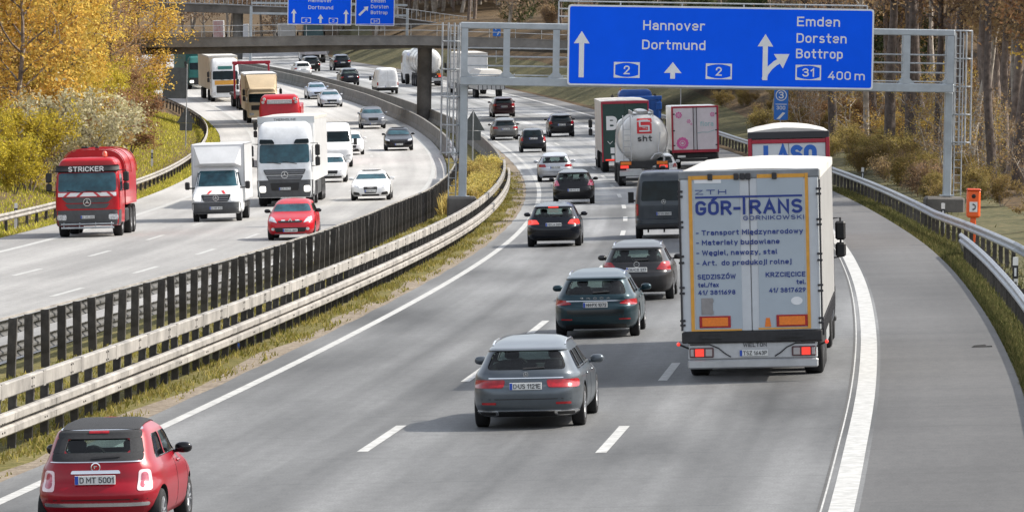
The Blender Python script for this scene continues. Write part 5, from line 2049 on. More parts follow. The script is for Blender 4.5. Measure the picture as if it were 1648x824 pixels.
words(gt_, 'door_lettering', LETTERBLUE, [
    (('ZTH', ux(1123), ux(1172), zy(323.5), .085, yl), dict(bold=.03)),
    (('GÓR-', ux(1123), ux(1194), zy(356), .26, yl), dict(bold=.06)),
    (('RANS', ux(1208), ux(1291), zy(355.5), .26, yl), dict(bold=.06)),
    (('GORNIKOWSKI', ux(1198), ux(1293), zy(365), .078, yl), dict(bold=.03)),
] + [((s_, ux(1123), ux(x1_), zy(yb), .092, yl), dict(bold=.05)) for s_, x1_, yb in (('- Transport Międzynarodowy', 1291, 387.5), ('- Materiały budowlane', 1254, 403), ('- Węgiel, nawozy, stal', 1250, 419), ('- Art.  do produkcji rolnej', 1272, 435))] + [
    (('SĘDZISZÓW', ux(1124), ux(1184), zy(456.5), .088, yl), dict(bold=.05)),
    (('tel./fax', ux(1124.5), ux(1157), zy(469), .082, yl), dict(bold=.05)),
    (('41/ 3811698', ux(1124.5), ux(1183), zy(481), .084, yl), dict(bold=.05)),
    (('KRZCIĘCICE', ux(1231), ux(1293.5), zy(455), .088, yl), dict(bold=.05)),
    (('tel.', ux(1279), ux(1293.5), zy(467), .082, yl), dict(bold=.05)),
    (('41/ 3817629', ux(1236), ux(1293.5), zy(479.5), .084, yl), dict(bold=.05))])
L_ = MB()
L_.box(ux(1123), ux(1291), yl - .002, yl + .008, zy(329.5), zy(326.5))
L_.box(ux(1197.5), ux(1201.5), yl - .003, yl + .008, zy(356), zy(329.6))
L_.build('door_lettering', LETTERBLUE, gt_, smooth=0)
d = MB()
d.prism([(ux(1279) + .105 * math.cos(a), zy(493) + .075 * math.sin(a)) for a in np.linspace(0, 2 * math.pi, 20)[:-1]], .012, .02)
d.build('sticker', SIGNWHITE, gt_, smooth=0)
d = MB()
d.box(ux(1122), ux(1164), .012, .02, zy(306), zy(300.5))
d.build('sticker', SIGNWHITE, gt_, smooth=0)
d = MB()
d.prism([(ux(1228), zy(533)), (ux(1238), zy(533)), (ux(1236), zy(519)), (ux(1230), zy(519))], .008, .02)
d.build('amber_wedge', ORANGE, gt_, smooth=0)
d = MB()
d.box(ux(1129), ux(1147), .006, .02, zy(512), zy(486), .004)
for z in (zy(490), zy(509)):
    d.box(ux(1142), ux(1148), -.002, .006, z - .03, z + .03)
d.build('document_holder', mat('dull steel plate', (.25, .24, .24), .6, noise=.2), gt_, smooth=0)
b = MB()
b.box(-HW - .01, HW + .0, .0, .16, .72, .925, .02)
b.box(-.95, -.55, -.03, .0, .80, .84)
b.box(.45, .95, -.03, .0, .80, .84)
b.build('rear_buffer', CHASSIS, gt_)
b = MB()
b.box(-1.18, 1.18, .06, .14, .42, .72, .02)
b.build('light_panel', mat('panel grey white', (.45, .46, .47), .45, noise=.15, nscale=3), gt_)
b = MB()
for s in (-1, 1):
    p = [(s * 1.14, .69), (s * .78, .69), (s * .62, .62), (s * .50, .52), (s * .40, .46)]
    b.tube([(x, .05, z) for x, z in p], .012, 5)
b.build('bead', DARKMETAL, gt_)
for s in (-1, 1):
    b = MB()
    b.box(s * .93 - .22, s * .93 + .22, .03, .075, .455, .635, .015)
    lh = b.build('lamp_housing', mat('lamp housing', (.10, .05, .055), .4), gt_)
    b = MB()
    b.box(s * .97 - .08, s * .97 + .08, .018, .031, .475, .615, .012)
    b.build('tail_light', REDLIT, lh)
    b = MB()
    b.box(s * .80 - .06, s * .80 + .06, .020, .033, .48, .61, .012)
    b.box(s * 1.105 - .03, s * 1.105 + .03, .020, .033, .48, .61, .01)
    b.build('indicator_lens', mat('clear lens', (.35, .33, .33), .2, coat=1), lh)
b = MB()
b.box(-1.19, 1.19, .02, .10, .25, .415, .025)
b.build('underrun_bar', ALU, gt_)
L_ = MB()
text(L_, 'WIELTON', ux(1193), ux(1230), .635, .075, .055, bold=.03)
L_.build('maker_lettering', INK, gt_, smooth=0)
plate(gt_, slab_bvh(-1.18, 1.18, .05, .14, .4, .74), 'rear', .525, 'TSZ 1643P', x=.02, y=.055)
for s in (-1, 1):
    b = MB()
    b.tube([(s * 1.15, .08, .62), (s * 1.33, .02, .70)], .018, 6)
    b.build('marker_arm', RUBBER, gt_)
    b = MB()
    b.ell((s * 1.35, .0, .71), (.035, .03, .04), 8)
    b.build('side_marker', REDLIT, gt_)
semi_rear_gear(gt_, (2.6, 3.95, 5.3), .3, 12.5)
b = MB()
for y in np.arange(.5, 13, .42):
    b.box(HW - .02, HW + .03, y, y + .04, .80, 1.10, .008)
b.build('curtain_buckle', DARKMETAL, gt_)
b = MB()
b.box(-HW + .05, -HW + .09, 6.3, 9.6, .35, .85)
b.box(HW - .09, HW - .05, 6.3, 9.6, .35, .85)
b.build('side_guard', ALU, gt_)
_c, _ = cab(gt_, 16.0, paint('dark lorry', (.03, .035, .05)), H=3.6, W=2.5, txt=None, mir=(1.5, 2.55), mout=.14)
axle_wheels(gt_, (11.9, 15.0))

# --- lorry ahead of it
la = thing('articulated_lorry', 'lorry with a dark red rear frame lettered LASO, mostly hidden', 'lorry', frame(178.5, 9.55))
H_ = 3.72
curtain_box(la, 'trailer_box', -HW, HW, .10, 13.6, 1.0, H_, TARP, roofm=TARP, bulge=.16)
b = MB()
b.box(-HW - .01, HW + .01, .0, .14, H_ - .22, H_ + .01, .02)
b.build('rear_header', DARKMETAL, la)
b = MB()
for s in (-1, 1):
    b.box(s * (HW - .05) - .06, s * (HW - .05) + .06, -.01, .12, .95, H_ - .20, .01)
b.box(-HW + .112, HW - .112, -.012, .1, H_ - .36, H_ - .24, .01)
b.box(-HW + .112, HW - .112, -.012, .1, .95, 1.1, .01)
b.build('rear_frame', DKRED, la)
b = MB()
for s in (-1, 1):
    b.box(*sorted((s * .008, s * (HW - .12))), .02, .08, 1.1, H_ - .36, .01)
b.build('rear_door', DOORFRAME, la)
L_ = MB()
text(L_, 'LASO', -.80, .88, H_ - 1.02, .60, .012, bold=.10)
L_.build('door_lettering', LETTERBLUE2, la, smooth=0)
b = MB()
b.box(HW - .01, HW + .012, .13, 13.4, 1.0, 1.35, .01)
b.box(HW - .01, HW + .012, .13, .30, 1.36, H_ - .1, .01)
b.build('side_frame', DKRED, la)
b = MB()
b.box(-1.2, 1.2, .03, .12, .35, .55, .02)
b.build('underrun_bar', ALU, la)
semi_rear_gear(la, (2.6, 3.95, 5.3), .3, 12.5)
cab(la, 16.0, DKRED, H=3.7)
axle_wheels(la, (11.9, 15.0))


# --- silo lorries
def silo(name, label, M, logo, cabcol):
    s = thing(name, label, 'lorry', M)
    t = MB()
    prof = [(.02, 0.06), (.5, .02), (.85, .08), (1.08, .26), (1.19, .62), (1.22, 1.2), (1.22, 8.2), (1.12, 8.7), (.8, 9.0), (.02, 9.1)]
    n_ = 36
    vs, fs = [], []
    for r_, a in prof:
        for k in range(n_):
            q = 2 * math.pi * k / n_
            vs.append((r_ * math.cos(q), a + .35, 2.32 + r_ * math.sin(q) * 1.02))
    for i in range(len(prof) - 1):
        for k in range(n_):
            k2 = (k + 1) % n_
            fs.append((i * n_ + k, i * n_ + k2, (i + 1) * n_ + k2, (i + 1) * n_ + k))
    t.add(vs, fs)
    # discharge cones below
    for y in (1.5, 4.6, 7.4):
        t.lathe([(1.1, 2.2), (.16, .82), (.01, .82), (.01, 2.2)], (0, y, 0), 'z', 24)
    bvt = bvh_of(t)
    tk = t.build('tank', TANKW, s, smooth=45)
    d = MB()
    for y in (1.05, 3.2, 6.2):
        d.lathe([(1.225, y - .04), (1.25, y - .04), (1.25, y + .04), (1.225, y + .04)], (0, .35, 2.32), 'y', 36)
    d.build('tank_band', ALU, s)
    d = MB()
    for y in np.arange(1.0, 9, 1.3):
        d.lathe([(.24, 0), (.27, .05), (.27, .14), (.05, .18), (.01, .18), (.01, 0)], (0, y, 3.50), 'z', 14)
    for x in (-.5, .5):
        d.tube([(x, .8, 3.62), (x, 9, 3.62)], .03, 6)
        for y in np.arange(.8, 9.1, 1.35):
            d.tube([(x, y, 3.35), (x, y, 3.64)], .025, 6)
    d.box(-.48, .48, .9, 8.9, 3.50, 3.53)
    d.build('top_walkway', ALU, s)
    d = MB()
    for x in (-.98, -.62):
        d.tube([(x, .08, .9), (x, .12, 2.9), (x, .42, 3.45)], .025, 6)
    for z in np.arange(1.1, 3.0, .28):
        d.tube([(-.98, .10, z), (-.62, .10, z)], .018, 6)
    d.build('ladder', ALU, s)
    if logo:
        d = MB()
        patch(d, bvt, 'rear', (-.30, .42, 2.55, 3.28), r=.03, off=.01, nu=6, nv=5)
        d.build('logo_panel', mat('logo red', (.62, .02, .03), .45), s, fix=False)
        d = MB()
        yl_ = float(hit(bvt, Vector((.06, -9, 2.9)), Vector((0, 1, 0)))[0].y) - .04
        for z0, z1 in ((3.12, 3.19), (2.88, 2.95), (2.64, 2.71)):
            d.box(-.19, .31, yl_, yl_ + .02, z0, z1)
        d.box(-.20, -.12, yl_ - .004, yl_ + .016, 2.90, 3.17)
        d.box(.24, .32, yl_ - .004, yl_ + .016, 2.66, 2.93)
        d.build('logo_mark', SIGNWHITE, s, smooth=0)
        d = MB()
        text(d, 'sht', -.28, .42, 2.17, .28, yl_ + .0, bold=.04)
        d.build('tank_lettering', INK, s, smooth=0)
    d = MB()
    d.tube([(.35, .1, 1.3), (.55, -.02, 1.55), (.85, -.02, 1.6), (.98, .0, 1.35), (.95, .1, .95)], .055, 8)
    d.tube([(-.1, .5, .95), (.2, .2, .9), (.6, .05, .95)], .07, 8)
    d.tube([(.72, -.02, 1.58), (.72, .1, 1.9), (.82, .3, 2.6)], .03, 6)
    d.build('discharge_pipe', ALU, s)
    d = MB()
    d.box(-1.2, 1.2, .0, .12, .50, .78, .03)
    d.build('rear_bumper', ALU, s)
    d = MB()
    for q in (-1, 1):
        d.box(q * .88 - .26, q * .88 + .26, -.015, .04, 1.05, 1.2, .01, m=0)
        d.box(q * .95 - .2, q * .95 + .2, -.015, .04, .88, 1.02, .01, m=1)
    d.build('tail_light', [ORANGE, REDLIT], s)
    d = MB()
    d.box(-1.18, 1.18, .05, .2, .86, 1.24, .02)
    d.build('light_bar', CHASSIS, s)
    d = MB()
    d.box(-1.0, -.92, -.01, .11, .18, .40)
    d.box(.92, 1.0, -.01, .11, .18, .40)
    d.box(-1.1, 1.1, -.015, .05, .28, .42, .02)
    d.build('underrun_bar', CHASSIS, s)
    semi_rear_gear(s, (1.5, 2.8, 4.1), .2, 10)
    c, _ = cab(s, 13.2, cabcol, H=3.15, W=2.36, mir=None)
    axle_wheels(s, (9.2, 12.2))
    return s


silo('silo_lorry', 'white silo tank lorry with a red square logo and the letters sht', frame(274.5, 5.15), True, WCAB)
silo('silo_lorry', 'distant white silo tank lorry partly hidden behind the bridge pillar', frame(526.0, 7.6), False, WCAB)

# --- curtain lorry lettered B
bl = thing('articulated_lorry', 'lorry with a dark green red framed rear bearing a white letter B', 'lorry', frame(303.0, 5.0))
curtain_box(bl, 'trailer_box', -HW, HW, .10, 13.6, 1.05, 3.86, TARP, roofm=TARP)
b = MB()
for s in (-1, 1):
    b.box(*sorted((s * .006, s * (HW - .06))), .03, .10, .62, 3.72, .01)
b.build('rear_door', DKGREEN, bl)
b = MB()
for s in (-1, 1):
    b.box(s * (HW - .03) - .04, s * (HW - .03) + .04, .0, .12, .6, 3.84, .01)
b.box(-HW + .072, HW - .072, .0, .12, 3.70, 3.84, .01)
b.build('rear_frame', DKRED, bl)
L_ = MB()
text(L_, 'B', -1.02, -.42, 2.30, .75, .014, bold=.11)
L_.build('large_letter', LETTERWHITE, bl, smooth=0)
L_ = MB()
text(L_, 'VA', -.98, -.30, 1.55, .16, .02, bold=.03)
L_.box(-.82, -.60, .02, .03, 1.05, 1.36)
L_.box(-.78, -.62, .02, .03, .75, .95)
L_.build('door_lettering', LETTERWHITE, bl, smooth=0)
b = MB()
b.box(-1.1, -.62, -.01, .02, .66, .74, .01)
b.box(.62, 1.1, -.01, .02, .66, .74, .01)
b.build('tail_light', REDLIT, bl)
semi_rear_gear(bl, (2.3, 3.65, 5.0), .3, 12.5)
cab(bl, 16.0, WCAB, H=3.6)
axle_wheels(bl, (11.9, 15.0))

# --- flowered box lorry
PINKW = mat('pale pink door', (.58, .53, .56), .42, noise=.08, nscale=2)
PINK = mat('pink flower print', (.55, .10, .30), .5)
fl = thing('box_lorry', 'white box lorry with pale rear doors printed with pink flowers', 'lorry', frame(307.0, 8.92))
curtain_box(fl, 'box_body', -HW, HW, .08, 7.4, .98, 3.42, WHITE, roofm=None)
b = MB()
for s in (-1, 1):
    b.box(s * (HW - .04) - .05, s * (HW - .04) + .05, -.0, .1, .9, 3.43, .01)
b.box(-HW + .092, HW - .092, .0, .1, 3.33, 3.43, .01)
b.box(-HW + .092, HW - .092, .0, .1, .9, 1.06, .01)
b.build('rear_frame', DKRED, fl)
b = MB()
for s in (-1, 1):
    b.box(*sorted((s * .03, s * (HW - .10))), .02, .07, 1.06, 3.33, .01)
b.build('rear_door', PINKW, fl)
b = MB()
for x in (-.09, .09):
    b.tube([(x, .01, 1.0), (x, .01, 3.35)], .022, 6)
for s in (-1, 1):
    for z in (1.3, 2.1, 3.0):
        b.box(s * (HW - .12) - .06, s * (HW - .12) + .06, .0, .02, z - .03, z + .03)
b.build('lock_bar', DARKMETAL, fl)
b = MB()


def flower(mb, x, z, r, pet=10):
    for k in range(pet):
        a = 2 * math.pi * k / pet
        cx, cz = x + r * .68 * math.cos(a), z + r * .68 * math.sin(a)
        mb.prism([(cx + r * .26 * math.cos(t), cz + r * .26 * math.sin(t)) for t in np.linspace(0, 2 * math.pi, 9)[:-1]], .010 + .0004 * k, .018)
    n_ = 14
    o = [(x + r * .36 * math.cos(2 * math.pi * k / n_), z + r * .36 * math.sin(2 * math.pi * k / n_)) for k in range(n_)]
    i = [(x + r * .2 * math.cos(2 * math.pi * k / n_), z + r * .2 * math.sin(2 * math.pi * k / n_)) for k in range(n_)]
    mb.add([(p, .012, q) for p, q in o + i], [(k, (k + 1) % n_, n_ + (k + 1) % n_, n_ + k) for k in range(n_)])


flower(b, -.70, 1.42, .36, 12)
flower(b, -.88, 2.95, .20, 8)
flower(b, .95, 2.95, .14, 7)
flower(b, -.34, 2.6, .12, 6)
flower(b, -.20, 2.45, .07, 5)
b.build('flower_print', PINK, fl, smooth=0)
b = MB()
text(b, 'flora', .28, 1.0, 2.32, .26, .014, bold=.0)
b.tube([(.12, .012, 1.95), (.4, .012, 2.0), (.7, .012, 1.98), (1.05, .012, 2.1)], .014, 5)
b.build('script_print', mat('teal print', (.22, .42, .44), .5), fl, smooth=0)
b = MB()
b.box(-1.15, 1.15, .0, .1, .42, .58, .02)
b.box(-1.2, 1.2, .2, 1.4, .6, .88, .03)
b.build('rear_bumper', CHASSIS, fl)
b = MB()
b.box(-.98, -.55, -.01, .02, .64, .76)
b.build('number_plate', PLATE, fl, smooth=0)
frame_rails(fl, .3, 8.5)
axle_wheels(fl, (1.9,), W=2.45, dual=True)
cab(fl, 9.6, WCAB, H=3.0)
axle_wheels(fl, (8.4,), W=2.45)

# --- blue lorry with beacon
bu = thing('tipper_lorry', 'blue lorry with an orange roof beacon showing above the green-backed lorry', 'lorry', frame(384.0, 10.2))
b = MB()
b.hull([(-1.25, 0, 1.15), (1.25, 0, 1.15), (1.25, 6.6, 1.15), (-1.25, 6.6, 1.15), (-1.25, -.15, 2.6), (1.25, -.15, 2.6), (1.25, 6.9, 2.6), (-1.25, 6.9, 2.6)])
b.build('tipper_body', BLUEP, bu, smooth=20)
b = MB()
b.box(-1.30, 1.30, -.2, -.05, 2.45, 2.72, .03)
for x in (-1.1, -.4, .4, 1.1):
    b.box(x - .06, x + .06, -.22, -.02, 1.1, 2.45, .02)
b.build('tailgate', BLUEP, bu)
c, _ = cab(bu, 9.2, BLUEP, H=3.05)
b = MB()
b.tube([(-1.0, 7.4, 2.8), (-1.0, 7.4, 3.3)], .03, 6)
b.lathe([(.01, 3.3), (.14, 3.3), (.14, 3.5), (.08, 3.62), (.01, 3.64)], (-1.0, 7.4, 0), 'z', 12)
b.build('beacon', ORANGE, bu)
b = MB()
b.box(.9, 1.28, -.3, .1, 1.8, 2.3, .03)
b.build('tool_box', BLUEP, bu)
frame_rails(bu, .2, 8.2)
axle_wheels(bu, (1.3, 2.7, 8.0), W=2.5)
mudguards(bu, (1.3, 2.7))

# --- distant white lorry and its low trailer behind the gantry
wl = thing('box_lorry', 'distant white tarpaulin lorry seen through the bars of the near gantry', 'lorry', frame(499.0, 8.2))
curtain_box(wl, 'box_body', -1.25, 1.25, 0, 7.2, 1.0, 3.7, WHITE, roofm=TARP)
b = MB()
b.box(-1.2, 1.2, -.02, .1, .5, .95, .03)
b.build('rear_bumper', CHASSIS, wl)
frame_rails(wl, .1, 8.5)
axle_wheels(wl, (1.6, 3.0, 8.2))
cab(wl, 9.4, WCAB, H=3.0)
tl_ = thing('trailer', 'low grey slatted trailer with a white cover towed behind the distant white lorry', 'trailer', frame(488.5, 8.45))
b = MB()
b.box(-1.2, 1.2, 0, 7.0, .75, 1.95, .03)
b.build('trailer_body', mat('silver sideboard', (.40, .41, .42), .4, .5, noise=.15), tl_)
b = MB()
for x in np.linspace(-1.15, 1.15, 7):
    b.box(x - .03, x + .03, -.02, .012, .75, 1.9)
b.build('rear_slat', DARKMETAL, tl_)
b = MB()
b.hull([(-1.2, 0, 1.96), (1.2, 0, 1.96), (1.2, 7, 1.96), (-1.2, 7, 1.96), (-.8, .3, 2.45), (.9, .3, 2.4), (.9, 6.5, 2.4), (-.8, 6.5, 2.45)])
b.build('cover', TARP, tl_)
axle_wheels(tl_, (2.6, 3.8), W=2.4, r=.42)
b = MB()
b.tube([(0, 6.9, .8), (0, 9.6, .8)], .06, 6)
b.build('drawbar', CHASSIS, tl_)


# --- generic far box lorries
def box_lorry(label, M, W, H, L, bodym, cabm, rear=True, roofm=None, cabH=3.0, z0=1.0, lit=False, name='box_lorry', glass=GLASS_BLUE, grille=None, part_rear=None):
    s = thing(name, label, 'lorry', M)
    h = W / 2
    curtain_box(s, 'box_body', -h, h, 0, L, z0, H, bodym, roofm=roofm)
    if rear:
        b = MB()
        for x in (-1, 1):
            b.box(*sorted((x * .01, x * (h - .05))), -.03, .0, z0 + .06, H - .1, .008)
        b.build('rear_door', part_rear or bodym, s)
        b = MB()
        b.box(-h + .1, h - .1, -.02, .1, .45, .62, .02)
        b.build('rear_bumper', CHASSIS, s)
    frame_rails(s, .1, L + .3, z=z0 - .18)
    axle_wheels(s, (L * .22, L * .22 + 1.3), W=W)
    cab(s, L + 2.3, cabm, H=cabH, W=min(2.48, W), lit=lit, glass=glass, grille=grille)
    axle_wheels(s, (L + 1.0,), W=W)
    return s


LILAC = mat('lilac grey box', (.36, .35, .38), .5, noise=.1, nscale=1.5)
box_lorry('distant lilac grey box lorry below the low bridge ahead of the dark saloon', frame(629.0, 9.0), 2.45, 3.0, 6.0, LILAC, WCAB, cabH=2.7, z0=.95)
box_lorry('far white box lorry seen above the low bridge under the left blue overhead sign', frame(800.0, 7.4), 2.5, 4.0, 7, TARP, WCAB)
TEALG = mat('dull teal container', (.10, .17, .175), .55, noise=.15, nscale=1)
box_lorry('far teal box lorry seen above the low bridge next to the white box lorry', frame(802.0, 11.2), 2.75, 3.95, 8, TEALG, WCAB)
box_lorry('far white panel lorry seen between the pillar of the higher bridge and the gantry pole', frame(830.0, .6), 1.7, 4.0, 7, WHITE, WCAB)
box_lorry('far red and white lorry beside the orange tree top under the higher bridge', frame(815.0, -2.6), 1.5, 4.6, 7, WHITE, REDP, part_rear=mat('faded red panel', (.42, .16, .15), .5, noise=.5, nscale=1.2, col2=(.5, .42, .40)))

# ------------------------------------------------------------------ oncoming lorries (their fronts face the camera; local front at y = 0)
STRIPE_R = mat('warning stripe red', (.50, .03, .04), .45)


def oncoming(Y, t):
    return frame(Y, t, away=False)


# red road works lorry
st = thing('tank_lorry', 'red lorry with a rounded red tank body and the word STRICKER above its windscreen', 'lorry', oncoming(212.6, -16.45))
c, bv = cab(st, 0, REDP, W=2.45, H=2.98, z0=.42, bumper=GREYP, ws=(1.72, 2.42), roof=.25, rake=.22, bump_top=1.02,
            grille=[([(-.78, 1.30), (.78, 1.30), (.98, 1.50), (-.98, 1.50)], GREYP), ([(-.70, 1.08), (.70, 1.08), (.86, 1.26), (-.86, 1.26)], GREYP)],
            hl=[(.80, 1.14, .66, .86)], txt='D-AS 230', starz=(1.32, .15), visor=(2.44, 2.70, BLACK), mir=(1.55, 2.55), plz=.76)
L_ = MB()
yv = float(hit(bv, Vector((0, 60, 2.46)), Vector((0, -1, 0)))[0].y)
text(L_, 'STRICKER', -.70, .64, 2.475, .19, yv + .12, face=1, bold=.03)
L_.build('visor_lettering', LETTERWHITE, c, smooth=0)
wm = MB()
rm_ = MB()
patch(wm, bv, 'front', (-1.10, 1.10, 1.54, 1.68), r=0, off=.008, nu=22, nv=3)
for x in (-.95, -.45, .35, .85):
    sg_ = -1 if x < 0 else 1
    patch(rm_, bv, 'front', [(x - .06, 1.54), (x + .06, 1.54), (x + .06 - sg_ * .16, 1.68), (x - .06 - sg_ * .16, 1.68)], r=0, off=.013, nu=3, nv=3)
wm.build('warning_strip', LETTERWHITE, c, smooth=0, fix=False)
rm_.build('warning_stripe', STRIPE_R, c, smooth=0, fix=False)
b = MB()
b.tube([(-1.0, .10, .50), (1.0, .10, .50)], .03, 8)
b.tube([(-1.0, .12, .36), (1.0, .12, .36)], .04, 8)
for x in (-.9, -.3, .3, .9):
    b.tube([(x, .12, .36), (x, .02, .55)], .02, 6)
b.build('spray_bar', GALV, st)
b = MB()
n_ = 18
vs, fs = [], []
for y in (-2.55, -6.9):
    for k in range(n_ + 1):
        a = math.pi * k / n_
        vs.append((1.22 * math.copysign(abs(math.cos(a)) ** .55, math.cos(a)), y, 2.35 + .92 * abs(math.sin(a)) ** .8))
    vs += [(-1.22, y, 1.15), (1.22, y, 1.15)]
m_ = n_ + 3
for k in range(m_):
    fs.append((k, (k + 1) % m_, (k + 1) % m_ + m_, k + m_))
fs += [tuple(range(m_)), tuple(range(2 * m_ - 1, m_ - 1, -1))]
b.add(vs, fs)
b.build('tank_body', REDP, st, smooth=40)
b = MB()
for y in (-2.56, -4.7, -6.88):
    p = []
    for k in range(n_ + 1):
        a = math.pi * k / n_
        p.append((1.25 * math.copysign(abs(math.cos(a)) ** .55, math.cos(a)), y, 2.35 + .95 * abs(math.sin(a)) ** .8))
    b.tube(p, .018, 6)
b.build('body_rib', REDP, st)
b = MB()
for x, y in ((-.15, -2.7), (.35, -3.6), (.5, -3.9), (.95, -4.4)):
    b.box(x - .07, x + .07, y - .1, y + .1, 3.2 if abs(x) < .9 else 2.95, 3.38 if abs(x) < .9 else 3.18, .02)
b.build('hatch_latch', BLACK, st)
b = MB()
b.tube([(-.62, -.9, 2.9), (-.62, -.9, 3.02)], .04, 8)
b.lathe([(.01, 3.02), (.10, 3.02), (.09, 3.16), (.05, 3.21), (.01, 3.22)], (-.62, -.9, 0), 'z', 12)
b.build('beacon', mat('beacon orange red', (.75, .08, .02), .25, coat=1), st)
frame_rails(st, -7.0, -.8)
axle_wheels(st, (-1.35,), W=2.42)
axle_wheels(st, (-4.9, -6.2), W=2.42)
mudguards(st, (-1.35, -4.9, -6.2), W=2.42)
b = MB()
for s in (-1, 1):
    b.box(s * 1.0 - .2, s * 1.0 + .2, -3.9, -2.7, .5, 1.0, .05)
b.build('side_tank', CHASSIS, st)

# white box van
vb = thing('box_van', 'white box van with black front bumper between the red STRICKER lorry and tall white lorry', 'van', oncoming(230.5, -12.95))
k_ = 1.0
RPv = [(.32, .10), (.45, 0), (2.2, .02), (2.35, .10)]
FPv = [(.30, .20), (.42, .05), (.55, .0), (.92, .03), (1.06, .12), (1.16, .38), (1.26, .72), (1.34, .95), (1.40, 1.05), (1.95, 1.45), (2.15, 1.65), (2.28, 1.9), (2.35, 2.2)]
WPv = [(.30, .90), (.42, .97), (.60, 1.0), (1.1, .995), (1.34, .96), (1.95, .84), (2.2, .78), (2.35, .66)]
mb = loft(3.0, 2.02, RPv, FPv, WPv, n=5, m=9)
mb.v = [(p[0], p[1] - 3.0, p[2]) for p in mb.v]
bv = bvh_of(mb)
cb_ = mb.build('cab', [WHITE, BLACK], vb, smooth=38)
panel(cb_, 'windscreen', bv, 'front', [(-.86, 1.43), (.86, 1.43), (.76, 2.06), (-.76, 2.06)], GLASS_BLUE, r=.08, nu=18, nv=9)
panel(cb_, 'bumper', bv, 'front', [(-.99, .34), (.99, .34), (.99, .80), (-.99, .80)], GREYP, r=.08, nu=24, nv=7, off=.015)
panel(cb_, 'grille', bv, 'front', [(-.50, .82), (.50, .82), (.62, 1.10), (-.62, 1.10)], BLACK, r=.06, nu=14, nv=6, off=.018)
gl = MB()
for z in (.88, .96, 1.04):
    patch(gl, bv, 'front', (-.50, .50, z - .012, z + .012), r=0, off=.03, nu=14, nv=2)
gl.build('grille_bar', mat('dark chrome', (.25, .25, .26), .3, .8), cb_, smooth=0, fix=False)
panel(cb_, 'headlight', bv, 'front', [(.62, .86), (.90, .90), (.88, 1.12), (.66, 1.08)], HEADLIT, both=True, r=.04, nu=8, nv=5, off=.016)
for s in ('left', 'right'):
    panel(cb_, 'side_window', bv, s, [(-1.95, 1.40), (-1.15, 1.40), (-1.55, 1.98), (-1.95, 2.0)], GLASS, r=.06, nu=8, nv=6)
e = MB()
hh = hit(bv, Vector((0, 60, .97)), Vector((0, -1, 0)))[0]
star(e, 0, hh.y + .05, .97, .12, 1)
e.build('emblem', CHROME, cb_)
plate(cb_, bv, 'front', .56, 'D-HR 812', y=float(hit(bv, Vector((0, 60, .56)), Vector((0, -1, 0)))[0].y) + .02)
for s in (-1, 1):
    d = MB()
    d.box(s * 1.24 - .10, s * 1.24 + .10, -1.25, -1.13, 1.30, 1.62, .04)
    d.tube([(s * .92, -1.2, 1.36), (s * 1.24, -1.2, 1.36)], .03, 6)
    d.build('mirror', BLACK, cb_)
d = MB()
for x, sg_ in ((-.34, 1), (.34, -1)):
    patch(d, bv, 'front', [(x - .05, 1.13), (x + .05, 1.13), (x + .05 + sg_ * .10, 1.25), (x - .05 + sg_ * .10, 1.25)], r=0, off=.012, nu=3, nv=3)
d.build('bonnet_stripe', STRIPE_R, cb_, smooth=0, fix=False)
b = MB()
b.box(-1.09, 1.09, -6.6, -1.78, .82, 3.16, .04)
b.build('box_body', WHITE, vb)
b = MB()
b.hull([(-.98, -1.775, 2.22), (.98, -1.775, 2.22), (-.98, -1.775, 3.06), (.98, -1.775, 3.06), (-.72, -1.35, 2.36), (.72, -1.35, 2.36), (-.80, -1.70, 2.95), (.80, -1.70, 2.95)])
b.build('wind_deflector', WHITE, vb, smooth=30)
b = MB()
for s in (-1, 1):
    for z in (.83, 3.13):
        b.box(s * 1.075 - .022, s * 1.075 + .022, -6.58, -1.76, z - .025, z + .025)
    b.box(s * 1.075 - .022, s * 1.075 + .022, -1.79, -1.755, .86, 3.1)
b.build('box_trim', ALU, vb, smooth=0)
b = MB()
b.box(-.98, -.90, -6.3, -2.0, .52, .72)
b.box(.90, .98, -6.3, -2.0, .52, .72)
b.build('side_guard', CHASSIS, vb)
for y in (-.95, -4.9):
    for s in (-1, 1):
        wheel(vb, s * .88, y, .34, .23 if y > -2 else .30, 'steel')

# white lorry with box trailer
aw = thing('articulated_lorry', 'tall white oncoming lorry with a white box body and two lit headlamps', 'lorry', oncoming(253.0, -11.35))
c, bv = cab(aw, 0, WCAB, W=2.5, H=3.78, z0=.40, bumper=GREYP, ws=(1.95, 2.78), roof=.6, rake=.35, bump_top=1.18,
            grille=[([(-.86, 1.42), (.86, 1.42), (.96, 1.66), (-.96, 1.66)], GREYP), ([(-.72, 1.16), (.72, 1.16), (.84, 1.38), (-.84, 1.38)], GREYP), ([(-.60, .72), (.60, .72), (.66, 1.06), (-.66, 1.06)], BLACK)],
            hl=[(.86, 1.12, .66, .92)], lit=True, txt='KLE-TR 71', starz=(1.42, .16), visor=None, mir=(1.6, 2.85), plz=.80)
gl = MB()
for z, w_ in ((1.50, .86), (1.58, .88), (1.24, .72), (1.31, .74)):
    patch(gl, bv, 'front', (-w_, w_, z - .014, z + .014), r=0, off=.045, nu=14, nv=2)
gl.build('grille_bar', mat('grille grey', (.22, .23, .25), .4, .4), c, smooth=0, fix=False)
vz = MB()
for s in (-1, 1):
    patch(vz, bv, 'front', [(s * 1.10, 2.80), (s * .42, 2.80), (s * .52, 2.98), (s * 1.08, 3.0)], r=.05, off=.07, nu=8, nv=4, thick=.08)
vz.build('sun_visor', GLASS, c, fix=False)
curtain_box(aw, 'box_body', -1.27, 1.27, -15.6, -2.3, 1.05, 4.0, WHITE, roofm=TARP)
b = MB()
b.box(-1.29, 1.29, -2.34, -2.28, 3.70, 4.01, .01)
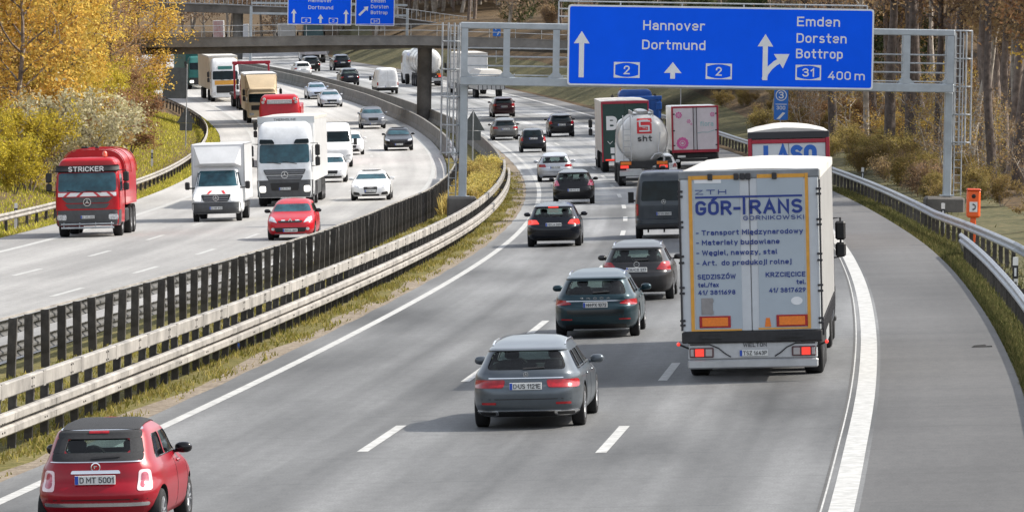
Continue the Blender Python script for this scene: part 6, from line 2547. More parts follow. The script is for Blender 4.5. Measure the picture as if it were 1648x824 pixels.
b.build('box_header', mat('header pale', (.48, .50, .51), .4), aw)
L_ = MB()
text(L_, 'THERMOLINE', -.55, .45, 3.82, .10, -2.272, face=1, bold=.03)
L_.build('header_lettering', INK, aw, smooth=0)
frame_rails(aw, -15.4, -.8, z=.9)
axle_wheels(aw, (-1.4, -4.9, -5.0 - 5.4, -11.7, -13.0), W=2.5)
mudguards(aw, (-1.4, -4.9), W=2.5)
b = MB()
for s in (-1, 1):
    b.box(s * 1.18 - .03, s * 1.18 + .03, -4.3, -2.0, .40, 1.0, .02)
    b.box(s * 1.18 - .03, s * 1.18 + .03, -9.6, -5.6, .40, 1.0, .02)
b.build('side_skirt', GREYP, aw)

# red lorry, only its roof shows
rl = thing('articulated_lorry', 'red lorry whose lamp-studded roof shows above the tall white lorry', 'lorry', oncoming(335.0, -14.25))
c, bv = cab(rl, 0, REDP, W=2.46, H=4.25, z0=.42, bumper=REDP, ws=(1.95, 2.70), roof=.6, rake=.35)
L_ = MB()
L_.box(-.74, .74, -.44, -.33, 3.70, 3.95, .02)
L_.build('roof_sign', mat('roof sign grey', (.40, .41, .42), .4), c)
L_ = MB()
text(L_, 'Redemann', -.58, .55, 3.76, .13, -.322, face=1, bold=.02)
L_.build('roof_lettering', LETTERWHITE, c, smooth=0)
for s in (-1, 1):
    for x, z in ((.98, 3.80), (.90, 3.98)):
        b = MB()
        b.lathe([(.01, 0), (.085, 0), (.10, -.08), (.01, -.10)], (s * x, -.36, z), 'y', 14)
        b.build('roof_lamp', mat('dull lamp glass', (.45, .44, .43), .15, coat=1), c)
curtain_box(rl, 'trailer_box', -1.25, 1.25, -15.6, -2.4, 1.05, 3.55, REDP)
axle_wheels(rl, (-1.4, -4.9, -11.7, -13.0), W=2.46)
frame_rails(rl, -15, -.8)

# beige lorry
be = thing('box_lorry', 'beige oncoming lorry with a sloping beige roof spoiler', 'lorry', oncoming(442.0, -14.35))
c, bv = cab(be, 0, CREAM, W=2.40, H=2.75, z0=.42, bumper=CREAM, ws=(1.62, 2.30), roof=.3, rake=.25, bump_top=.95, grille=[((-.9, .9, 1.02, 1.40), BLACK)], hl=[(.70, 1.05, .62, .82)], lit=False, glass=GLASS, txt='MG-B 55', plz=.62)
b = MB()
b.hull([(-1.18, -2.0, 2.55), (1.18, -2.0, 2.55), (-1.18, -2.0, 3.75), (1.18, -2.0, 3.75), (-.95, -.75, 2.72), (.95, -.75, 2.72), (-1.02, -1.5, 3.35), (1.02, -1.5, 3.35)])
b.build('roof_spoiler', CREAM, be, smooth=30)
curtain_box(be, 'box_body', -1.25, 1.25, -9.6, -2.05, .95, 3.82, CREAM, roofm=WHITE)
frame_rails(be, -9.4, -.6)
axle_wheels(be, (-1.3, -6.6, -7.9), W=2.45)
# red frame lorry behind it
rf = thing('flatbed_lorry', 'red framed transporter lorry mostly hidden behind the beige lorry', 'lorry', oncoming(474.0, -13.2))
c, bv = cab(rf, 0, DKRED, W=2.2, H=2.8, z0=.45, bumper=DKRED)
b = MB()
for s in (-1, 1):
    b.box(s * 1.45 - .08, s * 1.45 + .08, -2.7, -2.5, .9, 3.95, .02)
    b.tube([(s * 1.45, -2.6, 3.7), (s * .9, -2.6, 3.95)], .05, 6)
b.box(-1.6, 1.6, -2.72, -2.48, 3.80, 4.05, .03)
b.build('headboard_frame', DKRED, rf)
b = MB()
b.box(-1.25, 1.25, -13, -2.5, .95, 1.2, .03)
b.build('flat_bed', CHASSIS, rf)
axle_wheels(rf, (-1.4, -4.5, -10, -11.3), W=2.46)
# white and yellow lorry
yl_ = thing('articulated_lorry', 'white lorry with an orange band below its windscreen and cream side curtains', 'lorry', oncoming(497.5, -13.95))
c, bv = cab(yl_, 0, WCAB, W=2.48, H=3.80, z0=.40, bumper=WCAB, ws=(1.95, 2.70), roof=.6, rake=.35, bump_top=.75, grille=[((-.80, .80, .80, 1.42), BLACK)], hl=[(.86, 1.1, .62, .85)], glass=GLASS)
d = MB()
patch(d, bv, 'front', (-.95, .95, 1.50, 1.88), r=.03, off=.012, nu=16, nv=4)
d.build('orange_band', AMBERTAPE, c, fix=False)
d = MB()
patch(d, bv, 'front', (-.62, .62, 2.85, 3.12), r=.02, off=.03, nu=10, nv=3)
d.build('roof_sign', GREENP, c, fix=False)
curtain_box(yl_, 'trailer_box', -1.27, 1.27, -15.6, -2.4, 1.05, 4.0, mat('cream curtain', (.58, .50, .38), .6, noise=.12, nscale=1), roofm=TARP)
frame_rails(yl_, -15, -.8)
axle_wheels(yl_, (-1.4, -4.9, -11.7, -13.0), W=2.48)
# teal lorry
gn = thing('articulated_lorry', 'teal green lorry at the head of the far oncoming queue below the orange tree', 'lorry', oncoming(536.0, -12.9))
c, bv = cab(gn, 0, GREENP, W=2.46, H=3.1, z0=.42, bumper=CHASSIS, ws=(1.85, 2.5), lit=True, glass=GLASS)
curtain_box(gn, 'trailer_box', -1.27, 1.27, -15.6, -2.4, 1.0, 3.85, GREENP)
frame_rails(gn, -15, -.8)
axle_wheels(gn, (-1.4, -4.9, -11.7, -13.0), W=2.46)

# ------------------------------------------------------------------ traffic: vans and cars
P_RED = paint('cherry red', (.27, .001, .011), .1)
P_GREY = paint('blue grey metallic', (.098, .115, .132), .5, .30)
P_TEAL = paint('dark teal metallic', (.016, .040, .052), .45, .3)
P_BROWN = paint('dark grey brown metallic', (.035, .034, .036), .45, .32)
P_BLACK = paint('black', (.006, .006, .008), .2, .25)
P_NIGHT = paint('midnight blue', (.007, .009, .015), .3, .25)
P_WHITE = paint('white', (.72, .73, .74), 0, .3)
P_SILVER = paint('silver', (.46, .48, .52), .4, .3)
P_MID = paint('mid grey metallic', (.13, .13, .13), .5, .32)
P_WINE = paint('dark wine', (.045, .016, .022), .3, .3)
P_STEEL = paint('steel blue grey', (.22, .235, .265), .5, .3)
P_CLIO = paint('bright red', (.44, .005, .014), .05)
P_VAN = paint('van slate grey', (.055, .064, .075), .4, .34)
SOFTTOP = mat('black canvas', (.022, .023, .026), .85, noise=.25, nscale=30, bump=.2, bscale=160)


def x_fiat(root, bv, k, r, f, w):
    panel(root, 'soft_top', bv, 'top', [(-.50, .62), (.50, .62), (.48, 2.0), (-.48, 2.0)], SOFTTOP, r=.10, nu=18, nv=14, off=.016, thick=.05)
    for q, r_ in (((-.585, .585, .96, 1.062), .03), ([(-.54, 1.232), (.54, 1.232), (.53, 1.325), (-.53, 1.325)], .03), ([(-.585, 1.0626), (-.425, 1.0626), (-.395, 1.2314), (-.54, 1.2314)], 0), ([(.425, 1.0626), (.585, 1.0626), (.54, 1.2314), (.395, 1.2314)], 0)):
        panels(root, 'canvas_surround', bv, 'rear', [q], SOFTTOP, r=r_, nu=16, nv=6, off=.006)
    panels(root, 'chrome_rim', bv, 'rear', [[(-.53, 1.325), (.53, 1.325), (.51, 1.349), (-.51, 1.349)]], CHROME, r=.01, off=.012, nu=18, nv=3)
    panels(root, 'belt_trim', bv, 'rear', [(-.60, .60, .945, .957)], CHROME, r=.004, off=.012, nu=20, nv=3)
    panels(root, 'third_brake_light', bv, 'rear', [(-.13, .13, 1.295, 1.320)], REDLAMP, r=.01, off=.012, nu=6, nv=3)
    panels(root, 'plate_trim', bv, 'rear', [[(-.32, .805), (.32, .805), (.30, .845), (-.30, .845)]], CHROME, r=.015, off=.028, thick=.04, nu=10, nv=4)
    panels(root, 'bumper_trim', bv, 'rear', [[(-.66, .405), (.66, .405), (.67, .45), (-.67, .45)]], CHROME, r=.018, off=.016, nu=24, nv=4)
    e = MB()
    hh = hit(bv, Vector((0, -9, .89)), Vector((0, 1, 0)))[0]
    e.lathe([(.062, -.02), (.062, .012), (.05, .018), (.05, -.022), ], (0, hh.y, .89), 'y', 22)
    e.lathe([(.047, -.012), (.047, .01), (.001, .01), (.001, -.012)], (0, hh.y, .89), 'y', 22, m=1)
    e.box(-.022, -.008, hh.y - .024, hh.y - .012, .873, .91)
    e.box(-.0078, .018, hh.y - .024, hh.y - .012, .898, .91)
    e.build('emblem', [CHROME, REDP], root)
    for sd in ('left', 'right'):
        panels(root, 'side_window_trim', bv, sd, [(.95, 2.35, .968, .981)], CHROME, r=.004, off=.014, nu=14, nv=3)
    for q in ([(.53, .59), (.71, .59), (.67, .85), (.54, .85)],):
        panel(root, 'tail_light_rim', bv, 'rear', q, mat('tail lamp pale rim', (.70, .52, .54), .2, coat=1), both=True, r=.035, off=.007, nu=9, nv=7)


fi = car('small_car', 'small cherry red convertible with a closed black canvas roof at the lower left corner', 'car', 'mini', 3.55, 1.63, 1.43, P_RED, (72.05, 2.36), wr=.29, ro=.62, fo=.68,
         tl=[[(.565, .63), (.67, .63), (.64, .82), (.57, .82)]], txt='D MT 5001', plz=.735, rww=(.64, .66), cabin=True, extra=x_fiat, mirror_m=P_BLACK, n=3.6, m=6.5,
         rw=(1.06, 1.235), tlm=mat('tail lamp rose', (.42, .05, .09), .18, coat=1, noise=.4, nscale=9))


def x_ecl(root, bv, k, r, f, w):
    panels(root, 'chrome_strip', bv, 'rear', [(-.60, .60, .818, .832)], CHROME, r=.004, off=.012, nu=20, nv=3)
    panels(root, 'bumper_strip', bv, 'rear', [(-.56, .56, .298, .312)], CHROME, r=.004, off=.012, nu=20, nv=3)
    for s in (-1, 1):
        e = MB()
        patch(e, bv, 'rear', [(s * .80 if s < 0 else .46, .225), (s * .46 if s < 0 else .80, .225), (s * .44 if s < 0 else .83, .305), (s * .83 if s < 0 else .44, .305)], r=.035, off=.014, nu=9, nv=6)
        e.build('exhaust_trim', CHROME, root, fix=False)
        e = MB()
        patch(e, bv, 'rear', [(-.75 if s < 0 else .50, .242), (-.50 if s < 0 else .75, .242), (-.49 if s < 0 else .76, .288), (-.76 if s < 0 else .49, .288)], r=.02, off=.019, nu=7, nv=5)
        e.build('exhaust_opening', BLACK, root, fix=False)
    panel(root, 'reflector', bv, 'rear', (.48, .72, .405, .44), REDLAMP, both=True, r=.015, off=.008, nu=6, nv=4)
    e = MB()
    hh = hit(bv, Vector((0, -9, .885)), Vector((0, 1, 0)))[0]
    star(e, 0, hh.y - .012, .885, .04, -1)
    e.build('emblem', CHROME, root)
    panels(root, 'window_trim', bv, 'right', [(.75, 3.05, .948, .962)], CHROME, r=.004, off=.012, nu=18, nv=3)


car('estate_car', 'blue grey estate car with twin chrome exhausts, nearest in the middle lane', 'car', 'wagon', 4.93, 1.80, 1.42, P_GREY, (92.0, 6.25), wr=.335, ro=1.02,
    tl=[[(.36, .675), (.84, .665), (.83, .80), (.33, .80)]], txt='D·US 1121E', plz=.70, cabin=True, extra=x_ecl, rails=(.95, 3.2), rw=(.955, 1.24))


def x_sko(root, bv, k, r, f, w):
    panels(root, 'light_strip', bv, 'rear', [(-.62, .62, .795, .806)], CHROME, r=.003, off=.014, nu=20, nv=3)
    L2 = MB()
    hh = hit(bv, Vector((0, -9, .86)), Vector((0, 1, 0)))[0]
    text(L2, 'S K O D A', -.32, .32, .845, .035, hh.y - .012, bold=.02)
    L2.build('tailgate_lettering', CHROME, root, smooth=0)
    panels(root, 'lower_panel', bv, 'rear', [[(-.60, .52), (.60, .52), (.62, .62), (-.62, .62)]], mat('gloss black panel', (.012, .016, .018), .3), r=.03, off=.005, nu=18, nv=5)
    panel(root, 'reflector', bv, 'rear', (.50, .74, .40, .425), REDLAMP, both=True, r=.01, off=.008, nu=6, nv=3)


car('estate_car', 'dark teal estate car with a chrome strip between its tail lamps', 'car', 'wagon', 4.86, 1.81, 1.43, P_TEAL, (121.9, 5.64), wr=.34, ro=1.05,
    tl=[[(.50, .735), (.87, .70), (.86, .83), (.62, .82)]], txt='HH·PX 1072', plz=.72, cabin=True, extra=x_sko, rails=(.95, 3.1))


def x_opel(root, bv, k, r, f, w):
    e = MB()
    hh = hit(bv, Vector((-.05, -9, .90)), Vector((0, 1, 0)))[0]
    e.lathe([(.075, -.012), (.075, .012), (.06, .012), (.06, -.012)], (0, hh.y - .01, .90), 'y', 22)
    e.prism([(-.09, .89), (.01, .91), (-.0, .90), (.09, .91), (-.01, .89), (0, .90)], hh.y - .014, hh.y)
    e.build('emblem', CHROME, root)
    panels(root, 'exhaust', bv, 'rear', [(-.52, -.38, .215, .275)], CHROME, r=.03, off=.02, nu=6, nv=5)


car('estate_car', 'dark grey brown estate car just ahead of the dark teal estate', 'car', 'wagon', 4.70, 1.80, 1.46, P_BROWN, (141.2, 5.75), wr=.33, ro=.98,
    tl=[[(.48, .77), (.84, .74), (.80, .96), (.62, .95)]], txt='DU·CX 217', plz=.77, cabin=True, extra=x_opel, rails=(.9, 3.0))


def sprinter_extra(root, bv, k, r, f, w):
    e = MB()
    hh = hit(bv, Vector((0, -9, 1.18)), Vector((0, 1, 0)))[0]
    star(e, 0, hh.y - .015, 1.27, .075, -1)
    e.build('emblem', CHROME, root)
    e = MB()
    e.box(-.95, .95, -.05, .12, .36, .50, .03)
    e.build('rear_step', BLACK, root)
    e = MB()
    e.box(-.10, .10, .18, .40, 2.40, 2.50, .03)
    e.build('roof_lamp', BLACK, root)
    e = MB()
    for x in (-.55, .0, .55):
        e.tube([(x, .2, .22), (x, .2, .36)], .03, 6)
    e.build('tow_bracket', BLACK, root)


car('van', 'slate grey passenger van with dark rear windows beside the big lorry', 'van', 'van', 5.3, 1.99, 2.32, P_VAN, (194.8, 5.38), wr=.345, ro=1.05, fo=.95,
    tl=[[(.87, .80), (.975, .80), (.965, 1.20), (.87, 1.20)]], txt='K·VN 5507', plz=.86, n=8, m=14, rw=(1.30, 1.98), extra=sprinter_extra, mirror_m=BLACK, rimkind='steel')
car('van', 'distant plain white panel van in the left lane beside the bridge pillar', 'van', 'van', 5.3, 1.95, 2.35, P_WHITE, (507.5, 1.35), wr=.34, ro=1.05, fo=.95,
    tl=[[(.86, .80), (.965, .80), (.955, 1.1), (.86, 1.1)]], plz=.72, n=8, m=14, rw=(1.62, 1.70), glass=WHITE, clad=.62, mirror_m=BLACK, rimkind='steel')

car('hatchback', 'black hatchback with brightly lit red brake lamps in the left lane', 'car', 'hatch', 4.42, 1.80, 1.45, P_NIGHT, (188.0, 1.78), wr=.33, ro=.90,
    tl=[[(.46, .76), (.86, .74), (.83, .90), (.56, .90)]], tlm=REDLIT, txt='ME·LA 203', plz=.74, cabin=True, brake=(-.17, .17, 1.285, 1.325))
car('hatchback', 'black hatchback with tall pinkish tail lamps just ahead of the brake-lit black hatchback', 'car', 'hatch', 4.36, 1.82, 1.49, P_BLACK, (245.6, 1.60), wr=.33, ro=.90,
    tl=[[(.60, .82), (.87, .80), (.80, 1.04), (.70, 1.05)]], tlm=mat('rosy tail lamp', (.50, .05, .12), .2, coat=1), txt='OB·FD 41', plz=.62, cabin=True)
car('estate_car', 'silver white estate car in the left lane above the black hatchbacks', 'car', 'wagon', 4.68, 1.81, 1.47, P_SILVER, (288.2, .95), wr=.33, ro=.98,
    tl=[[(.46, .76), (.84, .76), (.82, .90), (.52, .90)]], txt='BO·T 920', plz=.74, cabin=True, rails=(.9, 3.0))
car('small_car', 'small black car with a tall tinted tailgate in the left lane above the silver estate', 'car', 'mini', 3.6, 1.65, 1.50, P_NIGHT, (352.4, 1.30), wr=.30, ro=.62, fo=.68,
    tl=[[(.62, .72), (.79, .72), (.75, 1.0), (.66, 1.0)]], txt='E·UP 77', plz=.88, rw=(1.0, 1.38))
car('hatchback', 'black compact car in the middle lane, just left of the lorry lettered B', 'car', 'suv', 4.3, 1.80, 1.62, P_BLACK, (387.5, 4.80), wr=.32, ro=.90,
    tl=[[(.62, .90), (.86, .90), (.80, 1.12), (.70, 1.12)]], txt='GE·X 105', plz=.85)
car('estate_car', 'mid grey estate car in the left lane beside the small black car', 'car', 'wagon', 4.69, 1.80, 1.50, P_MID, (383.4, .75), wr=.33, ro=.98,
    tl=[[(.48, .78), (.84, .78), (.82, .92), (.55, .92)]], txt='RE·G 318', plz=.76, rails=(.9, 3.0))
car('hatchback', 'dark wine red compact car farther along the middle lane, just right of the gantry leg', 'car', 'suv', 4.2, 1.80, 1.60, P_WINE, (441.6, 4.45), wr=.32, ro=.88,
    tl=[[(.56, .88), (.86, .88), (.82, 1.08), (.62, 1.08)]], txt='HER·N 12', plz=.84)
car('hatchback', 'small white car whose roof shows just above the slate grey van', 'car', 'hatch', 4.0, 1.74, 1.48, P_WHITE, (279.5, 6.05), wr=.31, ro=.80, tl=[[(.60, .80), (.82, .80), (.78, .98), (.66, .98)]])
car('suv', 'far black off-road car in the middle lane under the low bridge', 'car', 'suv', 4.5, 1.84, 1.70, P_NIGHT, (590.5, 7.4), wr=.35, ro=.92, txt='M 1', plz=.85, tl=[[(.55, .92), (.87, .92), (.85, 1.06), (.58, 1.06)]])
car('suv', 'far dark blue compact off-roader in the left lane beyond the barrier wall', 'car', 'suv', 4.3, 1.82, 1.66, P_NIGHT, (536.0, 1.15), wr=.34, ro=.90, txt='M 2', plz=.85, glass=GLASS_CABIN)
car('hatchback', 'far white car half hidden by the barrier wall under the low bridge', 'car', 'hatch', 4.2, 1.78, 1.46, P_WHITE, (572.0, .95), wr=.32, ro=.88, yaw=0)
car('saloon_car', 'far dark saloon in the middle lane just left of the lilac grey box lorry', 'car', 'suv', 4.6, 1.84, 1.62, P_BLACK, (589.0, 4.0), wr=.32, ro=.95, plz=.75, txt='M 3')

# oncoming cars
def x_clio(root, bv, k, r, f, w):
    e = MB()
    hh = hit(bv, Vector((0, 60, .70)), Vector((0, -1, 0)))[0]
    o = [(0, .80), (.075, .69), (0, .58), (-.075, .69)]
    i = [(0, .745), (.037, .69), (0, .635), (-.037, .69)]
    y = hh.y + .03
    e.add([(a, y, c) for a, c in o + i] + [(a, y - .05, c) for a, c in o], [(j, (j + 1) % 4, 4 + (j + 1) % 4, 4 + j) for j in range(4)] + [(j, 8 + j, 8 + (j + 1) % 4, (j + 1) % 4) for j in range(4)])
    e.build('emblem', CHROME, root, smooth=0)
    panel(root, 'grille_light', bv, 'front', (.18, .33, .69, .725), HEAD, both=True, r=.02, off=.014, nu=6, nv=3)
    panel(root, 'fog_light', bv, 'front', (.56, .68, .36, .46), HEAD, both=True, r=.05, off=.014, nu=6, nv=6)
    panels(root, 'bumper_trim', bv, 'front', [(-.58, .58, .22, .245)], CHROME, r=.01, off=.016, nu=16, nv=3)


car('hatchback', 'bright red oncoming hatchback with a diamond badge on its nose', 'car', 'hatch', 4.06, 1.73, 1.45, P_CLIO, (203.2, -8.10), away=False, wr=.31, fo=.84, ro=.70,
    hl=[[(.46, .62), (.78, .70), (.74, .85), (.60, .80)]], grille=[[(-.42, .63), (.42, .63), (.46, .70), (-.46, .70)]], low_grille=[[(-.52, .30), (.52, .30), (.60, .46), (-.60, .46)]], txt='BO·CL 309', plz=.36, extra=x_clio,
    glass=GLASS_BLUE, mirror_m=P_BLACK)


def x_a5(root, bv, k, r, f, w):
    panels(root, 'plate_holder', bv, 'front', [(-.27, .27, .40, .51)], PLATE, r=.01, off=.02, nu=6, nv=3)
    panel(root, 'side_intake', bv, 'front', [(.48, .26), (.80, .28), (.78, .42), (.52, .38)], BLACK, both=True, r=.04, off=.008, nu=8, nv=5)
    e = MB()
    hh = hit(bv, Vector((0, 60, .60)), Vector((0, -1, 0)))[0]
    for j in range(4):
        e.lathe([(.045, -.008), (.045, .008), (.034, .008), (.034, -.008)], (-.09 + .06 * j, hh.y + .03 + .002 * j, .60), 'y', 16)
    e.build('emblem', CHROME, root)


car('coupe', 'white coupe with a large dark grille and four rings in the oncoming fast lane', 'car', 'sedan', 4.63, 1.855, 1.38, P_WHITE, (260.6, -7.75), away=False, wr=.33, fo=.88, ro=.95,
    hl=[[(.52, .58), (.84, .62), (.82, .73), (.56, .68)]], grille=[[(-.27, .34), (.27, .34), (.33, .64), (-.33, .64)]], low_grille=[(-.40, .40, .22, .30)], txt='DO·AU 1', plz=.45, extra=x_a5, glass=GLASS_BLUE)
car('saloon_car', 'black saloon in the oncoming fast lane near the bend of the white edge line', 'car', 'sedan', 4.86, 1.86, 1.47, P_BLACK, (364.6, -6.9), away=False, wr=.34, fo=.92, txt='W·S 71', grille=[[(-.36, .50), (.36, .50), (.40, .66), (-.40, .66)]], glass=GLASS_BLUE)
car('saloon_car', 'steel blue grey saloon in the oncoming fast lane directly ahead of the low bridge pillar', 'car', 'suv', 4.7, 1.88, 1.62, P_STEEL, (420.3, -7.0), away=False, wr=.34, fo=.88, txt='H·B 5', glass=GLASS_BLUE,
    grille=[[(-.34, .62), (.34, .62), (.38, .84), (-.38, .84)]])
car('saloon_car', 'silver grey saloon, front one of the two close together beside the barrier wall', 'car', 'sedan', 4.8, 1.86, 1.46, P_SILVER, (477.0, -6.5), away=False, wr=.34, fo=.9, txt='H·A 6', glass=GLASS_BLUE)
car('saloon_car', 'pale blue grey saloon close behind the silver grey saloon beside the barrier wall', 'car', 'sedan', 4.8, 1.84, 1.46, paint('pale blue', (.40, .45, .54), .4), (498.6, -5.75), away=False, wr=.34, fo=.9, txt='H·B 3', glass=GLASS_BLUE)
car('hatchback', 'white oncoming hatchback right of the half hidden white van', 'car', 'hatch', 4.3, 1.79, 1.46, P_WHITE, (357.2, -10.1), away=False, wr=.33, fo=.88, txt='MH·S 4', glass=GLASS_BLUE,
    low_grille=[[(-.60, .24), (.60, .24), (.50, .40), (-.50, .40)]])
car('van', 'white van with a dark windscreen half hidden by the tall white lorry', 'van', 'van', 5.0, 1.96, 2.55, P_WHITE, (330.0, -10.95), away=False, wr=.33, fo=.9, n=8, m=14, glass=GLASS, mirror_m=BLACK, rimkind='steel')
car('hatchback', 'small white car showing its right half beside the trailer of the tall white lorry', 'car', 'hatch', 4.0, 1.72, 1.5, P_WHITE, (298.0, -10.75), away=False, wr=.31, fo=.82, glass=GLASS_BLUE, txt='DU·Y 8')
# ------------------------------------------------------------------ trees, shrubs, grass
def leaf_mat(name, cols, trans=.35, var=.25):
    m = bpy.data.materials.new(name)
    m.use_nodes = True
    nt = m.node_tree
    for n in list(nt.nodes):
        nt.nodes.remove(n)
    out = nt.nodes.new('ShaderNodeOutputMaterial')
    geo = nt.nodes.new('ShaderNodeNewGeometry')
    oi = nt.nodes.new('ShaderNodeObjectInfo')
    r = nt.nodes.new('ShaderNodeValToRGB')
    r.color_ramp.elements[0].color = (*cols[0], 1)
    r.color_ramp.elements[1].color = (*cols[-1], 1)
    for i, c in enumerate(cols[1:-1]):
        e = r.color_ramp.elements.new((i + 1) / (len(cols) - 1))
        e.color = (*c, 1)
    nt.links.new(geo.outputs['Random Per Island'], r.inputs['Fac'])
    hs = nt.nodes.new('ShaderNodeHueSaturation')
    mr = nt.nodes.new('ShaderNodeMapRange')
    mr.inputs[3].default_value, mr.inputs[4].default_value = 1 - var, 1 + var
    nt.links.new(oi.outputs['Random'], mr.inputs[0])
    nt.links.new(mr.outputs[0], hs.inputs['Value'])
    mr2 = nt.nodes.new('ShaderNodeMapRange')
    mr2.inputs[3].default_value, mr2.inputs[4].default_value = .488, .512
    nt.links.new(oi.outputs['Random'], mr2.inputs[0])
    nt.links.new(mr2.outputs[0], hs.inputs['Hue'])
    nt.links.new(r.outputs['Color'], hs.inputs['Color'])
    d = nt.nodes.new('ShaderNodeBsdfDiffuse')
    t = nt.nodes.new('ShaderNodeBsdfTranslucent')
    mx = nt.nodes.new('ShaderNodeMixShader')
    mx.inputs[0].default_value = trans
    nt.links.new(hs.outputs['Color'], d.inputs['Color'])
    nt.links.new(hs.outputs['Color'], t.inputs['Color'])
    nt.links.new(d.outputs[0], mx.inputs[1])
    nt.links.new(t.outputs[0], mx.inputs[2])
    nt.links.new(mx.outputs[0], out.inputs['Surface'])
    return m


BARK = mat('grey brown bark', (.20, .16, .135), .95, noise=.45, nscale=3.5, bump=.5, bscale=14)
BARKL = mat('pale bark', (.38, .34, .29), .95, noise=.45, nscale=3., bump=.4, bscale=14)
DARKBARK = mat('dark ridged bark', (.115, .092, .080), .95, noise=.5, nscale=4, bump=.6, bscale=12)
LF = dict(
    yellow=leaf_mat('yellow leaves', [(.54, .39, .06), (.76, .57, .10), (.82, .66, .18), (.60, .49, .12)]),
    orange=leaf_mat('orange leaves', [(.36, .19, .05), (.58, .35, .075), (.68, .46, .11), (.48, .36, .10)]),
    rust=leaf_mat('rust brown leaves', [(.26, .15, .075), (.42, .25, .12), (.50, .33, .15), (.32, .23, .11)]),
    tan=leaf_mat('tan leaves', [(.20, .135, .085), (.34, .235, .14), (.42, .29, .15), (.25, .185, .12)]),
    olive=leaf_mat('olive leaves', [(.28, .23, .03), (.46, .36, .045), (.60, .46, .07), (.32, .28, .045)]),
    pale=leaf_mat('pale silvery leaves', [(.40, .36, .18), (.60, .55, .33), (.66, .62, .42), (.36, .33, .14)]),
    bush=leaf_mat('dull green leaves', [(.15, .125, .045), (.27, .21, .075), (.38, .29, .115), (.29, .20, .085)]),
    green=leaf_mat('dark green leaves', [(.045, .06, .025), (.075, .095, .04), (.11, .12, .055)]),
    verge=leaf_mat('verge grass blades', [(.055, .065, .022), (.10, .105, .04), (.17, .15, .065), (.08, .08, .03)], .3),
    fartan=leaf_mat('far brown leaves', [(.28, .20, .14), (.44, .33, .23), (.52, .39, .25), (.34, .27, .20)]),
    bank=leaf_mat('bright grass blades', [(.26, .27, .04), (.44, .40, .06), (.56, .48, .10), (.34, .32, .05)], .3),
    lime=leaf_mat('yellow green leaves', [(.26, .27, .05), (.44, .41, .08), (.56, .50, .13), (.34, .32, .07)]),
    gold=leaf_mat('golden undergrowth leaves', [(.34, .21, .06), (.54, .36, .09), (.60, .44, .14), (.28, .19, .07), (.34, .32, .09)]),
    straw=leaf_mat('dry straw', [(.34, .25, .07), (.52, .40, .12), (.60, .48, .18), (.32, .29, .08)], .25),
    grass=leaf_mat('grass blades', [(.12, .125, .03), (.22, .20, .05), (.34, .27, .09), (.18, .15, .05)], .3),
)


def fast_mesh(name, verts, faces4, m):
    me = bpy.data.meshes.new(name)
    n, f = len(verts), len(faces4)
    me.vertices.add(n)
    me.vertices.foreach_set('co', np.asarray(verts, dtype=np.float32).ravel())
    me.loops.add(f * 4)
    me.loops.foreach_set('vertex_index', np.asarray(faces4, dtype=np.int32).ravel())
    me.polygons.add(f)
    me.polygons.foreach_set('loop_start', np.arange(0, f * 4, 4, dtype=np.int32))
    me.materials.append(m)
    me.update(calc_edges=True)
    return me


def leaf_quads(rg, P, size, flat=0.):
    """one small leaf-shaped quad (a kite) per point"""
    n = len(P)
    a = rg.normal(size=(n, 3))
    a[:, 2] *= (1 - flat)
    a /= np.linalg.norm(a, axis=1)[:, None]
    b = np.cross(a, rg.normal(size=(n, 3)))
    b /= np.linalg.norm(b, axis=1)[:, None]
    s = (size * rg.uniform(.6, 1.4, n))[:, None]
    V = np.stack([P - a * s * .55, P + b * s * .34 - a * s * .05, P + a * s * .55, P - b * s * .34 - a * s * .05], axis=1).reshape(-1, 3)
    F = np.arange(n * 4).reshape(n, 4)
    return V, F


class Wood:
    def __init__(self):
        self.v, self.f, self.n = [], [], 0

    def limb(self, pts, r0, r1, k):
        pts = np.asarray(pts, float)
        m = len(pts)
        d = np.gradient(pts, axis=0)
        d /= np.linalg.norm(d, axis=1)[:, None] + 1e-9
        ref = np.array([0.3, .2, 1.0]) if abs(d[0][2]) < .8 else np.array([1.0, .2, 0.1])
        u = np.cross(d, ref)
        u /= np.linalg.norm(u, axis=1)[:, None] + 1e-9
        w = np.cross(d, u)
        rr = np.linspace(r0, r1, m)
        an = np.arange(k) * 2 * math.pi / k
        V = pts[:, None, :] + rr[:, None, None] * (np.cos(an)[None, :, None] * u[:, None, :] + np.sin(an)[None, :, None] * w[:, None, :])
        base = self.n
        self.v.append(V.reshape(-1, 3))
        i = np.arange(m - 1)[:, None] * k
        j = np.arange(k)[None, :]
        j2 = (j + 1) % k
        self.f.append(np.stack([base + i + j, base + i + j2, base + i + k + j2, base + i + k + j], axis=-1).reshape(-1, 4))
        self.n += m * k


def grow(rg, p, d, L, bend, n, up=.25):
    pts = [np.array(p, float)]
    d = np.array(d, float)
    d /= np.linalg.norm(d)
    for i in range(n):
        d = d + rg.normal(size=3) * bend + np.array([0, 0, up / n])
        d /= np.linalg.norm(d)
        pts.append(pts[-1] + d * L / n)
    return np.array(pts)


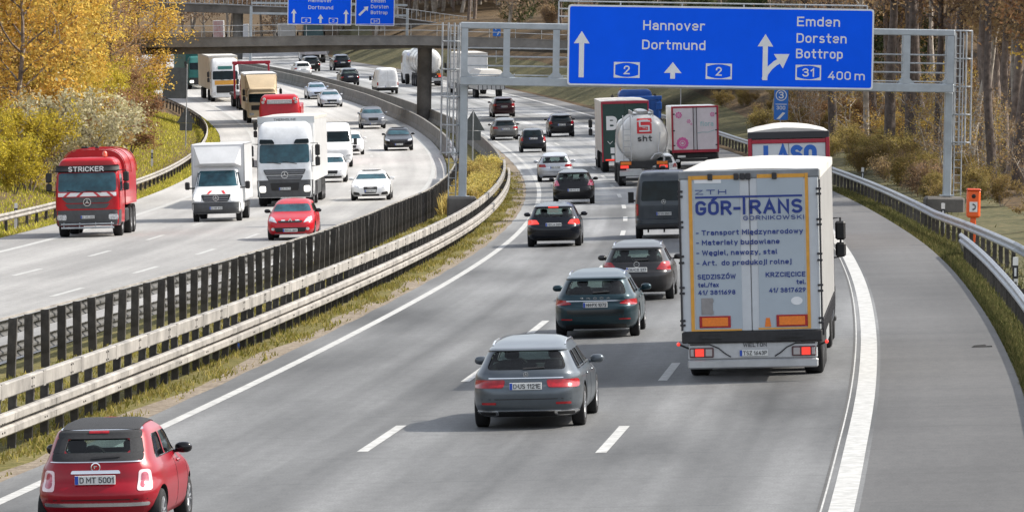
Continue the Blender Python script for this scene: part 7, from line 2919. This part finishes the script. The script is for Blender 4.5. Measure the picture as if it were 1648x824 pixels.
def tree_data(seed, h=12, z0=2.0, cr=3.6, nb=24, ns=5, nt=3, leaves=9000, leaf=.19, r0=.17, shape='round', stems=1, clump=.32, twig_r=.010, updir=.55):
    """trunk with limbs, branches and twigs; leaves sit in clumps on the outer twigs"""
    rg = np.random.default_rng(seed)
    W = Wood()
    att = []
    for s in range(stems):
        if stems == 1:
            tr = grow(rg, (0, 0, -.4), (rg.normal() * .04, rg.normal() * .04, 1), h * .95, .05, 9, .3)
        else:
            a = 2 * math.pi * s / stems + rg.uniform(-.3, .3)
            sp = rg.uniform(.2, .6)
            tr = grow(rg, (.15 * math.cos(a), .15 * math.sin(a), -.2), (math.cos(a) * sp, math.sin(a) * sp, 1), h * rg.uniform(.7, .95), .10, 7, .2)
        k = 7 if stems == 1 else 5
        W.limb(tr, r0, r0 * .15, k)
        tz = tr[:, 2]
        nbs = max(3, nb // stems)
        for b in range(nbs):
            u = (b + rg.uniform(0, 1)) / nbs
            z = z0 + (h * .93 - z0) * u
            base = np.array([np.interp(z, tz, tr[:, i]) for i in range(3)])
            az = b * 2.4 + rg.uniform(-.5, .5)
            prof = {'round': math.sqrt(max(.05, 1 - (1.55 * (u - .38)) ** 2)), 'column': .75 + .25 * math.sin(math.pi * u), 'cone': 1.05 - .8 * u, 'top': .45 + .65 * math.sin(math.pi * min(1, u * 1.1))}[shape]
            L = cr * prof * rg.uniform(.75, 1.2)
            el = updir + .35 * u + rg.uniform(-.2, .2)
            d = np.array([math.cos(az) * math.cos(el), math.sin(az) * math.cos(el), math.sin(el)])
            bl = grow(rg, base, d, L, .13, 5, .15)
            W.limb(bl, r0 * (.36 - .2 * u) + .012, .012, 4)
            for q in range(ns):
                f = .30 + .70 * (q + rg.uniform(0, 1)) / ns
                pb = np.array([np.interp(f * 5, range(6), bl[:, i]) for i in range(3)])
                d2 = d + rg.normal(size=3) * .75
                sl_ = grow(rg, pb, d2, L * rg.uniform(.28, .5), .18, 4, .1)
                W.limb(sl_, .022, twig_r, 3)
                att.append(sl_[1:])
                for w in range(nt):
                    d3 = d2 / np.linalg.norm(d2) + rg.normal(size=3) * .8
                    tw = grow(rg, sl_[rg.integers(1, 5)], d3, L * rg.uniform(.15, .30), .2, 3, .0)
                    W.limb(tw, .012, twig_r * .7, 3)
                    att.append(tw)
    A = np.concatenate(att)
    wt = rg.uniform(.2, 1, len(A)) ** 2
    idx = rg.choice(len(A), leaves, p=wt / wt.sum())
    P = A[idx] + rg.normal(size=(leaves, 3)) * clump * np.array([1, 1, .8])
    P[:, 2] = np.maximum(P[:, 2], .12)
    LV, LFc = leaf_quads(rg, P, leaf)
    return np.concatenate(W.v), np.concatenate(W.f), LV, LFc


KINDS = {}


def kind(name, leafm, bark, seed, **kw):
    wv, wf, lv, lf_ = tree_data(seed, **kw)
    KINDS.setdefault(name, []).append((fast_mesh('trunk', wv, wf, bark), fast_mesh('crown', lv, lf_, leafm)))


for s in (1, 2):
    kind('yellow', LF['yellow'], BARK, 10 + s, h=12, z0=1.2, cr=3.2, leaves=16500, leaf=.165, shape='round', clump=.34)
kind('lime', LF['lime'], BARK, 18, h=11, z0=1.0, cr=3.0, leaves=13000, leaf=.165, clump=.34)
kind('column', LF['yellow'], BARK, 15, h=11, z0=.8, cr=2.2, leaves=13500, leaf=.165, shape='column')
for s in (1, 2):
    kind('orange', LF['orange'], BARK, 20 + s, h=12, z0=1.4, cr=3.2, leaves=15000, leaf=.165, clump=.34)
for s in (1, 2, 3):
    kind('rust', LF['rust'], BARK, 30 + s, h=12, z0=1.2, cr=3.6, leaves=6500, leaf=.17, nb=28, clump=.30)
for s in (1, 2):
    kind('shrub_olive', LF['olive'], BARK, 40 + s, h=4.2, z0=.3, cr=2.1, leaves=9000, leaf=.15, r0=.06, stems=5, nb=26, clump=.22, shape='round')
kind('shrub_pale', LF['pale'], BARK, 45, h=5.0, z0=.4, cr=2.1, leaves=6000, leaf=.17, r0=.06, stems=5, nb=26, clump=.25)
kind('shrub_rust', LF['rust'], BARK, 47, h=4.0, z0=.3, cr=2.0, leaves=5500, leaf=.14, r0=.05, stems=6, nb=28, clump=.25)
for s in (1, 2, 3, 4):
    kind('forest', LF['tan'], (BARK, BARKL, BARK, BARK)[s - 1], 50 + s, h=17 + s, z0=7.5, cr=3.4, leaves=6500, leaf=.20, r0=.27 if s != 2 else .17, nb=24, ns=5, nt=3, clump=.45, shape='top', updir=.7)
for s in (1, 2):
    kind('forest_leafy', LF['rust'] if s == 1 else LF['tan'], BARK, 60 + s, h=14, z0=4.8, cr=3.3, leaves=6000, leaf=.17, r0=.17, nb=24, clump=.40)
for s in (1, 2):
    kind('bush', LF['bush'], BARK, 70 + s, h=2.6, z0=.15, cr=1.5, leaves=5200, leaf=.14, r0=.035, stems=6, nb=26, clump=.20)
kind('under', LF['gold'], BARK, 77, h=3.2, z0=.2, cr=1.7, leaves=4200, leaf=.15, r0=.035, stems=7, nb=28, clump=.26)
kind('under', LF['gold'], BARK, 78, h=4.5, z0=.4, cr=1.6, leaves=3600, leaf=.16, r0=.04, stems=4, nb=26, clump=.28)
for s in (1, 2):
    kind('sapling', LF['tan'] if s == 1 else LF['gold'], BARKL, 120 + s, h=6.5, z0=1.2, cr=1.1, leaves=900, leaf=.14, r0=.055, stems=3, nb=24, ns=3, nt=2, clump=.25, shape='column')
for s in (1, 2, 3):
    kind('trunky', LF['tan'], DARKBARK if s != 2 else BARKL, 130 + s, h=18, z0=8.0, cr=3.4, leaves=4200, leaf=.16, r0=.31 if s != 2 else .17, nb=24, ns=5, nt=3, clump=.45, shape='top', updir=.6)
kind('dry', LF['straw'], BARKL, 140, h=2.4, z0=.1, cr=1.3, leaves=5000, leaf=.16, r0=.02, stems=7, nb=28, clump=.25)
kind('bush_brown', LF['tan'], BARK, 75, h=2.4, z0=.15, cr=1.4, leaves=3000, leaf=.13, r0=.03, stems=7, nb=28, clump=.22)
for s in (1, 2, 3):
    kind('far', LF['fartan'], BARKL if s == 2 else BARK, 80 + s, h=16, z0=3.0, cr=4.2, leaves=6500, leaf=.28, r0=.2, nb=30, ns=5, nt=3, clump=.6, shape='round', twig_r=.02)
kind('far_green', LF['green'], BARK, 88, h=7, z0=.5, cr=2.8, leaves=5000, leaf=.24, r0=.1, nb=24, clump=.4)

_tr = random.Random(11)


def plant(name, knd, label, Y, t, s=1., group=None, cat='tree', dz=0., sx=None):
    tr, cr = _tr.choice(KINDS[knd])
    p = PT(Y, t, bank_h(Y, t) + dz)
    sx = sx or _tr.uniform(.9, 1.12)
    M = Matrix.Translation(p) @ Matrix.Rotation(_tr.uniform(0, 6.28), 4, 'Z') @ Matrix.Rotation(R(_tr.uniform(-3, 3)), 4, 'X') @ Matrix.Diagonal((s * sx, s * sx, s, 1))
    r = thing(name, label, cat, M, group)
    link('trunk' if cat == 'tree' else 'stem', tr, r)
    link('crown' if cat == 'tree' else 'foliage', cr, r)
    return r


# left bank, single ones that stand out
plant('tree', 'orange', 'glowing orange tree at the right end of the left tree line, overhanging the low bridge', 432, -23.6, 1.0, dz=.3)
plant('tree', 'yellow', 'tall bright yellow tree high on the left bank above the pale shrub', 300, -26.0, 1.05)
plant('tree', 'orange', 'orange brown tree at the upper left corner of the photo', 272, -25.0, 1.05)
plant('tree', 'column', 'slender yellow tree halfway along the left bank', 352, -27.0, .95)
plant('tree', 'yellow', 'yellow tree rising behind the slender yellow tree on the left bank', 420, -28.0, 1.0)
plant('shrub', 'shrub_pale', 'pale silvery shrub in the middle of the left bank', 266, -21.9, .95, cat='shrub')
plant('shrub', 'shrub_olive', 'rounded olive green shrub at the left edge behind the guardrail', 262, -23.7, .82, cat='shrub')
plant('shrub', 'shrub_pale', 'pale shrub at the right end of the left bank beside the grey sign back', 440, -27.0, .75, cat='shrub')
plant('shrub', 'shrub_rust', 'russet low shrub above the roof of the red truck', 330, -24.6, .8, cat='shrub')
def clear(Y, t, r, lim):
    """keep the bank's foliage left of the open grass slope"""
    while Y > 300 and 829 + 9080 * (PT(Y, t).x + r) / Y > lim:
        t -= .5
    return t


# the mass behind them
lt = []
for i in range(64):
    Y = 285 + i * 4.2 + _tr.uniform(-4, 4)
    t = T_OO(Y) - 2.9 - _tr.uniform(7.5 if Y < 380 else 6.0, 24)
    t = clear(Y, t, 2.6, 290)
    k = _tr.choice(['yellow', 'rust', 'rust', 'rust', 'orange', 'yellow', 'column', 'rust', 'lime', 'orange'])
    lab = {'yellow': 'yellow autumn tree within the dense left tree belt', 'column': 'yellow autumn tree within the dense left tree belt', 'orange': 'orange autumn tree within the dense left tree belt', 'lime': 'yellow green tree within the dense left tree belt', 'rust': 'russet brown autumn tree within the dense left tree belt'}[k]
    plant('tree', k, lab, Y, t, _tr.uniform(.8, 1.15), 'autumn trees on the left bank')
for i in range(60):
    Y = 244 + i * 3.3 + _tr.uniform(-3, 3)
    t = T_OO(Y) - 2.9 - _tr.uniform(3.6, 8.5) - max(0, (330 - abs(Y - 330)) * 0)
    if 340 < Y < 430:
        t -= 2.5
    t = clear(Y, t, 1.3, 255)
    k = _tr.choice(['shrub_olive', 'shrub_olive', 'shrub_rust', 'shrub_olive', 'shrub_olive', 'shrub_rust', 'shrub_pale'] if Y < 330 else ['shrub_olive', 'shrub_rust'])
    lab = {'shrub_olive': 'olive yellow shrub in the thicket along the left bank', 'shrub_rust': 'brown shrub in the thicket along the left bank', 'shrub_pale': 'pale leaved shrub in the thicket along the left bank'}[k]
    plant('shrub', k, lab, Y, t, _tr.uniform(.5, .9) * (.75 if Y < 300 else 1), 'shrubs along the left bank', 'shrub')

# right wood
def in_view(y0, y1, ra, rb, dmin, power=1.):
    """a spot of the right hand wood: distance, then how far to the right of the line of sight"""
    while True:
        Y = y0 + (y1 - y0) * _tr.random() ** power
        t = _tr.uniform(ra, rb) * Y - float(np.interp(Y, _yy, _xx))
        if t > T_SH(Y) + dmin + (3.5 if Y > 380 else 0):
            return Y, t


for i in range(125):
    Y, t = in_view(205, 300, .05, .096, 8.0) if i % 5 < 2 else in_view(215, 470, .028, .098, 8.5)
    if Y > 285 and t < T_SH(Y) + 14:
        t += 8
    k = 'forest' if i % 5 < 2 else _tr.choice(['forest'] * 3 + ['forest_leafy'])
    lab = 'tall bare trunked tree in the brown wood right of the road' if k == 'forest' else 'leafy autumn tree in the brown wood right of the road'
    plant('tree', k, lab, Y, t, _tr.uniform(.75, 1.1), 'trees of the right hand wood')
plant('tree', 'orange', 'golden leaved tree at the upper right corner right of the gantry ladder cage', 236, 22.6, .95)
for i in range(80):
    Y = 165 + (i / 80) * 260 + _tr.uniform(-3, 3)
    t = T_SH(Y) + _tr.uniform(3.0, 7.5) + (2 if Y > 360 else 0)
    if 172 < Y < 192:
        t += 1.2
    if 196 < Y < 226:
        t += 3.5
    k = _tr.choice(['bush', 'bush', 'bush_brown'])
    lab = 'low green bush at the edge of the wood behind the right guardrail' if k == 'bush' else 'low brown bush at the edge of the wood behind the right guardrail'
    plant('shrub', k, lab, Y, t, _tr.uniform(.26, .52), 'bushes behind the right guardrail', 'shrub')
for i in range(60):
    Y, t = in_view(215, 430, .028, .098, 8.0)
    plant('shrub', _tr.choice(['under', 'under', 'under', 'shrub_rust', 'bush_brown']), 'undergrowth shrub between the trunks of the right hand wood', Y, t, _tr.uniform(.3, .62), 'undergrowth of the right hand wood', 'shrub')
for i, px in enumerate((1246, 1262, 1290, 1318, 1345, 1372, 1396, 1412, 1431, 1452, 1468, 1492, 1509, 1545, 1563, 1584, 1600, 1622, 1640)):
    ra = (px - 829) / 9080
    Y = 200.0
    dm = (6.5, 9.0, 7.5, 11.0)[i % 4]
    while ra * Y - float(np.interp(Y, _yy, _xx)) < T_SH(Y) + dm and Y < 460:
        Y += 2
    plant('tree', 'trunky', 'stout bare trunked tree in the front row of the right hand wood', Y, ra * Y - float(np.interp(Y, _yy, _xx)), _tr.uniform(.9, 1.1), 'front row trunks of the right hand wood', sx=_tr.uniform(.8, 1.25))
for i in range(46):
    Y, t = in_view(205, 400, .035, .097, 6.0)
    if t > T_SH(Y) + 17:
        t = T_SH(Y) + 8 + (t - T_SH(Y)) * .3
    plant('tree', 'sapling', 'thin many stemmed sapling in front of the right hand wood', Y, t, _tr.uniform(.45, .8), 'saplings along the edge of the right hand wood')
# woods beyond the bridges
for i in range(44):
    Y = 560 + _tr.uniform(0, 1) ** 1.2 * 330
    x = _tr.uniform(-.075, .055) * Y
    t = x - float(np.interp(Y, _yy, _xx))
    if -24 < t < 19:
        t = 19 + _tr.uniform(0, 26) if t > -6 else -24 - _tr.uniform(0, 14)
    plant('tree', 'far', 'grey brown tree in the distant wood beyond the bridges', Y, t, _tr.uniform(.85, 1.25), 'trees of the distant wood')
_fw = [tree_data(91 + q, h=16, z0=3.0, cr=4.4, nb=18, ns=3, nt=2, leaves=2600, leaf=.32, r0=.22, clump=.55, twig_r=.03) for q in range(3)]
_rw = [tree_data(95 + q, h=17, z0=5.0, cr=3.4, nb=18, ns=4, nt=2, leaves=2600, leaf=.22, r0=.2, clump=.5, twig_r=.015, shape='top', updir=.7) for q in range(3)]


def mass_wood(name, label, protos, spots, lm, bm_):
    """a wood too deep to count, as one object"""
    fv, ff, lv_, lf2, n1, n2 = [], [], [], [], 0, 0
    for Y, t, s_ in spots:
        pp = np.array(PT(Y, t, bank_h(Y, t)))
        a_ = _tr.uniform(0, 6.28)
        Rm = np.array([[math.cos(a_), -math.sin(a_), 0], [math.sin(a_), math.cos(a_), 0], [0, 0, 1]]) * s_
        wv, wf, lv, lf_ = _tr.choice(protos)
        fv.append(wv @ Rm.T + pp)
        ff.append(wf + n1)
        n1 += len(wv)
        lv_.append(lv @ Rm.T + pp)
        lf2.append(lf_ + n2)
        n2 += len(lv)
    w_ = link(name, fast_mesh(name, np.concatenate(lv_), np.concatenate(lf2), lm))
    tag(w_, label, 'wood', kind='stuff')
    w2 = link('branchwork', fast_mesh('branchwork', np.concatenate(fv), np.concatenate(ff), bm_), w_)
    w2['kind'] = 'stuff'


_sp = []
for i in range(230):
    Y = _tr.uniform(700, 1000)
    x = _tr.uniform(-.065, .05) * Y
    t = x - float(np.interp(Y, _yy, _xx))
    if Y < 900 and -24 < t < 19:
        t = 20 + _tr.uniform(0, 30)
    _sp.append((Y, t, _tr.uniform(1.0, 1.5)))
mass_wood('far_wood', 'hazy brown wood closing the view behind the bridges', _fw, _sp, LF['fartan'], BARKL)
_sp = []
for i in range(130):
    Y, t = in_view(400, 640, .0, .105, 13)
    _sp.append((Y, t, _tr.uniform(.85, 1.2)))
mass_wood('deep_wood', 'deep brown wood behind the front rows of trees on the right', _rw, _sp, LF['rust'], BARK)
for i in range(40):
    Y = 400 + i * 5.5 + _tr.uniform(-4, 4)
    t = T_SH(Y) + _tr.uniform(11, 22)
    plant('shrub', 'far_green' if _tr.random() < .5 else 'bush_brown', 'dark shrub on the shaded right embankment below the bridges', Y, t, _tr.uniform(.5, .8), 'shrubs on the right embankment', 'shrub')


# grass and herbs
def blades(name, label_kind, n, sampler, hmin, hmax, m, seed, width=.018):
    rg = np.random.default_rng(seed)
    V = np.zeros((n, 4, 3))
    pts = np.array([sampler(rg) for _ in range(n)])
    h = rg.uniform(hmin, hmax, n)
    a = rg.uniform(0, 2 * math.pi, n)
    lean = rg.normal(size=(n, 2)) * .35
    w = width * rg.uniform(.6, 1.6, n)
    dx, dy = np.cos(a) * w, np.sin(a) * w
    V[:, 0] = pts + np.stack([dx, dy, np.zeros(n)], 1)
    V[:, 1] = pts - np.stack([dx, dy, np.zeros(n)], 1)
    top = pts + np.stack([lean[:, 0] * h, lean[:, 1] * h, h], 1)
    V[:, 2] = top - np.stack([dx, dy, np.zeros(n)], 1) * .25
    V[:, 3] = top + np.stack([dx, dy, np.zeros(n)], 1) * .25
    me = fast_mesh(name, V.reshape(-1, 3), np.arange(n * 4).reshape(n, 4), m)
    o = link(name, me)
    o['kind'] = 'stuff'
    return o


def s_median(rg):
    while True:
        Y = 70 + rg.uniform() ** 1.6 * 240
        a, b_ = T_WALL(Y), -1.0
        t = rg.uniform(a, b_ + .25)
        c = math.sin(Y * .9 + t * 3) + math.sin(Y * .37 - t * 5.1) + rg.normal() * .8
        if c > -.4 and (t < -1.3 or c > .5):
            return tuple(PT(Y, t, -.03))


def s_vergeR(rg):
    Y = 85 + rg.uniform() ** 1.5 * 180
    t = T_SH(Y) + .05 + abs(rg.normal()) * .9
    return tuple(PT(Y, t, bank_h(Y, t) - .02))


def s_bankL(rg):
    Y = 190 + rg.uniform() * 270
    t = T_OO(Y) - 2.35 - rg.uniform() ** 1.2 * 9
    return tuple(PT(Y, t, bank_h(Y, t) - .03))


def s_wild(rg):
    Y = 232 + rg.uniform() * 62
    a, b_ = T_WALL(Y) + .25, T_NEAR - .3
    t = a + (b_ - a) * rg.uniform()
    return tuple(PT(Y, t, -.03))


blades('grass', '', 52000, s_median, .03, .12, LF['grass'], 1, .016)
blades('grass', '', 42000, s_vergeR, .04, .17, LF['verge'], 2, .016)
blades('grass', '', 60000, s_bankL, .05, .20, LF['bank'], 3, .03)
blades('dry_grass', '', 16000, s_wild, .25, .85, LF['straw'], 4, .028)
for i in range(34):
    Y = 234 + i * 1.9 + _tr.uniform(-1, 1)
    t = T_WALL(Y) + .55 + _tr.random() * (T_NEAR - T_WALL(Y) - 1.0)
    p = thing('shrub', 'dry yellow plant in the median strip behind the gantry leg', 'shrub', Matrix.Translation(PT(Y, t, -.05)) @ Matrix.Rotation(_tr.uniform(0, 6), 4, 'Z') @ Matrix.Scale(_tr.uniform(.28, .46), 4), 'dry plants in the median')
    q = KINDS['dry'][0]
    link('stem', q[0], p)
    link('foliage', q[1], p)
